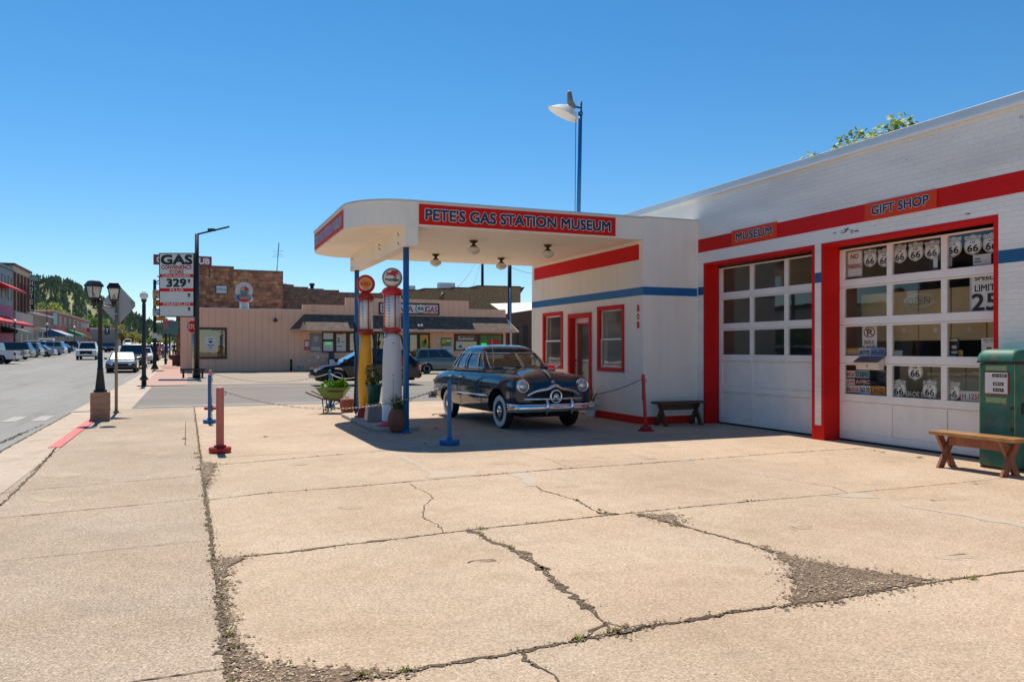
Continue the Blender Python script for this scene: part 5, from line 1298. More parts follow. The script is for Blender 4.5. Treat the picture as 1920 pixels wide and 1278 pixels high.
board('flyer', 'white flyer with a small picture beside the kerosene pump top', 'poster', 996, 758, 1094, 860, m_shield, [('#', .1, .85, .8, .04, 0), ('#', .2, .75, .6, .03, 0), ('#', .35, .12, .35, .3, 1)], x=10.16)
board('orange_card', 'small orange card beside the black poster', 'card', 845, 838, 872, 886, m_ply, [('#', .3, .3, .3, .1, 1)], imat=pl_ink)
board('notice', 'plain white card standing in the middle of the third row', 'card', 394, 840, 470, 884, m_shield, [], x=10.3)
for i, (x0, y0, x1, y1, lab) in enumerate(((676, 222, 704, 290, 'small white sign hanging under the Oklahoma shield'), (745, 222, 800, 284, 'white sign hanging under the Kansas shield'), (940, 200, 1060, 272, 'white sign with small print hanging under the Missouri shield'))):
    board('hanging_card', lab, 'card', x0, y0, x1, y1, m_shield, [('#', .1, .3, .35, .10, 0), ('#', .1, .55, .3, .10, 0)] if i == 2 else [], x=10.17)
# neon OPEN sign
ya, z0 = uvx(*zp(465, 560)); yb, z1 = uvx(*zp(665, 455)); W_, H_ = ya - yb, z1 - z0
op = thing('neon_sign', 'unlit oval neon OPEN sign in the second row, middle pane', 'sign', (XS_ + .05, ya, z0))
w = MB(); c = UX * (W_ / 2) + UZ * (H_ / 2)
w.tube([c + UX * (W_ * .5 * math.cos(k * math.pi / 20)) + UZ * (H_ * .46 * math.sin(k * math.pi / 20)) for k in range(3, 40)], .007, 6); w.obj('tube_oval', M('neon_tube', (.62, .66, .64), .2), op)
w = MB(); text(w, 'OPEN', UX * (W_ * .12) + UZ * (H_ * .25) + NN * .01, UX, UZ, W_ * .76, H_ * .5); w.obj('tube_letters', M('neon_tube2', (.16, .18, .18), .3), op, recalc=False)
# wall cabinet with beige doors behind the panes
m_beige = M('beige_door', (.74, .55, .28), .6, var=.08); m_label = M('white_label', (.80, .78, .72), .5)
for lab, x_, y0, y1, z0, z1, n in (('row of beige hanging cabinets behind the gift shop panes', 10.55, 6.2, 10.2, 1.64, 2.42, 7), ('low beige cabinets behind the bottom row of panes', 10.75, 6.6, 9.6, .85, 1.28, 5)):
    cb = thing('cabinet', lab, 'cabinet', (x_, y0, z0)); w_ = (y1 - y0) / n
    w = MB(); w.box(.02, .4, 0, y1 - y0, 0, z1 - z0); w.obj('case', m_room, cb)
    for k in range(n):
        w = MB(); w.box(0, .019, k * w_ + .012, (k + 1) * w_ - .012, 0, z1 - z0); dd = w.obj('cabinet_door', m_beige, cb)
        w = MB(); w.box(-.004, -.001, (k + .42) * w_, (k + .42) * w_ + .06, .12, .19); w.obj('door_label', m_label, dd)
w = MB(); w.box(10.75, 11.2, 5.6, 10.2, .5, .62); tag(w.obj('display_table', m_dark), 'dark display table inside the gift shop window', 'table')
# letter box on the second garage door
y0, z0 = uvx(1613, 697, 10.04); y1, z1 = uvx(1657, 672, 10.04)
lb = thing('letter_box', 'grey letter box with sloping lid fixed below the third row of panes', 'letter box', (10.055, y0, 1.18))
L_ = y0 - y1
w = MB(); w.prism([(-.005, 0, 0), (-.10, 0, .0), (-.13, 0, .13), (-.005, 0, .19)], (0, 0, 0), (0, -L_, 0)); w.obj('box', M('letterbox_white', (.66, .58, .50), .5), lb, bevel=.005)
w = MB(); w.prism([(-.003, 0, .20), (-.16, 0, .115), (-.165, 0, .12), (-.003, 0, .215)], (0, .012, 0), (0, -L_ - .012, 0)); w.obj('lid', M('letterbox_grey', (.17, .17, .18), .4, metal=.4), lb)
w = MB(); w.box(-.118, -.106, -L_ * .5 - .03, -L_ * .5 + .03, .07, .075).box(-.118, -.106, -L_ * .5 - .005, -L_ * .5 + .005, .04, .07); w.obj('lock', m_under, lb)
# what stands inside the museum bay and the office
w = MB(); w.box(12.0, 12.6, 12.0, 12.7, .02, 1.9).box(11.97, 12.0, 12.1, 12.6, 1.1, 1.7); tag(w.obj('display_case', M('display_white', (.62, .60, .55), .5)), 'pale display cabinet inside the museum bay', 'cabinet')
# ------------------------------------------------------------------ everyday vehicles (x forward, y left)
def vehicle(name, label, cat, paint, loc, rz, kind='suv', L_=4.6, W_=1.8, H_=1.7, wb_=2.7, wr=.35, group=None, scale=.95, rimspokes=6, arch=None, dark=True):
    r = thing(name, label, cat, loc, rz, group); r.scale = (scale,) * 3
    hl, hw = L_ / 2, W_ / 2; xf, xr = wb_ / 2 + .04, -wb_ / 2 + .04
    if kind in ('suv', 'van'):
        belt = H_ * .60; cowl, nose = hl - 1.25, H_ * .50; prof_top = [(hl - .02, nose * .66), (hl - .06, nose * .90), (hl - .28, nose + .03), (cowl, belt - .03), (-hl + .10, belt + .03), (-hl + .01, belt - .12), (-hl, .55)]
        gh = [(-hl + .10, belt), (-hl + .42, H_ - .02), (cowl - .85, H_), (cowl - .02, belt)]; pil = [.32, .66] if kind == 'suv' else [.3, .62]
    elif kind == 'cross':
        belt = H_ * .61; cowl = hl - 1.05; prof_top = [(hl - .02, .50), (hl - .10, .70), (hl - .42, .86), (cowl - .05, belt - .06), (-hl + .14, belt + .10), (-hl + .02, belt - .05), (-hl, .55)]
        gh = [(-hl + .12, belt + .06), (-hl + .75, H_ - .06), (cowl - 1.25, H_), (cowl + .05, belt - .04)]; pil = [.33, .60]
    elif kind == 'sedan':
        belt = H_ * .62; cowl = hl - 1.35; prof_top = [(hl - .02, .42), (hl - .08, .62), (hl - .40, .74), (cowl, belt - .02), (-hl + 1.0, belt + .02), (-hl + .12, belt - .0), (-hl, belt - .20), (-hl + .02, .45)]
        gh = [(-hl + .55, belt), (-hl + 1.25, H_ - .02), (cowl - .85, H_), (cowl + .02, belt)]; pil = [.5]
    else:   # pickup
        belt = H_ * .58; cowl = hl - 1.45; cabr = cowl - 2.0; prof_top = [(hl, .55), (hl - .03, belt * .92), (hl - .25, belt - .01), (cowl, belt + .01), (cabr, belt + .03), (cabr - .02, belt + .04), (-hl + .06, belt + .06), (-hl + .03, .62)]
        gh = [(cabr, belt), (cabr + .10, H_ - .02), (cowl - .70, H_), (cowl, belt)]; pil = [.5]
    zb = .30 if kind != 'pickup' else .42
    ar = wr * 1.17
    def archpts(xc):
        a0 = math.asin(max(-1, min(1, (zb - wr) / ar))) if zb < wr else 0
        return [(xc - ar * math.cos(a0 + (math.pi - 2 * a0) * k / 12), wr + ar * math.sin(a0 + (math.pi - 2 * a0) * k / 12)) for k in range(13)]
    bot = [(-hl + .06, zb)] + archpts(xr) + archpts(xf) + [(hl - .08, zb)]
    P = bot + prof_top
    cx, cz = 0, (zb + belt) / 2
    def sl(k, y): return [(cx + (x - cx) * (1 - k * .6), y, cz + (z - cz) * (1 - k)) for x, z in P]
    w = MB(); rows = [sl(.10, -hw), sl(.03, -hw * .985), sl(0, -hw * .93), sl(-.008, -hw * .5), sl(-.012, 0), sl(-.008, hw * .5), sl(0, hw * .93), sl(.03, hw * .985), sl(.10, hw)]
    # keep wheel openings true
    nb = len(bot)
    rows = [[(bx, p[1], bz) if i < nb else p for i, (p, (bx, bz)) in enumerate(zip(rw, P))] for rw in rows]
    w.grid(rows, close=True); n = len(P); w.f.append(list(range(n))[::-1]); w.f.append([8 * n + k for k in range(n)]); w.m += [0, 0]; w.sm += [False, False]
    b = w.obj('body', paint, r); smooth_by_angle(b, 34)
    # cabin
    wb2, wt = hw * .93, hw * .72
    A = [(gh[0][0], gh[0][1] - .03), gh[1], gh[2], (gh[3][0], gh[3][1] - .03)]
    w = MB()
    q = [[(x, s * (wb2 if i in (0, 3) else wt), z) for i, (x, z) in enumerate(A)] for s in (-1, 1)]
    w.add(q[0] + q[1], [(0, 1, 2, 3), (7, 6, 5, 4), (0, 4, 5, 1), (1, 5, 6, 2), (2, 6, 7, 3), (3, 7, 4, 0)])
    w.obj('cabin', paint, r, bevel=.07)
    def face(pts, u0, u1, v0, v1, nm, mt):
        a, b_, c, d = map(Vector, pts)  # a,b bottom; d,c top
        def at(u, v): return (a.lerp(b_, u)).lerp(d.lerp(c, u), v)
        nn = (b_ - a).cross(d - a).normalized()
        if nn.dot((a + b_ + c + d) / 4 - Vector((0, 0, H_ * .7))) < 0: nn = -nn
        m = MB(); m.prism([at(u0, v0), at(u1, v0), at(u1, v1), at(u0, v1)], nn * .004, nn * .010); m.obj(nm, mt, r)
    gl = m_cardark
    face([q[0][3], q[1][3], q[1][2], q[0][2]], .05, .95, .14, .93, 'windscreen', gl)
    face([q[0][0], q[1][0], q[1][1], q[0][1]], .10, .90, .22, .88, 'rear_window', gl)
    for s in (0, 1):
        us = [.05] + pil + [.95]
        for k in range(len(us) - 1): face([q[s][0], q[s][3], q[s][2], q[s][1]], us[k] + .015, us[k + 1] - .015, .16, .90, 'side_window', gl)
    for x in (xf, xr):
        for s in (-1, 1):
            wh = bpy.data.objects.new('wheel', None); COL.objects.link(wh); wh.parent = r; wh.location = (x, s * (hw - .12), wr)
            m = MB(); m.lathe([(wr * .62, .10), (wr * .93, .11), (wr, .08), (wr, -.08), (wr * .93, -.11), (wr * .62, -.10)], 24, axis='y'); m.obj('tyre', m_tyre, wh)
            m = MB(); m.lathe([(wr * .64, s * .10), (wr * .60, s * .085), (wr * .56, s * .05), (0, s * .045)], 24, axis='y')
            o = m.obj('rim', m_rimdark, wh)
            m = MB()
            for k in range(rimspokes):
                a = k * 2 * math.pi / rimspokes; m.beam((.05 * math.cos(a), s * .07, .05 * math.sin(a)), (wr * .60 * math.cos(a), s * .085, wr * .60 * math.sin(a)), .09, .02, (0, 1, 0))
            m.cyl((0, s * .05, 0), (0, s * .09, 0), .07, n=12); m.tube([(wr * .60 * math.cos(k * math.pi / 12), s * .09, wr * .60 * math.sin(k * math.pi / 12)) for k in range(24)], .018, 5, closed=True); m.obj('spokes', m_alloy, wh)
    m = MB(); m.box(-hl + .25, hl - .25, -hw + .22, hw - .22, zb - .10, zb + .12); m.obj('chassis', m_under, r)
    zf = belt * (.72 if kind not in ('sedan', 'cross') else .66)
    for s in (-1, 1):
        m = MB(); m.prism([(hl - .05, s * hw * .52, zf - .06), (hl - .03, s * hw * .52, zf + .07), (hl - .20, s * hw * .97, zf + .10), (hl - .20, s * hw * .97, zf - .03)], (0, 0, 0), (.05, 0, 0)); m.obj('headlight', m_lens, r)
        zt_ = belt * .80
        m = MB(); m.box(-hl - .015, -hl + .14, s * hw * .80 if s > 0 else -hw * 1.003, hw * 1.003 if s > 0 else -hw * .80, zt_ - .14, zt_ + .14); m.obj('tail_lamp', m_redlens, r, bevel=.02)
        m = MB(); m.box(cowl - .28, cowl - .12, s * (hw + .02) if s > 0 else -hw - .20, hw + .20 if s > 0 else -hw - .02, belt + .02, belt + .16); m.beam((cowl - .2, s * hw * .9, belt + .03), (cowl - .2, s * (hw + .1), belt + .06), .05, .04); m.obj('mirror', paint, r, bevel=.02)
    m = MB(); m.box(hl - .06, hl + .012, -hw * (.58 if kind == 'pickup' else .48), hw * (.58 if kind == 'pickup' else .48), zf - (.2 if kind == 'pickup' else .14), zf + (.16 if kind == 'pickup' else .06)); m.obj('grille', m_under, r)
    m = MB(); m.box(hl - .14, hl + .03, -hw * .94, hw * .94, zb + .02, zb + .20); m.obj('front_bumper', m_alloy if kind == 'pickup' else paint, r, bevel=.04)
    m = MB(); m.box(-hl - .05, -hl + .12, -hw * .94, hw * .94, zb + .04, zb + .22); m.obj('rear_bumper', m_alloy if kind == 'pickup' else paint, r, bevel=.04)
    m = MB()
    for s in (-1, 1):
        for xd in ((cowl - .35, cowl - 1.35) if kind != 'sedan' else (cowl - .5, cowl - 1.5)): m.box(xd - .09, xd + .09, s * hw - .012, s * hw + .012, belt - .16, belt - .13)
    m.obj('door_handles', paint, r)
    return r
m_cardark = glass('car_window_dark', (.16, .18, .18), .10)
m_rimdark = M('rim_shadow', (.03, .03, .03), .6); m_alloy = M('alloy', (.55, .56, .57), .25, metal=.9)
p_black, p_white, p_silver, p_grey, p_tan, p_blue, p_dgrey = (carpaint('black_paint', (.004, .006, .010), .15, 0, .35), carpaint('white_car_paint', (.72, .72, .70), .2), carpaint('silver_paint', (.42, .43, .45), .2, .3), carpaint('steel_grey_paint', (.10, .135, .15), .22, .3), carpaint('champagne_paint', (.30, .27, .22), .22, .3), carpaint('blue_car_paint', (.03, .07, .13), .2), carpaint('charcoal_paint', (.035, .04, .042), .2))
vehicle('parked_suv', 'black sport utility car parked across the side street behind the gas pumps', 'car', p_black, (7.12, 34.1, -.015), math.pi + .02, 'cross', 4.72, 1.87, 1.66, 2.78, .37, rimspokes=10)
x_, y_ = 14.9, 48.2
vehicle('parked_car', 'grey green tall hatchback parked in front of the pink store', 'car', p_grey, (x_, y_, zg(y_)), .03, 'suv', 4.3, 1.75, 1.62, 2.62, .33)
KERB = 'cars parked along the left side of the street'
def at_ground(u, v):
    t = (u - PX0) / FPX; s = (HY - v) / FPX; d = 20.0
    while d < 900:
        y = d * (CA - t * SA)
        if EYE + s * d <= zg(y) - .05: break
        d += .05
    return d * (SA + t * CA), y
for (u, v, kind, pt, L_, W_, H_, wr, rz, lab) in (
        (-8, 682.5, 'pickup', p_white, 5.7, 2.0, 1.88, .41, .10, 'white pickup truck at the near end of the left parking row'),
        (14, 677, 'pickup', p_tan, 5.6, 2.0, 1.80, .40, .12, 'cream pickup truck, second in the left parking row'),
        (36, 674, 'suv', p_dgrey, 4.8, 1.9, 1.85, .40, .12, 'dark grey four wheel drive with red tail lamps in the left row'),
        (58, 670.5, 'suv', p_tan, 4.6, 1.85, 1.78, .37, .12, 'champagne coloured wagon in the left parking row'),
        (84, 669, 'sedan', p_silver, 4.6, 1.8, 1.45, .34, .10, 'silver sedan parked between wagons in the left row'),
        (102, 666, 'suv', p_silver, 5.0, 1.95, 1.85, .39, .12, 'silver wagon carrying a roof box in the left row'),
        (124, 662, 'sedan', p_blue, 4.6, 1.8, 1.45, .34, .12, 'pale blue sedan at the far end of the left row'),
        (52, 664, 'suv', p_white, 4.9, 1.9, 1.9, .38, .12, 'white van like wagon standing behind the champagne wagon'),
        (131, 657, 'suv', p_blue, 4.6, 1.85, 1.75, .37, .12, 'dark blue wagon furthest along the left row')):
    x, y = at_ground(u, v)
    if x < -19: x = -18.5
    c = vehicle('parked_' + ('pickup' if kind == 'pickup' else 'wagon' if kind == 'suv' else 'sedan'), lab, 'pickup truck' if kind == 'pickup' else 'car', pt, (x - 1.2, y + 1.2, zg(y + 1) - .05), math.pi - rz, kind, L_, W_, H_, L_ * .59, wr, group=KERB)
    if 'roof box' in lab:
        m = MB(); m.box(-1.1, .8, -.42, .42, H_ + .08, H_ + .40); m.obj('roof_box', p_white, c, bevel=.14)
        m = MB(); m.box(-.8, -.72, -.6, .6, H_ - .02, H_ + .09).box(.4, .48, -.6, .6, H_ - .02, H_ + .09); m.obj('roof_rack', m_black, c)
x, y = at_ground(160, 674.5)
vehicle('pickup_truck', 'white pickup truck driving towards the viewer along the street', 'pickup truck', p_white, (x, y + 2.7, zg(y) - .05), -math.pi / 2 + .02, 'pickup', 5.8, 2.0, 1.92, 3.6, .40)
x, y = at_ground(226, 699)
c = vehicle('parked_sedan', 'dark sports sedan with sun glaring off its windscreen at the right kerb', 'car', p_dgrey, (x, y + 2.3, zg(y) - .05), -math.pi / 2, 'sedan', 4.6, 1.85, 1.38, 2.7, .34)
for ch in c.children:
    if ch.name.startswith('windscreen'): ch.data.materials[0] = M('glaring_glass', (.35, .38, .40), .16, metal=.85, var=.02)
vehicle('parked_suv', 'large dark suv parked right behind the glaring sedan', 'car', p_dgrey, (x + .15, y + 9.2, zg(y + 9) - .05), -math.pi / 2, 'suv', 4.9, 1.95, 1.85, 2.9, .38)
x, y = at_ground(281, 682)
vehicle('parked_car', 'white car nose out at the right kerb beyond the dark suv', 'car', p_white, (-3.6, 78, zg(78) - .05), -math.pi / 2, 'sedan', 4.6, 1.8, 1.45, 2.7, .34)
vehicle('parked_car', 'red tailed dark hatchback further along the right kerb', 'car', p_black, (-3.4, 87, zg(87) - .05), math.pi / 2, 'suv', 4.5, 1.8, 1.6, 2.6, .35)
vehicle('parked_car', 'white suv at the right kerb near the walking people', 'car', p_white, (-3.2, 101, zg(101) - .05), -math.pi / 2, 'suv', 4.7, 1.85, 1.75, 2.7, .36)
for i, (u, v, pt, kd, lab) in enumerate(((196, 659, p_blue, 'suv', 'blue car in the distance right of the lantern post'), (209, 660, p_black, 'sedan', 'small dark sedan far along the street'), (240, 650, p_silver, 'van', 'pale van far along the street behind the dark suv'))):
    x, y = at_ground(u, v); vehicle('distant_car', lab, 'car', pt, (x, y, zg(y) - .05), -math.pi / 2, kd, 4.7, 1.85, 2.1 if kd == 'van' else 1.55, 2.7, .35)
# ------------------------------------------------------------------ lamps and signs along the street
m_lampglass = M('lantern_glass', (.62, .60, .52), .3, var=.15, vs=6, coat=.4)
m_globe = M('globe_white', (.80, .78, .70), .3, var=.04, coat=.3)
m_stoneblk = M('sandstone_block', (.36, .22, .14), .85, var=.25, vs=4, bump=.6, bs=14, stretch=(1, 1, 3))
lp = thing('lantern_post', 'black lamp post with two lanterns standing on a rough sandstone block', 'street lamp', (-1.70, 18.95, 0), .09)
w = MB(); rows = []
for k in range(9):
    z = .60 * k / 8; rows.append([(sx * (.185 + R.uniform(-.008, .008)), sy * (.185 + R.uniform(-.008, .008)), z) for sx, sy in ((-1, -1), (-.3, -1.02), (.3, -1.02), (1, -1), (1.02, -.3), (1.02, .3), (1, 1), (0, 1.02), (-1, 1), (-1.02, 0))])
w.grid(rows, close=True, smooth=False); w.add(rows[-1], [list(range(10))]); w.obj('stone_block', m_stoneblk, lp)
w = MB(); w.lathe([(.13, .60), (.13, .625), (.10, .64), (.098, .68), (.058, 1.06), (.062, 1.08), (.062, 1.10), (.052, 1.11), (.044, 1.6), (.042, 2.46), (.06, 2.47), (.06, 2.52), (.035, 2.56), (0, 2.58)], 20)
for a in (-.11, .11): w.cyl((a, -.11, .60), (a, -.11, .65), .015, n=8)
w.obj('post', m_black, lp)
for x, zz in ((-.12, 2.57), (.26, 2.54)):
    w = MB(); w.tube([(0, 0, 2.46), (x * .5, 0, 2.40), (x, 0, 2.40), (x, 0, zz - .06)], .014, 6); w.tube([(0, 0, 2.52), (x * .5, 0, 2.46), (x, 0, 2.43)], .010, 6); w.cyl((x, 0, zz - .12), (x, 0, zz - .03), .035, .055, n=10); w.obj('arm', m_black, lp)
    lh = MB(); z = zz
    ra = .62 if x < 0 else -.03; c_, s_ = math.cos(ra), math.sin(ra)
    def q4(h, zz_, sx, sy): return (x + (sx * c_ - sy * s_) * h, (sx * s_ + sy * c_) * h, zz_)
    def ring4(h, zz_): return [q4(h * .84, zz_, sx, sy) for sx, sy in ((-1, -1), (1, -1), (1, 1), (-1, 1))]
    lh.grid([ring4(.06, z - .03), ring4(.085, z), ring4(.09, z + .03)], close=True, smooth=False); lh.add(ring4(.06, z - .03), [(0, 1, 2, 3)])
    for sx, sy in ((-1, -1), (1, -1), (1, 1), (-1, 1)): lh.beam(q4(.074, z + .02, sx, sy), q4(.107, z + .26, sx, sy), .016, .016)
    lh.grid([ring4(.15, z + .255), ring4(.165, z + .275), ring4(.155, z + .30), ring4(.10, z + .38), ring4(.07, z + .39)], close=True, smooth=False); lh.add(ring4(.07, z + .39), [(0, 1, 2, 3)]); lh.add(ring4(.15, z + .255), [(0, 1, 2, 3)])
    lo = lh.obj('lantern', m_black, lp)
    g = MB(); g.grid([ring4(.083, z + .03), ring4(.122, z + .255)], close=True, smooth=False); g.obj('lantern_glass', m_lampglass, lo)
    g = MB(); g.lathe([(.035, z + .03), (.012, z + .12), (0, z + .14)], 10, org=(x, -.10, 0)); g.obj('bulb', M('bulb_grey', (.3, .3, .28), .3), lo)
ds = thing('road_sign', 'grey back of a diamond road sign on a steel post by the kerb', 'road sign', (-1.54, 20.92, 0), -YAW - .12)
w = MB(); w.cyl((0, 0, 0), (0, 0, 3.08), .036, n=12); w.cyl((0, 0, 0), (0, 0, .06), .06, n=12); w.box(-.09, .09, -.06, .06, 0, .012); w.obj('post', M('weathered_steel', (.22, .19, .16), .5, metal=.4, var=.2, vs=4), ds)
w = MB(); c = .48; k = .05
w.prism([(0.02 + a, .045, 2.56 + b) for a, b in ((-c + k, -k), (-k, -c + k), (k, -c + k), (c - k, -k), (c - k, k), (k, c - k), (-k, c - k), (-c + k, k))], (0, 0, 0), (0, .004, 0)); pn_ = w.obj('panel', M('aluminium_back', (.46, .44, .42), .5, metal=.35, var=.05, vs=2), ds)
w = MB()
for z in (2.34, 2.78): w.box(-.045, .045, -.04, .043, z - .012, z + .012)
w.obj('clamp', m_alloy, ds)
w = MB(); w.box(.33, .39, .040, .0445, 2.60, 2.64).box(.34, .40, .040, .0445, 2.55, 2.575).tube([(.37 + .022 * math.cos(t), .043, 2.52 + .016 * math.sin(t)) for t in [i * .63 for i in range(10)]], .003, 4, closed=True); w.obj('stickers', M('sticker_grey', (.25, .22, .2), .6), ds)
def globe_lamp(label, loc, H=3.75, gr=.17, group='globe street lamps', tall=0):
    r = thing('street_lamp', label, 'street lamp', loc, 0, group)
    w = MB(); w.lathe([(.10, 0), (.10, .22), (.17, .23), (.17, .30), (.12, .33), (.09, .42), (.085, .5), (.075, H - .35), (.06, H - .30), (.11, H - .20), (.12, H - .17), (.09, H - .155)], 16); w.obj('post', m_black, r)
    w = MB(); w.lathe([(.09, H - .155), (gr * .93, H - .06), (gr, H + .02), (gr * .95, H + .09), (gr * .7, H + .12), (gr * .55, H + .14), (gr * .5, H + .17), (gr * .15, H + .20), (0, H + .21)], 20); w.obj('globe', m_globe, r)
    if tall: w = MB(); w.cyl((0, 0, H), (0, 0, tall), .05, n=8); w.obj('mast', m_black, r)
    return r
globe_lamp('globe street lamp at the corner of the brick sidewalk', (-1.66, 36.73, 0))
for u, v0, Y_, lab in ((298, 0, 62, 'globe street lamp beside the stacked shop signs'), (304, 0, 80, 'globe street lamp further along the brick sidewalk, behind the sign pole')):
    globe_lamp(lab, (-1.66, Y_ + 12, zg(Y_ + 12)))
for Y_, tl, lab in ((118, 0, 'globe street lamp in front of the hotel'), (143, 7.5, 'globe street lamp on a tall mast left of the far awnings'), (176, 0, 'globe street lamp beside the blue awning'), (230, 0, 'small globe street lamp far along the left sidewalk'), (300, 0, 'farthest globe street lamp on the left sidewalk')):
    globe_lamp(lab, (-20.3, Y_, zg(Y_)), 4.3, .25, tall=tl)
# fuel price sign on its lamp pole
gx, gy_ = .5, 45.3
gp = thing('lamp_pole', 'tall dark pole with a slanting lamp arm carrying the fuel price sign', 'street lamp', (gx, gy_, 0), -YAW)
w = MB(); w.box(-.42, .42, -.3, .3, 0, .02); w.cyl((0, 0, .02), (0, 0, .5), .20, .17, n=12); w.cyl((0, 0, .5), (0, 0, 7.6), .14, .10, n=14); w.obj('pole', m_black, gp)
w = MB(); w.beam((-.05, 0, 7.58), (1.72, 0, 8.0), .06, .08); w.box(.6, .95, -.08, .08, 7.76, 7.9); w.obj('lamp_arm', m_black, gp)
w = MB(); w.beam((-.75, -.28, .45), (.55, -.28, .45), .12, .10); w.beam((-.6, -.28, 0), (-.6, -.28, .45), .08, .08); w.beam((.4, -.28, 0), (.4, -.28, .45), .08, .08); tag(w.obj('guard_rail', m_rust, None), 'low wooden guard rail round the foot of the price sign pole', 'guard rail'); gr_ = bpy.data.objects['guard_rail']; gr_.location = (gx, gy_, 0); gr_.rotation_euler = (0, 0, -YAW)
m_sgw = M('sign_face_white', (.72, .70, .63), .45, var=.04, vs=2, dirt=(.5, .46, .38), dirt_s=2, dirt_amt=.4)
ps = thing('price_sign', 'tall white fuel price sign reading GAS, UNLEADED 329, PLUS and PREMIUM', 'sign', (gx, gy_, 3.22), -YAW)
W_, H_ = 1.86, 3.38; x0 = -1.95
w = MB(); w.box(x0, x0 + W_, -.12, .12, 0, H_); w.obj('cabinet', m_black, ps)
w = MB(); w.box(x0 + .05, x0 + W_ - .05, -.13, -.121, .05, H_ - .05); w.obj('face', m_sgw, ps)
w = MB()
for z, h in ((2.09, .17), (1.34, .17), (.59, .17)): w.box(x0 + .05, x0 + W_ - .05, -.135, -.131, z, z + h)
w.obj('red_bands', m_signred, ps)
w = MB(); o = lambda a, z: (x0 + a, -.1365, z); ux, uz = (1, 0, 0), (0, 0, 1)
text(w, 'GAS', o(.12, 2.78), ux, uz, 1.62, .48, bold=.085)
text(w, 'CONVENIENCE', o(.13, 2.52), ux, uz, 1.6, .20, bold=.05, mi=1); text(w, 'STORE', o(.56, 2.28), ux, uz, .74, .19, bold=.05, mi=1)
text(w, 'UNLEADED', o(.2, 2.115), ux, uz, 1.45, .115, bold=.05, mi=2); text(w, 'PLUS', o(.58, 1.365), ux, uz, .7, .115, bold=.05, mi=2); text(w, 'PREMIUM', o(.24, .615), ux, uz, 1.4, .115, bold=.05, mi=2)
text(w, '329', o(.42, 1.60), ux, uz, 1.0, .40, bold=.08)
for z in (1.78, 1.03, .30): text(w, '9', o(1.52, z), ux, uz, .13, .21, bold=.06)
w.obj('lettering', [m_ink, m_txtred, m_sgw], ps, recalc=False)
sp_ = thing('stop_sign', 'red octagonal STOP sign turned to the side street, below the price sign', 'road sign', (.32, 45.9, 0), -YAW + .75)
w = MB(); w.cyl((0, .03, 0), (0, .03, 3.1), .035, n=8); w.obj('post', m_alloy, sp_)
oc = [(.37 * math.cos(math.pi / 8 + k * math.pi / 4), 0, 2.72 + .37 * math.sin(math.pi / 8 + k * math.pi / 4)) for k in range(8)]
w = MB(); w.prism(oc, (0, -.006, 0), (0, 0, 0), 1); w.prism([(p[0] * .93, 0, 2.72 + (p[2] - 2.72) * .93) for p in oc], (0, -.010, 0), (0, -.0065, 0), 0); w.obj('panel', [m_signred, m_sgw], sp_)
w = MB(); text(w, 'STOP', (-.27, -.0112, 2.60), ux, uz, .54, .25, bold=.05); w.obj('lettering', m_sgw, sp_, recalc=False)
# stacked shop signs over the brick sidewalk
def street_sign(label, u0, v0, u1, v1, Y_, mat, items, inks, thick=.25, name='shop_sign'):
    xa, zt = onY(u0, v0, Y_); xb, zb = onY(u1, v1, Y_)
    r = thing(name, label, 'sign', (xa, Y_, zb)); W_, H_ = xb - xa, zt - zb
    w = MB(); w.box(0, W_, 0, thick, 0, H_); w.obj('panel', mat, r)
    w = MB()
    for t, l, b, ww, hh, mi in items: text(w, t, (l * W_, -.012, b * H_), ux, uz, ww * W_, hh * H_, bold=.07, mi=mi)
    if items: w.obj('lettering', inks, r, recalc=False)
    return r
m_peach, m_or, m_teal, m_pinkn, m_gry = M('peach_sign', (.62, .40, .22), .5), M('orange_sign', (.70, .23, .015), .5), M('teal_sign', (.10, .26, .27), .5), M('neon_pink', (.60, .16, .16), .5), M('grey_sign', (.50, .52, .52), .5)
street_sign('peach coloured hanging sign beginning with PAC, top of the stack', 286, 543, 306, 559.5, 60, m_peach, [('PAC', .12, .5, .75, .36, 0), ('Gr', .2, .08, .3, .3, 1)], [m_txtred, m_leaf])
street_sign('orange hanging sign with a large C below the peach sign', 289, 561.5, 308, 574, 60, m_or, [('C', .2, .2, .3, .6, 0)], [m_ink])
street_sign('pale grey hanging sign with blue letters in the stack', 286, 578, 306, 592, 60, m_gry, [('TV', .1, .55, .8, .35, 0), ('T', .4, .1, .2, .3, 0)], [m_navy])
street_sign('orange hanging sign at the bottom of the stack', 293, 593, 310, 601, 60, m_or, [], [m_txtred])
r = street_sign('teal and pink neon shop sign hanging beside the pink store', 305, 601, 334, 625, 64, m_teal, [('R', .10, .34, .30, .48, 0)], [m_pinkn, m_gry])
w = MB(); w.box(.05, .75, -.03, -.012, .82, 1.0); w.obj('neon_cloud', m_pinkn, r)
x_, z_ = onY(290, 590, 60.2)
w = MB(); w.lathe([(.26, 0), (.24, .1), (.12, .35), (.10, 4.2), (.10, 6.2)], 14, org=(x_, 60.3, zg(60))); tag(w.obj('sign_pole', m_black), 'black pole carrying the stacked shop signs', 'pole')
for lab, u, v, Yy in (('small white notice on the sign pole', 290, 629, 60.0), ('small white notice on the lamp post behind the sign pole', 299, 633, 73.8)):
    street_sign(lab, u - 5, v - 5, u + 5, v + 5, Yy, m_sgw, [], None, .02, 'notice')
cs = street_sign('dark red CLUB sign on the roof of the stone building', 287.5, 476.5, 397, 499.5, 71.5, M('club_red', (.20, .035, .06), .5), [('C', .06, .22, .07, .56, 0), ('CLUB', .60, .22, .36, .56, 0)], [m_sgw])
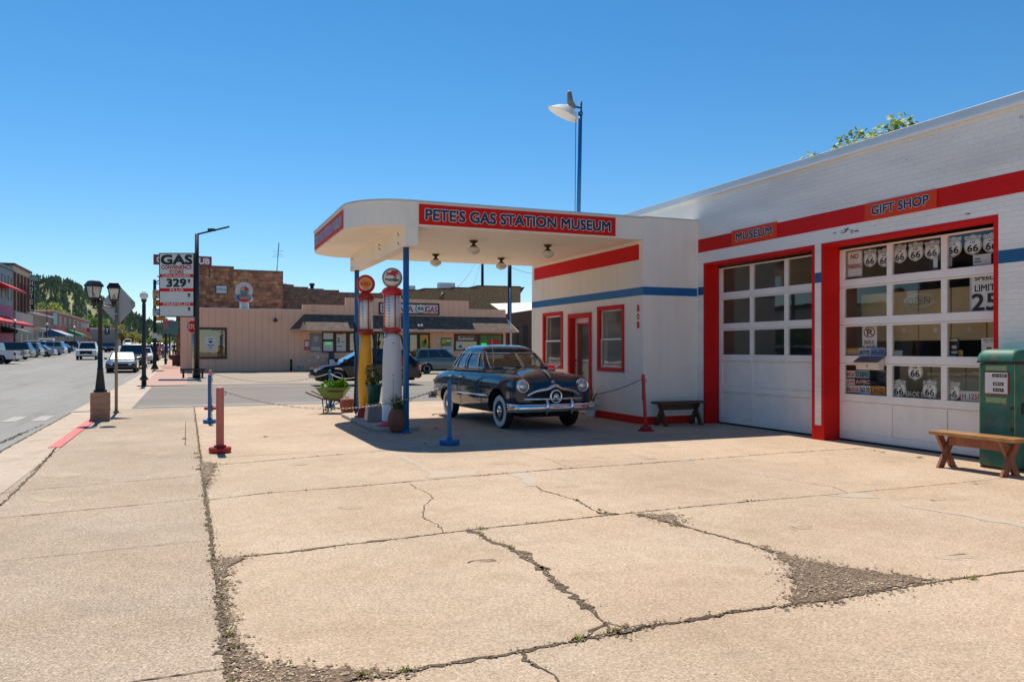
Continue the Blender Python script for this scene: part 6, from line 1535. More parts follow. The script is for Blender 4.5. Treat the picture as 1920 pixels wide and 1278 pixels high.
w = MB(); w.beam((1.2, .1, -.9), (1.2, .1, 0), .1, .1); w.beam((4.3, .1, -.9), (4.3, .1, 0), .1, .1); w.beam((-.0, .1, -1.6), (1.0, .1, -.9), .08, .08); w.beam((.0, .1, -1.6), (.8, .1, -1.5), .08, .08); w.beam((.8, .1, -1.5), (.3, .1, -.9), .08, .08); w.obj('frame', M('purple_steel', (.06, .02, .05), .5), cs)
# ------------------------------------------------------------------ people walking away, flag, street furniture
def skinmesh(name, verts, edges, mats, parent, sub=1, matfn=None):
    bm = bmesh.new(); lay = bm.verts.layers.skin.verify(); vs = []
    for i, (p, rr) in enumerate(verts):
        v = bm.verts.new(p); v[lay].radius = (rr, rr) if not isinstance(rr, tuple) else rr; v[lay].use_root = (i == 0); vs.append(v)
    for a, b in edges: bm.edges.new((vs[a], vs[b]))
    me = bpy.data.meshes.new(name); bm.to_mesh(me); bm.free()
    o = bpy.data.objects.new(name, me); COL.objects.link(o)
    o.modifiers.new('k', 'SKIN'); s = o.modifiers.new('s', 'SUBSURF'); s.levels = sub; s.render_levels = sub
    dg = bpy.context.evaluated_depsgraph_get(); dg.update()
    m2 = bpy.data.meshes.new_from_object(o.evaluated_get(dg)); o.modifiers.clear(); o.data = m2
    for p in m2.polygons: p.use_smooth = True
    m2.materials.clear()
    for m in mats: m2.materials.append(m)
    o.parent = parent; return o
m_skin = M('skin', (.42, .22, .15), .6, var=.04); m_hair = M('dark_hair', (.03, .02, .015), .7)
def person(label, loc, rz, shirt, legs, shorts=False, H=1.62, arm=.1, stride=.14):
    r = thing('person', label, 'person', loc, rz); k = H / 1.75
    V = [((0, 0, .93), .13), ((0, 0, 1.12), .125), ((0, 0, 1.36), (.15, .11)), ((0, 0, 1.46), .06), ((0, 0, 1.53), .055), ((0, .01, 1.63), .09), ((0, .0, 1.72), .07)]
    E = [(0, 1), (1, 2), (2, 3), (3, 4), (4, 5), (5, 6)]
    for s in (-1, 1):
        b = len(V); st = s * stride
        V += [((s * .10, 0, .88), .095), ((s * .10, st * .5, .48), .062), ((s * .10, st * .7 - .06, .10), .042), ((s * .10, st * .7 + .10, .035), .038)]; E += [(0, b), (b, b + 1), (b + 1, b + 2), (b + 2, b + 3)]
        b = len(V); V += [((s * .20, 0, 1.40), .06), ((s * .26, -s * arm * .4, 1.12), .042), ((s * .27, .06 - s * arm, .88), .034), ((s * .27, .08 - s * arm, .80), .030)]; E += [(2, b), (b, b + 1), (b + 1, b + 2), (b + 2, b + 3)]
        f0 = b + 3
        for j, (dx, dy, dz) in enumerate(((-.03, .045, .0), (-.012, .035, -.075), (-.004, .012, -.085), (.004, -.012, -.08), (.01, -.03, -.065))):
            V.append(((s * (.27 + dx), .08 - s * arm + dy, .80 + dz), .009)); E.append((f0, len(V) - 1))
    V = [((p[0] * k, p[1] * k, p[2] * k), tuple(q * k for q in rr) if isinstance(rr, tuple) else rr * k) for p, rr in V]
    skinmesh('body', V, E, [m_skin], r)
    S = [((0, 0, .92), .15), ((0, 0, 1.12), .148), ((0, 0, 1.38), (.178, .135)), ((0, 0, 1.46), .08)] + [x for s in (-1, 1) for x in (((s * .20, 0, 1.41), .078), ((s * .25, -s * arm * .35, 1.16), .065))]
    skinmesh('shirt', [((p[0] * k, p[1] * k, p[2] * k), tuple(q * k for q in rr) if isinstance(rr, tuple) else rr * k) for p, rr in S], [(0, 1), (1, 2), (2, 3), (2, 4), (4, 5), (2, 6), (6, 7)], [shirt], r)
    zl = .50 if shorts else .11
    T_ = [((0, 0, .95), .145)] + [x for s in (-1, 1) for x in (((s * .10, 0, .86), .112), ((s * .10, s * stride * (.5 if shorts else .5), .52), .085), ((s * .10, s * stride * (.5 if shorts else .7) - (.0 if shorts else .06), zl), .075 if shorts else .062))]
    skinmesh('shorts' if shorts else 'trousers', [((p[0] * k, p[1] * k, p[2] * k), rr * k) for p, rr in T_], [(0, 1), (1, 2), (2, 3), (0, 4), (4, 5), (5, 6)], [legs], r)
    w = MB(); w.ellipsoid((0, -.015 * k, 1.69 * k), .098 * k, .108 * k, .105 * k, 14, 9); w.obj('hair', m_hair, r)
    w = MB()
    for s in (-1, 1): w.ellipsoid((s * .10 * k, (s * stride * .7 + .03) * k, .045 * k), .05 * k, .13 * k, .045 * k, 10, 6)
    w.obj('shoes', m_ink, r)
    w = MB(); w.ellipsoid((0, .105 * k, 1.62 * k), .016, .02, .02, 8, 6); w.ellipsoid((-.036, .09 * k, 1.65 * k), .012, .01, .008, 8, 6, 1); w.ellipsoid((.036, .09 * k, 1.65 * k), .012, .01, .008, 8, 6, 1); w.ellipsoid((0, .095 * k, 1.575 * k), .025, .01, .007, 8, 6, 2)
    for s in (-1, 1): w.ellipsoid((s * .095 * k, 0, 1.64 * k), .012, .02, .03, 8, 6)
    w.obj('face', [m_skin, m_ink, m_txtred], r)
    return r
x, y = at_ground(313, 673.5); person('person in a bright blue top and grey shorts walking away on the sidewalk', (x, y, zg(y)), .1, M('blue_shirt', (.03, .17, .50), .8), M('grey_shorts', (.12, .13, .14), .8), True)
x, y = at_ground(326.5, 672); person('person in a black top and dark trousers walking beside the pink store', (x, y, zg(y)), -.1, m_ink, M('dark_jeans', (.02, .03, .06), .8), False, 1.72)
x, y = at_ground(305.5, 673); person('person in a pale lilac top partly behind the flag', (x, y, zg(y)), .2, M('lilac_shirt', (.40, .33, .48), .8), M('dark_shorts', (.05, .04, .05), .8), True, 1.52)
x, y = at_ground(297, 674)
fl = thing('flag', 'red white and blue striped flag hanging from a stand on the sidewalk', 'flag', (x, y - 1, zg(y)))
w = MB(); w.cyl((.16, .02, 0), (-.05, .0, 1.75), .015, n=6); w.cyl((.16, .02, 0), (.16, .02, .08), .12, n=10); w.obj('staff', m_alloy, fl)
for nm, k0, k1, mt in (('stripes_red', 0, 9, m_txtred), ('stripes_white', 0, 9, m_sgw)):
    w = MB()
    for k in range(k0, k1):
        if k % 2 == (0 if 'red' in nm else 1):
            xa, xb = -.10 + .045 * k, -.10 + .045 * (k + 1)
            w.grid([[(xa + .1 * math.sin(z * 3 + k) * .3, .03 * math.sin(k * 1.3 + z * 2), 1.65 - z) for z in (0, .3, .6, .9, 1.2)], [(xb + .1 * math.sin(z * 3 + k + 1) * .3, .03 * math.sin((k + 1) * 1.3 + z * 2), 1.65 - z) for z in (0, .3, .6, .9, 1.2)]])
    w.obj(nm, mt, fl)
w = MB(); w.box(-.12, .06, -.06, -.05, 1.32, 1.66); w.obj('canton', m_navy, fl)
x, y = at_ground(337, 686); w = MB(); w.box(-.55, .05, -.3, .3, 0, .75); w.box(-.60, .10, -.35, .35, .75, .83); q = tag(w.obj('planter_box', M('brown_planter', (.16, .07, .045), .8, var=.2)), 'reddish brown planter box against the pink store corner', 'planter'); q.location = (x, y, zg(y))
x, y = at_ground(304, 671.5); w = MB(); w.box(-.9, .9, -.2, .2, .40, .46).box(-.8, -.7, -.18, .18, 0, .40).box(.7, .8, -.18, .18, 0, .40); q = tag(w.obj('bench', m_woodd), 'low dark bench at the edge of the brick sidewalk', 'bench'); q.location = (x + 1.2, y - 8, zg(y - 8)); q.rotation_euler = (0, 0, 1.57)
w = MB(); w.cyl((-2.1, 62.0, zg(62)), (-2.15, 62.1, 2.6), .03, n=6); tag(w.obj('kerb_post', m_rust), 'thin brown post leaning at the kerb beside the parked cars', 'post')
# ------------------------------------------------------------------ buildings beyond the side street
def masonry(name, c1, c2, mortar, bw=.4, rh=.2, axis='X', ms=.02, bump=.5, squash=1.0, distort=.06, var=.35):
    m = bpy.data.materials.new(name); m.use_nodes = True
    nt = m.node_tree; L = nt.links; N = nt.nodes; b = N['Principled BSDF']; b.inputs['Roughness'].default_value = .85
    tc = N.new('ShaderNodeTexCoord'); sp = N.new('ShaderNodeSeparateXYZ'); cb = N.new('ShaderNodeCombineXYZ')
    L.new(tc.outputs['Object'], sp.inputs[0]); L.new(sp.outputs[axis], cb.inputs['X']); L.new(sp.outputs['Z'], cb.inputs['Y'])
    nz = N.new('ShaderNodeTexNoise'); nz.inputs['Scale'].default_value = 1.6 / bw * .3; nz.inputs['Detail'].default_value = 3; L.new(tc.outputs['Object'], nz.inputs['Vector'])
    ds = N.new('ShaderNodeVectorMath'); ds.operation = 'SCALE'; ds.inputs['Scale'].default_value = distort * 4 * bw; L.new(nz.outputs['Color'], ds.inputs[0])
    av = N.new('ShaderNodeVectorMath'); L.new(cb.outputs[0], av.inputs[0]); L.new(ds.outputs[0], av.inputs[1])
    br = N.new('ShaderNodeTexBrick'); br.inputs['Scale'].default_value = 1; br.inputs['Brick Width'].default_value = bw; br.inputs['Row Height'].default_value = rh; br.inputs['Mortar Size'].default_value = ms
    br.inputs['Color1'].default_value = (*c1, 1); br.inputs['Color2'].default_value = (*c2, 1); br.inputs['Mortar'].default_value = (*mortar, 1); br.offset_frequency = 2; br.squash = squash; br.squash_frequency = 3; br.inputs['Bias'].default_value = 0
    L.new(av.outputs[0], br.inputs['Vector'])
    n2 = N.new('ShaderNodeTexNoise'); n2.inputs['Scale'].default_value = 1.1 / bw; n2.inputs['Detail'].default_value = 6; L.new(tc.outputs['Object'], n2.inputs['Vector'])
    mr = N.new('ShaderNodeMapRange'); mr.inputs['From Min'].default_value = .3; mr.inputs['From Max'].default_value = .7; mr.inputs['To Min'].default_value = 1 - var; mr.inputs['To Max'].default_value = 1 + var; L.new(n2.outputs['Fac'], mr.inputs['Value'])
    vm = N.new('ShaderNodeVectorMath'); vm.operation = 'SCALE'; L.new(br.outputs['Color'], vm.inputs[0]); L.new(mr.outputs[0], vm.inputs['Scale']); L.new(vm.outputs[0], b.inputs['Base Color'])
    bp = N.new('ShaderNodeBump'); bp.inputs['Strength'].default_value = bump; bp.inputs['Distance'].default_value = .03; L.new(br.outputs['Fac'], bp.inputs['Height']); bp.invert = True; L.new(bp.outputs['Normal'], b.inputs['Normal'])
    return m
m_stone_ = masonry('red_sandstone', (.46, .21, .11), (.20, .085, .05), (.17, .10, .065), .62, .32, squash=.55, distort=.16, var=.55)
m_stone2 = masonry('dark_fieldstone', (.24, .14, .095), (.13, .08, .06), (.10, .07, .055), .35, .14, squash=.7, var=.4)
m_ybrick = masonry('yellow_brick', (.48, .30, .14), (.36, .22, .11), (.24, .17, .10), .26, .085, var=.3)
m_bbrick_ = masonry('brown_brick', (.17, .095, .06), (.12, .07, .05), (.09, .06, .05), .25, .08, var=.3)
m_shingle = masonry('dark_shingles', (.20, .13, .09), (.12, .08, .06), (.07, .05, .04), .30, .10, ms=.01, var=.3)
def siding(name, col, pitch=.42):
    m = M(name, col, .75, var=.05, vs=1.2); nt = m.node_tree; L = nt.links; N = nt.nodes
    tc = N.new('ShaderNodeTexCoord'); sp = N.new('ShaderNodeSeparateXYZ'); L.new(tc.outputs['Object'], sp.inputs[0])
    a = N.new('ShaderNodeMath'); a.operation = 'DIVIDE'; a.inputs[1].default_value = pitch; L.new(sp.outputs['X'], a.inputs[0])
    f = N.new('ShaderNodeMath'); f.operation = 'FRACT'; L.new(a.outputs[0], f.inputs[0])
    g = N.new('ShaderNodeMath'); g.operation = 'LESS_THAN'; g.inputs[1].default_value = .10; L.new(f.outputs[0], g.inputs[0])
    bp = N.new('ShaderNodeBump'); bp.inputs['Strength'].default_value = 1; bp.inputs['Distance'].default_value = .015; bp.invert = True; L.new(g.outputs[0], bp.inputs['Height']); L.new(bp.outputs['Normal'], N['Principled BSDF'].inputs['Normal'])
    b = N['Principled BSDF']; old = b.inputs['Base Color'].links[0].from_socket
    mx = N.new('ShaderNodeMix'); mx.data_type = 'RGBA'; mx.blend_type = 'MULTIPLY'; mx.inputs[7].default_value = (.88, .86, .86, 1); L.new(g.outputs[0], mx.inputs[0]); L.new(old, mx.inputs[6]); L.new(mx.outputs[2], b.inputs['Base Color'])
    return m
m_pinks = siding('pink_siding', (.84, .47, .31))
m_brownt = M('dark_brown_trim', (.075, .03, .018), .6)
m_pinktrim = M('pink_trim', (.62, .40, .30), .7)
SY = 55.5
def sx(u, v=600): return onY(u, v, SY)[0]
def sz(v, u=600): return onY(u, v, SY)[1]
G0 = zg(SY)
ts = thing('corner_store', 'long pink corner store with dark shingle awning and stepped parapet across the side street', 'building', (sx(338), SY, G0))
def sp2(mb, nm, mt, par=ts, **k): return mb.obj(nm, mt, par, world=True, **k)
w = MB()
xe = sx(948)
w.prism([(sx(338), SY, G0), (xe, SY, G0), (xe, SY, sz(580.5, 947)), (sx(879), SY, sz(579, 879)), (sx(879), SY, sz(564, 879)), (sx(648), SY, sz(557.6, 648)), (sx(648), SY, sz(572, 648)), (sx(567), SY, sz(570.4, 567)), (sx(567), SY, sz(581.5, 567)), (sx(338), SY, sz(577.5, 338))], (0, 0, 0), (0, .3, 0)); sp2(w, 'front_wall', m_pinks)
w = MB(); zr = sz(581, 450) - .25
w.box(sx(338), sx(338) + .3, SY + .301, SY + 13, G0, sz(577.5, 338)).box(xe - .3, xe, SY + .301, SY + 13, G0, zr).box(sx(338) + .31, xe - .31, SY + 12.7, SY + 13, G0, zr); sp2(w, 'side_wall', m_pinktrim)
w = MB(); w.box(sx(338) + .31, xe - .31, SY + .31, SY + 12.69, zr - .2, zr - .05); sp2(w, 'roof', m_flash)
w = MB(); w.prism([(sx(338) - .03, SY, sz(577.5, 338)), (sx(567), SY, sz(581.5, 567)), (sx(567), SY, sz(580.2, 567)), (sx(338) - .03, SY, sz(576.0, 338))], (0, -.04, .005), (0, .34, .005)); sp2(w, 'metal_coping', m_flash)
w = MB(); zt_, ze = sz(591, 700), sz(618.5, 700); P_ = 1.45
xa, xb = sx(570), sx(948)
w.grid([[(xa, SY - .01, zt_), (xb - .05, SY - .01, zt_)], [(xa - .0, SY - P_, ze), (xb + .35, SY - P_, ze)]], smooth=False)
w.add([(xa - .0, SY - P_, ze), (xb + .35, SY - P_, ze), (xb + .35, SY - P_, ze - .12), (xa, SY - P_, ze - .12)], [(0, 1, 2, 3)], 1)
w.add([(xa, SY - P_, ze - .12), (xb + .35, SY - P_, ze - .12), (xb + .35, SY - .01, ze - .12), (xa, SY - .01, ze - .12)], [(0, 1, 2, 3)], 1)
w.add([(xa, SY - .01, zt_), (xa, SY - P_, ze), (xa - .95, SY - .01, ze)], [(0, 1, 2)], 0)
w.add([(xa, SY - P_, ze), (xa - .95, SY - .01, ze), (xa - .95, SY - .01, ze - .1), (xa, SY - P_, ze - .12)], [(0, 1, 2, 3)], 1)
w.add([(xb - .05, SY - .01, zt_), (xb + .35, SY - P_, ze), (xb + 1.1, SY - .01, ze)], [(0, 1, 2)], 1)
w.add([(xb + .35, SY - P_, ze - .12), (xb + .35, SY - P_, ze), (xb + 1.1, SY - .01, ze), (xb + 1.1, SY - .01, ze - .1)], [(0, 1, 2, 3)], 1)
sp2(w, 'awning_roof', [m_shingle, m_pinktrim], recalc=False)
w = MB(); xx = sx(944); w.box(xx, xx + .14, SY - P_ + .1, SY - P_ + .24, G0, ze - .121); sp2(w, 'awning_post', m_pinktrim)
m_shopglass = glass('shop_glass', (.30, .32, .30), .14)
def opening(u0, v0, u1, v1, nm='window', frame=m_brownt, t=.14, inner=None):
    x0, z1_ = onY(u0, v0, SY); x1, z0_ = onY(u1, v1, SY)
    w = MB(); w.box(x0, x1, SY - .05, SY - .002, z0_, z0_ + t).box(x0, x1, SY - .05, SY - .002, z1_ - t, z1_).box(x0, x0 + t, SY - .05, SY - .002, z0_ + t, z1_ - t).box(x1 - t, x1, SY - .05, SY - .002, z0_ + t, z1_ - t); f = sp2(w, nm, frame)
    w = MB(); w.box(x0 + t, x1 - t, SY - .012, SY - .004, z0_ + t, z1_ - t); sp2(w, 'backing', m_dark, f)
    w = MB(); w.box(x0 + t, x1 - t, SY - .024, SY - .020, z0_ + t, z1_ - t); sp2(w, 'pane', inner or m_shopglass, f)
    return f
opening(360, 613.5, 425.5, 672.5); opening(604, 621.5, 627.5, 660.5); opening(627.6, 621.5, 652, 660.5); opening(652.1, 621.5, 672, 660.5); opening(691, 622, 703, 690); opening(703.1, 622, 735, 690, 'door'); opening(765, 624, 785, 662); opening(785.1, 624, 806, 662); opening(851.5, 625.5, 897, 657); opening(897.1, 625.5, 943, 657)
w = MB(); w.cyl((sx(516), SY, sz(600, 516)), (sx(516), SY - .2, sz(600, 516)), .05); w.cyl((sx(516), SY - .2, sz(603, 516)), (sx(516), SY - .2, sz(596, 516)), .16, .05, n=10); sp2(w, 'wall_lamp', m_black)
w = MB(); w.box(sx(584), sx(592), SY - .06, SY - .001, sz(584, 588), sz(574, 588)); sp2(w, 'vent_box', m_pinktrim)
w = MB()
for u in (777, 782.5): w.cyl((sx(u), SY - 1.0, sz(610, u)), (sx(u), SY - 1.2, sz(610.6, u)), .09, n=8)
sp2(w, 'floodlamps', m_globe)
def poster(label, u0, v0, u1, v1, mt, items=(), inks=None, Yp=None, name='poster', cat='poster'):
    Yp = Yp or SY - .06
    x0, z1_ = onY(u0, v0, Yp); x1, z0_ = onY(u1, v1, Yp); W_, H_ = x1 - x0, z1_ - z0_
    r = thing(name, label, cat, (x0, Yp, z0_)); w = MB(); w.box(0, W_, 0, .02, 0, H_); w.obj('panel', mt, r)
    if items:
        w = MB()
        for t, l, b, ww, hh, mi in items:
            if t == '#': w.box(l * W_, (l + ww) * W_, -.006, -.002, b * H_, (b + hh) * H_, mi)
            else: text(w, t, (l * W_, -.008, b * H_), (1, 0, 0), (0, 0, 1), ww * W_, hh * H_, bold=.05, mi=mi)
        w.obj('lettering', inks, r, recalc=False)
    return r
m_pwh, m_pgr, m_pgn, m_pyl = M('poster_white', (.62, .62, .60), .5), M('poster_grey', (.22, .22, .22), .5, var=.3, vs=1.5), M('poster_green', (.06, .22, .05), .5, var=.4, vs=2), M('poster_yellow', (.55, .40, .06), .5, var=.4, vs=3)
m_neong = emit('neon_green', (.03, .7, .10), .5)
inks = [m_ink, m_txtred, m_pwh, m_pyl, m_navy, m_pgn]
poster('white paper notice in the big store window with a small blue drawing', 384.5, 631.5, 405, 656, m_pwh, [('#', .3, .83, .4, .05, 0), ('#', .2, .38, .6, .04, 0), ('#', .25, .30, .5, .03, 0), ('#', .35, .56, .3, .16, 4), ('#', .35, .12, .3, .04, 0)], inks)
poster('grey THANK YOU poster on the store wall left of the windows', 581, 624, 603.5, 659.5, m_pgr, [('THANK', .25, .72, .5, .09, 2), ('YOU', .35, .58, .3, .10, 2), ('#', .15, .2, .7, .05, 2), ('#', .1, .1, .8, .05, 2)], inks)
poster('pale window poster with a green neon word in the first store window', 606.5, 624, 624.5, 658, m_pwh, [('#', .0, .52, 1, .14, 4), ('OPEN', .2, .36, .6, .14, 6)], inks + [m_neong], Yp=SY - .07)
poster('white poster with grey shapes and a red top in the second store window', 631, 624.5, 648.5, 658, m_pwh, [('#', .05, .93, .7, .06, 1), ('#', .1, .45, .25, .3, 7), ('#', .5, .5, .35, .04, 0), ('#', .1, .25, .5, .04, 0)], inks + [m_neong, m_pgr], Yp=SY - .07)
poster('red and white ice cream notice left of the grey poster', 571, 637, 579.5, 656, m_txtred, [('#', .1, .35, .8, .5, 2), ('#', .5, .1, .2, .1, 2)], inks)
poster('yellow picture poster in the door pane beside the near blue post', 788, 628, 803, 660, m_pyl, [('#', .2, .3, .5, .4, 5), ('#', .5, .5, .3, .3, 1)], inks, Yp=SY - .07)
poster('green lottery poster on the store wall', 826.5, 633, 846, 648, m_pgn, [('#', .1, .3, .4, .5, 3), ('#', .55, .5, .4, .3, 2)], inks)
poster('white notice on the store wall above the car', 818, 631, 825.5, 642, m_pwh, [('#', .2, .7, .6, .06, 0), ('#', .2, .4, .6, .06, 0)], inks)
poster('pale blue notice board behind the grey parked car', 830.5, 650, 849, 662, M('notice_blue', (.50, .58, .66), .5), [('#', .2, .6, .5, .08, 4)], inks, Yp=SY - .3)
poster('brown beer poster with pale lettering in the right store window', 855, 628.5, 894, 640, M('poster_brown', (.10, .045, .03), .5), [('Budweiser', .12, .25, .76, .5, 2), ('#', .1, .85, .8, .06, 2)], inks, Yp=SY - .07)
poster('white and green flyer under the beer poster', 855, 641, 868, 655, m_pwh, [('#', .4, .2, .5, .4, 5)], inks, Yp=SY - .07)
poster('green and yellow poster at the right end of the store windows', 900, 628, 940, 655, m_pgn, [('#', .4, .25, .5, .5, 1), ('#', .45, .1, .45, .1, 3), ('#', .05, .3, .25, .14, 6)], inks + [m_neong], Yp=SY - .07)
bs = poster('long framed store sign ending in 66 GAS on the parapet', 710, 566.5, 824, 591, m_brownt, [('#', .03, .14, .94, .72, 2), ('E', .05, .52, .05, .26, 0), ('H', .05, .2, .05, .26, 0), ('SALA', .25, .24, .31, .5, 1), ('66', .645, .32, .08, .32, 0), ('GAS', .77, .24, .19, .5, 1)], inks, name='shop_sign', cat='sign')
x0, z1_ = onY(776, 572, SY - .1); sW = .45
w = MB(); W__ = onY(824, 580, SY)[0] - onY(710, 580, SY)[0]
cxs, czs = .685 * W__, .55
pts = [(a * .42, b * .36) for a, b in SHP]
w.prism([(cxs + a, -.0085, .46 + b) for a, b in pts], (0, 0, 0), (0, .004, 0)); w.prism([(cxs + a * .86, -.0125, .46 + b * .86) for a, b in pts], (0, 0, 0), (0, .003, 0), 1); text(w, '66', (cxs - .22, -.014, .36), (1, 0, 0), (0, 0, 1), .44, .24, bold=.06, mi=0); w.obj('route_emblem', [m_ink, m_pwh], bs, recalc=False)
# small things on the store front
xr_, _ = onY(578, 690, SY - .8); r = thing('wire_rack', 'white wire rack with a round badge against the store front', 'rack', (xr_, SY - .8, G0))
w = MB(); W_ = 1.3
for z in (.12, .62, 1.02): w.tube([(0, 0, z), (W_, 0, z)], .02, 6)
for x in (0, W_): w.tube([(x, 0, 0), (x, 0, 1.02)], .02, 6)
for k in range(9): w.tube([(.1 + k * .13, 0, .62 if k < 5 else 1.0), (.16 + k * .13, 0, 1.0 if k < 5 else .62)], .012, 5)
w.obj('frame', m_pwh, r); w = MB(); w.cyl((.65, -.03, .9), (.65, .0, .9), .10, n=14); w.obj('badge', m_pwh, r)
xr_, _ = onY(615.5, 680, SY - .9); r = thing('newspaper_box', 'dark blue newspaper box with a white front paper by the store windows', 'newspaper box', (xr_, SY - .9, G0))
w = MB(); w.box(0, .5, 0, .45, .0, .85).box(.08, .42, .05, .35, .85, 1.25); w.obj('box', M('news_blue', (.015, .03, .07), .5), r, bevel=.03); w = MB(); w.box(.08, .42, -.012, -.001, .35, .75); w.obj('front_page', m_pwh, r)
xr_, _ = onY(564, 690, SY - .9); w = MB(); w.lathe([(.14, 0), (.22, .38), (.25, .39), (.25, .42), (.2, .42)], 18, org=(xr_, SY - .9, G0)); tag(w.obj('flower_pot', m_pwh), 'empty white flower pot beside the wire rack', 'flower pot')
xr_, _ = onY(546, 690, SY - .8); w = MB(); w.cyl((xr_, SY - .8, G0), (xr_, SY - .8, G0 + .75), .08, n=12); w.ellipsoid((xr_, SY - .8, G0 + .75), .08, .08, .05); tag(w.obj('bollard', m_black), 'short black bollard in front of the pink store wall', 'bollard')
# ------------------------------------------------------------------ buildings behind the store
def backblock(name, label, Y_, outline, mat, depth, cat='building', xl=None):
    P = [onY(u, v, Y_) for u, v in outline]
    x0, x1 = P[0][0], P[-1][0]; g = zg(Y_)
    r = thing(name, label, cat, (x0, Y_, g))
    w = MB(); w.prism([(x0, Y_, g)] + [(x, Y_, z) for x, z in P][0:0] + [(x1, Y_, g)] + [(x, Y_, z) for x, z in P][::-1], (0, 0, 0), (0, depth, 0)); w.obj('wall', mat, r, world=True)
    return r, P
sb, P = backblock('stone_building', 'rough red sandstone building with a stepped parapet rising behind the pink store', 71.8, [(330, 498.5), (438.6, 502.7), (438.6, 507.8), (530.8, 511.5), (530.8, 533)], m_stone_, 6)
w = MB()
for (a, b_) in zip(P[:-1], P[1:]):
    if abs(a[0] - b_[0]) > .1: w.prism([(a[0], 71.8, a[1]), (b_[0], 71.8, b_[1]), (b_[0], 71.8, b_[1] + .14), (a[0], 71.8, a[1] + .14)], (0, -.08, .002), (0, 6, .002))
w.obj('coping', m_stone2, sb, world=True)
x0, z1_ = onY(404, 534, 71.8); x1, z0_ = onY(426.5, 551.5, 71.8)
w = MB(); w.box(x0, x1, 71.72, 71.799, z0_, z1_); q = w.obj('window', m_brownt, sb, world=True)
w = MB(); w.box(x0 + .07, x1 - .07, 71.70, 71.719, z0_ + .07, (z0_ + z1_) / 2 - .02).box(x0 + .07, x1 - .07, 71.70, 71.719, (z0_ + z1_) / 2 + .04, z1_ - .07); w.obj('pane', M('pale_pane', (.40, .45, .50), .3, coat=.5), q, world=True)
backblock('stone_annex', 'lower dark stone wall stepping down behind the pink store parapet', 72.3, [(530.9, 532), (551, 533.6), (551, 537), (578, 538), (578, 540.5), (607, 541.2), (607, 543), (636, 543.8), (636, 547.5), (700, 549), (757, 550)], m_stone2, 5)
yb_, P = backblock('brick_building', 'pale yellow brick building with a stepped roofline behind the store sign', 84, [(735, 544), (794.6, 545.2), (794.6, 542), (850, 542.5), (850, 540.2), (895, 541), (895, 536.8), (976, 538.5)], m_ybrick, 8)
w = MB()
for (a, b_) in zip(P[:-1], P[1:]):
    if abs(a[0] - b_[0]) > .1: w.prism([(a[0], 84, a[1]), (b_[0], 84, b_[1]), (b_[0], 84, b_[1] + .12), (a[0], 84, a[1] + .12)], (0, -.1, .002), (0, 8, .002))
xq, zq = P[-1]; w.prism([(xq, 84, zq), (xq + .55, 84, zq + .05), (xq, 84, zq - .7)], (0, -.0, .001), (0, 8, .001)); w.obj('cornice', m_brownt, yb_, world=True)
xv, zv = onY(840, 541, 84.5)
w = MB(); w.box(xv - .8, xv + 1.0, 85, 86, zv - .2, zv + .7).box(xv - 4.6, xv - 3.6, 85, 86, zv - .4, zv + .25); tag(w.obj('roof_unit', m_flash), 'pale cooling unit on the yellow brick roof', 'roof unit')
xv, zv = onY(831, 560, 60); w = MB(); w.box(xv - .9, xv + .9, 60, 61, sz(566, 831), sz(566, 831) + .25).cyl((xv - .1, 60.3, zv - .2), (xv + .1, 60.3, zv + .5), .22, .12, n=10); tag(w.obj('roof_vent', m_brownt), 'dark roof vent on the store roof beside the sign', 'roof vent')
bb, P = backblock('brown_building', 'dark brown brick building between the store and the station office', 66, [(940, 588), (962, 586.5), (1003, 579.5), (1100, 566)], m_bbrick_, 9)
w = MB()
for (u0, v0, u1, v1) in ((969, 612, 972.6, 655), (981.5, 609, 990, 660)):
    xa, za = onY(u0, v0, 66); xb_, zb_ = onY(u1, v1, 66); w.box(xa, xb_, 65.96, 65.999, zb_, za)
w.obj('windows', m_dark, bb, world=True)
w = MB(); a, b_ = onY(933, 573, 70), onY(1100, 573, 70); c_, d_ = onY(946, 588.5, 66), onY(1100, 565, 66)
w.add([(a[0], 72, a[1] + .3), (b_[0], 72, b_[1] + .6), (d_[0], 65.8, d_[1]), (c_[0], 65.8, c_[1])], [(0, 1, 2, 3)]); w.obj('white_roof', m_sgw, bb, world=True)
# poles, wires, mast
def pole(label, u, v_top, Y_, r0, mt, cat='utility pole', name='utility_pole'):
    x, z = onY(u, v_top, Y_); g = zg(Y_)
    w = MB(); w.cyl((0, 0, 0), (0, 0, z - g), r0 * 1.25, r0, n=10); o = tag(w.obj(name, mt), label, cat); o.location = (x, Y_, g); return x, z
px1, _ = onY(904.5, 440, 88); m_polew = M('pole_wood', (.045, .03, .022), .9, var=.3)
pole('wooden utility pole standing behind the yellow brick building', 904.5, 440, 92, .16, m_polew)
pole('dark metal pole behind the right end of the store awning', 955.5, 470, 57.6, .15, m_black)
x0, z0_ = onY(956.5, 640, 54.2); w = MB(); w.cyl((x0, 54.2, zg(54)), (x0, 54.2, onY(956, 540, 54.2)[1]), .05, n=8); tag(w.obj('steel_pipe', m_alloy), 'thin grey pipe beside the dark metal pole', 'pipe')
w = MB()
for (a, b_) in (((904, 468, 92), (858, 538, 84.6)), ((904, 478, 92), (884, 541, 84.6)), ((904, 470, 92), (1010, 515, 70)), ((530, 530, 74), (705, 556, 72))):
    p, q = onY(*a), onY(*b_); w.tube(catenary((p[0], a[2], p[1]), (q[0], b_[2], q[1]), .5, 14), .022, 4)
tag(w.obj('overhead_wires', m_black), 'thin overhead wires running down to the brick building roof', 'wires')
x0, z0_ = onY(518, 512, 76); x1, z1_ = onY(523, 455, 76); w = MB(); w.tube([(x0, 76, z0_ - .6), (x1, 76, z1_)], .045, 5)
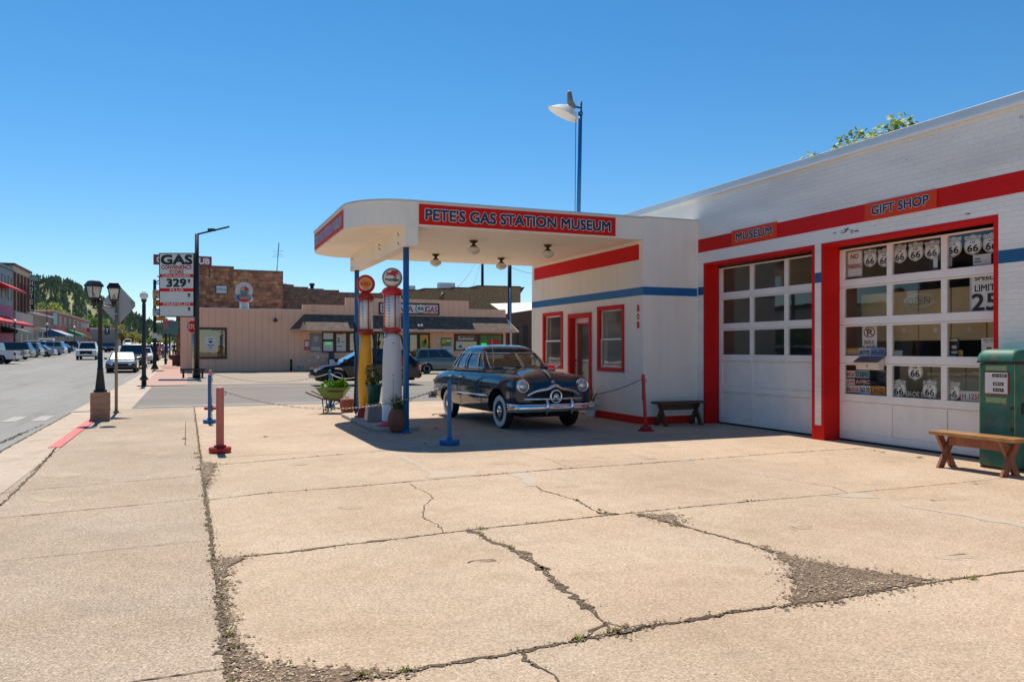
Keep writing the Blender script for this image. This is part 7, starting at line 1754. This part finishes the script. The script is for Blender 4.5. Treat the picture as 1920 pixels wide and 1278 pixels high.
for k, L_ in ((.55, .5), (.62, .35), (.72, .45)): c = Vector((x0, 76, z0_)).lerp(Vector((x1, 76, z1_)), k); w.tube([c - Vector((L_, 0, .05)), c + Vector((L_, 0, .05))], .02, 4)
tag(w.obj('antenna', m_alloy), 'thin radio mast above the stone building', 'antenna')
x0, z0_ = onY(585, 541, 75); w = MB(); w.cyl((x0, 75, z0_ - .3), (x0, 75, z0_ + .35), .18, n=10); w.cyl((x0, 75, z0_ + .3), (x0, 75, z0_ + .5), .28, .22, n=10); tag(w.obj('chimney_vent', m_black), 'black vent pipe on the dark stone wall', 'vent')
# painted figure with a sunburst headdress on the store roof
xf_, zf_ = onY(458, 581, SY + .5); r = thing('roof_figure', 'painted figure with a round white feather headdress standing on the store roof', 'statue', (xf_, SY + .5, zr))
zz = zf_ - zr
w = MB(); w.lathe([(.28, 0), (.30, zz + .5), (.27, zz + .55)], 18); w.obj('lower_body', m_pwh, r)
w = MB(); w.lathe([(.29, zz + .50), (.36, zz + .62), (.38, zz + .85), (.30, zz + 1.0), (.1, zz + 1.05)], 18); w.obj('torso', M('figure_tan', (.42, .22, .16), .6), r)
for s, mt in ((-1, M('figure_blue', (.08, .25, .45), .6)), (1, m_pwh)):
    w = MB(); w.tube([(s * .36, 0, zz + .95), (s * .48, -.05, zz + .75), (s * .38, -.22, zz + .60)], [.11, .10, .08], 10); w.obj('arm', mt, r)
w = MB(); w.lathe([(.30, zz + .52), (.385, zz + .60), (.385, zz + .66), (.37, zz + .68)], 18); w.obj('belt', m_txtred, r)
cz = zz + 1.30
w = MB()
for k in range(30):
    a = 2 * math.pi * k / 30; c, s = math.cos(a), math.sin(a); a2 = a + .09; a1 = a - .09
    w.prism([(.24 * math.cos(a1), .02, cz + .24 * math.sin(a1)), (.55 * math.cos(a1), .02, cz + .55 * math.sin(a1)), (.58 * c, .02, cz + .58 * s), (.55 * math.cos(a2), .02, cz + .55 * math.sin(a2)), (.24 * math.cos(a2), .02, cz + .24 * math.sin(a2))], (0, -.02, 0), (0, .02, 0))
w.obj('feather_ring', m_pwh, r)
w = MB(); w.cyl((0, -.03, cz), (0, .05, cz), .34, n=28); w.cyl((0, -.045, cz), (0, -.031, cz), .30, n=28, mi=1)
w.prism([(-.29, -.05, cz - .02), (.29, -.05, cz - .02), (.2, -.05, cz - .22), (-.2, -.05, cz - .22)], (0, -.004, 0), (0, .003, 0), 2); w.prism([(.02, -.05, cz), (.29, -.05, cz), (.2, -.05, cz + .2), (.02, -.05, cz + .28)], (0, -.004, 0), (0, .003, 0), 3)
w.obj('head_disc', [m_pwh, M('figure_peach', (.55, .30, .20), .6), M('figure_teal', (.10, .28, .25), .6), m_txtred], r)
# ------------------------------------------------------------------ left side of the street
LX = -25.0
def ly(u): return onX(u, 600, LX)[0]
def lz(u, v): return onX(u, v, LX)[1]
def facade(name, label, y0, y1, h, mat, floors, bays, trim, glassm, depth=14, shop=True, x=LX, stripes=None, arch=False, side_mat=None):
    g = zg((y0 + y1) / 2)
    r = thing(name, label, 'building', (x, y0, g))
    w = MB(); w.box(x - depth, x, y0, y1, g - .6, h); w.obj('wall', [mat], r, world=True)
    w = MB(); w.box(x - depth, x + .25, y0 - .05, y1 + .05, h, h + .35); w.obj('cornice', trim, r, world=True)
    bw = (y1 - y0) / bays; fh = (h - g) / floors
    for f in range(floors):
        for b_ in range(bays):
            a, c = y0 + b_ * bw + bw * .25, y0 + b_ * bw + bw * .75; z0, z1 = g + f * fh + (.3 if f else .15) * fh, g + f * fh + .82 * fh
            if f == 0 and shop: a, c = y0 + b_ * bw + bw * .08, y0 + b_ * bw + bw * .92; z0 = g + .5; z1 = g + min(fh * .8, 3.4)
            w = MB(); w.box(x + .002, x + .10, a - .12, c + .12, z0 - .12, z0).box(x + .002, x + .08, a - .12, c + .12, z1, z1 + .12).box(x + .002, x + .07, a - .12, a, z0, z1).box(x + .002, x + .07, c, c + .12, z0, z1); o = w.obj('window', trim, r, world=True)
            w = MB(); w.box(x + .003, x + .03, a, c, z0, z1); w.obj('pane', glassm, o, world=True)
    return r, g
def awning(r, y0, y1, zt, zb, mt, x=LX, out=2.2, mt2=None):
    w = MB(); n = 8 if mt2 else 1
    for k in range(n):
        a, b_ = y0 + (y1 - y0) * k / n, y0 + (y1 - y0) * (k + 1) / n
        w.add([(x + .02, a, zt), (x + .02, b_, zt), (x + out, b_, zb), (x + out, a, zb), (x + out, b_, zb - .35), (x + out, a, zb - .35)], [(0, 1, 2, 3), (3, 2, 4, 5)], k % 2 if mt2 else 0)
    w.add([(x + .02, y0, zt), (x + out, y0, zb), (x + out, y0, zb - .35), (x + .02, y0, zb - .35)], [(0, 1, 2, 3)], 0)
    o = w.obj('awning', [mt, mt2] if mt2 else mt, r, world=True, recalc=False); return o
m_dglass = M('dark_street_glass', (.025, .028, .032), .4, spec=.2)
m_tealw, m_pinkw, m_hotel, m_hotelred = M('teal_stucco', (.20, .30, .32), .8), M('magenta_brick', (.36, .12, .20), .8, var=.2, vs=3), M('hotel_buff', (.50, .38, .30), .8), M('hotel_red', (.17, .075, .055), .8)
m_awred, m_awblue, m_awgrn, m_awwht = M('awning_red', (.50, .02, .025), .8), M('awning_blue', (.03, .10, .25), .8), M('awning_green', (.02, .28, .14), .8), M('awning_white', (.62, .60, .56), .8)
y0, y1 = 108, ly(23.5)
h = lz(12, 503.5)
r, g = facade('teal_building', 'two storey building, teal above and magenta below, with red awnings at the left edge', y0, y1, h, m_tealw, 2, 8, m_black, m_dglass, shop=False)
w = MB(); w.box(LX + .001, LX + .12, y0, y1, g - .5, lz(12, 573)); w.obj('lower_storey', m_pinkw, r, world=True)
awning(r, y1 - 14, y1 - 1, lz(15, 533), lz(15, 545), m_awred, out=2.0); awning(r, y0, y1 - 3, lz(6, 592), lz(6, 608), m_awred, out=3.4); awning(r, y1 - 9, y1 + 4, lz(14, 612), lz(14, 621), m_black, out=2.2)
for k in range(6):
    a = y1 - 2.2 - k * 2.6; w = MB(); w.prism([(LX + .125, a + (.55 * math.cos(t) if i else 0), lz(12, 600) + .9 * math.sin(t)) for i, t in [(1, j * math.pi / 8) for j in range(9)]] + [(LX + .125, a - .55, lz(12, 625)), (LX + .125, a + .55, lz(12, 625))], (0, 0, 0), (.03, 0, 0)); w.obj('arched_window', m_dglass, r, world=True)
a = y1 - 14; w = MB(); w.prism([(LX + .02, a, lz(4, 566)), (LX + .02, a + .9, lz(4, 568)), (LX + .02, a, lz(4, 571)), (LX + .02, a - .9, lz(4, 568))], (0, 0, 0), (.1, 0, 0)); w.obj('diamond_emblem', m_txtred, r, world=True)
y0, y1 = ly(24) + .1, ly(57.5); h = lz(26, 498)
r, g = facade('hotel_building', 'tall buff hotel front with brown striped piers and the vertical HOTEL sign', y0, y1, h, m_hotel, 1, 1, m_hotelred, m_dglass, shop=False)
for k in range(5):
    a = y0 + .4 + k * (y1 - y0 - .8) / 5; ww = (y1 - y0) / 5 * .20
    w = MB(); w.box(LX + .001, LX + .3, a, a + ww, lz(40, 585), h - 1.0); w.obj('pier', m_hotelred, r, world=True)
    w = MB(); w.box(LX + .001, LX + .06, a + ww * 1.5, a + ww * 2.2, lz(40, 585), lz(40, 545)); w.obj('window', m_dglass, r, world=True)
w = MB(); w.box(LX + .001, LX + .35, y0, y1, g - .5, lz(40, 587)); w.obj('shop_storey', M('pale_shopfront', (.46, .38, .33), .8), r, world=True)
for k in range(3):
    a = y0 + .6 + k * (y1 - y0) / 3; w = MB(); w.box(LX + .351, LX + .38, a, a + (y1 - y0) / 3 - 1.2, g + .4, g + 3.4); w.obj('shop_window', m_dglass, r, world=True)
Yh = y1 - 1.0
def hung(name, label, u0, v0, u1, v1, Y_, mt, items=(), ink=None, vertical=None):
    xa, zt = onY(u0, v0, Y_); xb_, zb_ = onY(u1, v1, Y_); W_, H_ = xb_ - xa, zt - zb_
    q = thing(name, label, 'sign', (xa, Y_, zb_)); w = MB(); w.box(0, W_, 0, .4, 0, H_); w.obj('panel', mt, q)
    w = MB()
    if vertical:
        n = len(vertical)
        for i, ch in enumerate(vertical): text(w, ch, (W_ * .22, -.02, H_ * (1 - (i + .82) / n)), (1, 0, 0), (0, 0, 1), W_ * .56, H_ / n * .74, bold=.06)
    for t, l, b, ww, hh in items:
      if t == '#': w.box(l * W_, (l + ww) * W_, -.02, -.005, b * H_, (b + hh) * H_)
      else: text(w, t, (l * W_, -.02, b * H_), (1, 0, 0), (0, 0, 1), ww * W_, hh * H_, bold=.05)
    if w.v: w.obj('lettering', ink or m_pwh, q, recalc=False)
    return q
q = hung('hotel_sign', 'tall black vertical sign reading HOTEL on the buff hotel front', 53.5, 526, 64, 583.5, Yh, m_ink, vertical='HOTEL')
w = MB(); w.beam((-2.6, .2, 4.6), (.1, .2, 4.6), .08, .08); w.beam((-2.6, .2, 2.6), (.1, .2, 2.6), .08, .08); w.beam((1.2, .2, 0), (1.2, .2, 5.6), .08, .08); w.obj('bracket', m_black, q)
hung('hotel_name_board', 'teal board with pale lettering on top of the HOTEL sign', 53.5, 517.5, 74, 526, Yh, M('board_teal', (.05, .20, .24), .5), [('#', .1, .58, .75, .2), ('#', .1, .15, .75, .2)])
hung('shop_sign', 'small white shop board under the hotel windows', 33, 584, 52.5, 588.5, Yh - 3, m_pwh, [('#', .1, .35, .7, .3)], m_ink)
xa, zt = onY(31, 610, ly(35)); w = MB(); w.lathe([(1.15, -.1), (1.15, .1)], 24, axis='y'); o = tag(w.obj('oval_sign', m_ink), 'dark oval shop sign below the hotel', 'sign'); o.scale = (1, 1, .55); o.location = (xa, ly(35), zt)
y0, y1 = ly(58) + .1, ly(98); h = lz(75, 591)
r, g = facade('low_shopfront', 'low brown shopfront with a pale cornice beyond the hotel', y0, y1, h, M('brown_shop', (.22, .14, .10), .8, var=.2), 1, 4, m_awwht, m_dglass)
awning(r, y0 + 1, y0 + 9, lz(65, 612), lz(65, 614), m_awwht, out=1.4)
y0, y1 = ly(98) + .1, ly(168); h = lz(120, 590)
r, g = facade('red_brick_block', 'long red brick block with blue and green awnings further down the street', y0, y1, h, M('red_brick_far', (.34, .10, .075), .85, var=.2, vs=1.5), 2, 9, m_hotel, m_dglass)
awning(r, y0 - 6, y0 + 9, lz(100, 617), lz(100, 628), m_awblue, mt2=m_awwht, out=3); awning(r, ly(125), ly(136), lz(128, 617), lz(128, 627), m_awgrn, mt2=m_ink, out=3)
w = MB(); w.box(LX + .01, LX + .2, y0, y0 + 5, h - 2.6, h - .2); w.obj('teal_panel', m_teal, r, world=True)
y2 = ly(168) + 14
r, g = facade('grey_block', 'grey flat roofed block at the far end of the left side', y2, y2 + 25, onX(178, 607, -20)[1], M('grey_block_wall', (.20, .22, .23), .8), 1, 4, m_pwh, m_dglass, x=-19.5)
for lab, u0, v0, u1, v1, Y_, mt, tx in (('round red and pink sign far along the left side', 163, 614.5, 168.5, 623, 230, m_txtred, ''), ('dark hanging sign far along the street beyond the lantern post', 196, 611, 206, 627, 200, m_black, 'Y'), ('white hanging board far along the street', 152, 606, 166, 614, 215, m_pwh, ''), ('orange diamond work sign in the middle distance', 165, 629, 171, 634, 190, m_or, ''), ('yellow square sign under the far green trees', 202.5, 605.5, 208, 611, 205, m_pyl, ''), ('small orange board right of the yellow sign', 208, 614, 213, 618, 205, m_or, '')):
    hung('far_sign', lab, u0, v0, u1, v1, Y_, mt, [(tx, .2, .25, .6, .5)] if tx else ())
# opposite side of the street, outside the picture: what the panes and the car reflect
for i, (a, b_, h, c, lab) in enumerate(((66, 105, 6.5, (.40, .33, .28), 'buff shop block across the street, near the teal building'), (44, 63, 4.6, (.60, .58, .55), 'white low house across the street with a dark roof'), (12, 38, 7.5, (.30, .14, .10), 'brick two storey block across the street'), (-30, 8, 5.5, (.45, .42, .36), 'cream shop block across the street'))):
    facade('street_block', lab, a, b_, h, M('block_wall_%d' % i, c, .85, var=.15), 2 if h > 6 else 1, 5, m_black, m_dglass, depth=10, x=-24)
# ------------------------------------------------------------------ trees and hill
m_bark = M('tree_bark', (.09, .06, .04), .9, var=.3, vs=6)
def leafmat(name, col, var=.45): return M(name, col, .7, var=var, vs=.8)
m_lf1, m_lf2, m_lf3, m_lf4 = leafmat('leaf_yellow', (.30, .33, .02)), leafmat('leaf_fresh_green', (.13, .26, .02)), leafmat('leaf_gold', (.34, .28, .025)), leafmat('leaf_deep', (.05, .10, .02))
def tree(label, loc, H, cr, mt, n=1800, ls=.35, trunk=.25, squash=.8, base=.35, group='street trees'):
    r = thing('tree', label, 'tree', loc, 0, group)
    w = MB(); w.tube([(0, 0, 0), (.1, .05, H * base * .6), (.0, .1, H * .6)], [trunk, trunk * .8, trunk * .35], 8)
    bl = []
    for k in range(9):
        a = k * 2.4; rr = cr * R.uniform(.3, .75); z = H * R.uniform(base + .1, .86); e = (rr * math.cos(a), rr * math.sin(a), z); w.tube([(0, .05, H * base * R.uniform(.7, 1.1)), (e[0] * .5, e[1] * .5, z * .85), e], [trunk * .4, trunk * .25, trunk * .08], 6); bl.append((e, cr * R.uniform(.35, .55)))
    bl.append(((0, 0, H * .85), cr * .5)); bl.append(((0, 0, H * .65), cr * .7))
    w.obj('trunk', m_bark, r)
    w = MB()
    for _ in range(n):
        (c, br) = R.choice(bl); d = Vector((R.gauss(0, 1), R.gauss(0, 1), R.gauss(0, 1))).normalized() * br * R.uniform(.55, 1.05)
        p = Vector(c) + Vector((d.x, d.y, d.z * squash)); u = Vector((R.gauss(0, 1), R.gauss(0, 1), R.gauss(0, .7))).normalized(); v = u.orthogonal().normalized(); s = ls * R.uniform(.5, 1.2)
        w.add([p - u * s, p + v * s * .6, p + u * s, p - v * s * .6], [(0, 1, 2, 3)])
    w.obj('crown', mt, r, recalc=False); return r
for (u, v_top, d, wpx, mt, lab) in ((78, 562, 260, 44, m_lf1, 'bright yellow green tree behind the hotel, left of its twin'), (104, 564, 262, 50, m_lf1, 'bright yellow green tree beside the hotel, right one of the pair'), (172, 589, 330, 40, m_lf2, 'fresh green tree beyond the red brick block'), (196, 597, 330, 36, m_lf2, 'green tree just right of the lantern post'), (212, 604, 280, 26, m_lf4, 'darker green tree below the diamond sign'),
                                  (228, 606, 240, 26, m_lf3, 'golden green tree right of the diamond sign post'), (246, 622, 230, 26, m_lf3, 'golden bush like tree left of the globe lamp'), (262, 628, 300, 24, m_lf1, 'yellow tree behind the globe lamp'), (284, 632, 260, 22, m_lf2, 'light green tree far along the right sidewalk'), (312, 634, 280, 20, m_lf1, 'yellow green tree behind the walking people'), (150, 596, 340, 34, m_lf2, 'green tree above the far end of the brick block')):
    x, y, z = atD(u, v_top, d); g = zg(y); H = z - g; cr = wpx / 2 / FPX * d
    tree(lab, (x, y, g), H, cr * 1.05, mt, 1500, ls=cr * .10, trunk=.3, base=.2)
tree('leafy tree whose top twigs show above the garage roof', (20.8, 18.6, 0), 9.35, 1.7, leafmat('leaf_roof_tree', (.26, .32, .02)), 9000, ls=.12, trunk=.2, squash=1.1, base=.45, group='trees behind the garage')
tree('smaller tree showing just above the garage roof further back', (20.6, 22.2, 0), 9.1, 1.4, leafmat('leaf_roof_tree2', (.26, .32, .02)), 5000, ls=.11, trunk=.16, squash=1.1, base=.45, group='trees behind the garage')
tree('round clipped green bush across the street', (-17.9, 43.5, 0), 3.2, 1.6, m_lf2, 2500, ls=.14, trunk=.1, base=.1)
# hill at the end of the street
ridge = [(-700, 560), (-300, 500), (-60, 505), (40, 512), (75, 513), (100, 517), (130, 522), (160, 536), (185, 548), (215, 566), (245, 582), (275, 600), (295, 606), (320, 622), (345, 630), (420, 640), (560, 646), (900, 650)]
def hillz(u, d):
    v = curve(ridge, u); z1 = EYE + (HY - v) / FPX * 900 - 9
    t = max(0, min(1, (d - 330) / 570)); t2 = t * t * (3 - 2 * t) * .45 + t * .55
    return zg(300) * 0 + 3.4 + (z1 - 3.4) * t2 + 5 * math.sin(u * .045 + d * .011) * t * (1 - t) * 3
mb = MB(); rows = []
for d in [330, 380, 430, 480, 540, 600, 660, 720, 780, 840, 900, 1000, 1200]:
    row = []
    for u in range(-700, 901, 20):
        x, y, _ = atD(u, HY, d); z = hillz(u, min(d, 900)) - (0 if d <= 900 else (d - 900) * .25); row.append((x, y, z))
    rows.append(row)
mb.grid(rows)
m_hill = pave('hill_ground', (0.24, 0.23, 0.10), speck=.2, big=.5, scale=.02, light=0, pits=0, stretch=(.03, .03, .03), stain=(.26, .19, .15), stain_amt=.8, bump=0)
mb.obj('hill', m_hill, kind='structure')
m_pine = M('pine_green', (.12, .155, .07), .8, var=.5, vs=.06); m_oak = M('scrub_olive', (.26, .25, .07), .8, var=.4, vs=.08)
mb = MB()
n = 0
while n < 5600:
    u = R.uniform(-60, 430); d = 340 + 570 * R.random() ** .55
    v = curve(ridge, u); dens = .55 + .45 * math.sin(u * .11 + d * .02) * math.sin(u * .05 - d * .013)
    if R.random() > dens: n += .3; continue
    n += 1
    x, y, _ = atD(u, HY, d); z = hillz(u, d) - .3; big = R.random() < .62
    H = R.uniform(4.5, 9.5) * (.8 if d < 500 else 1) if big else R.uniform(2, 4); rr = H * R.uniform(.17, .25) if big else H * R.uniform(.45, .7)
    k = 6; tiers = 4 if big else 2; a0 = R.random() * 6
    for t in range(tiers):
        zb_ = z + H * (.18 + .78 * t / tiers) if big else z + H * .3 * t; zt = min(z + H * (1.0 if t == tiers - 1 else .18 + .78 * (t + 1.5) / tiers), z + H)
        rb = rr * (1 - .72 * t / tiers) * R.uniform(.8, 1.2)
        mb.add([(x + rb * R.uniform(.65, 1.25) * math.cos(a0 + i * 2 * math.pi / k), y + rb * R.uniform(.65, 1.25) * math.sin(a0 + i * 2 * math.pi / k), zb_ + R.uniform(-.05, .08) * H) for i in range(k)] + [(x + R.uniform(-.1, .1) * rr, y, zt)], [(i, (i + 1) % k, k) for i in range(k)], 0 if big else 1)
o = mb.obj('hill_forest', [m_pine, m_oak], kind='stuff', recalc=False)
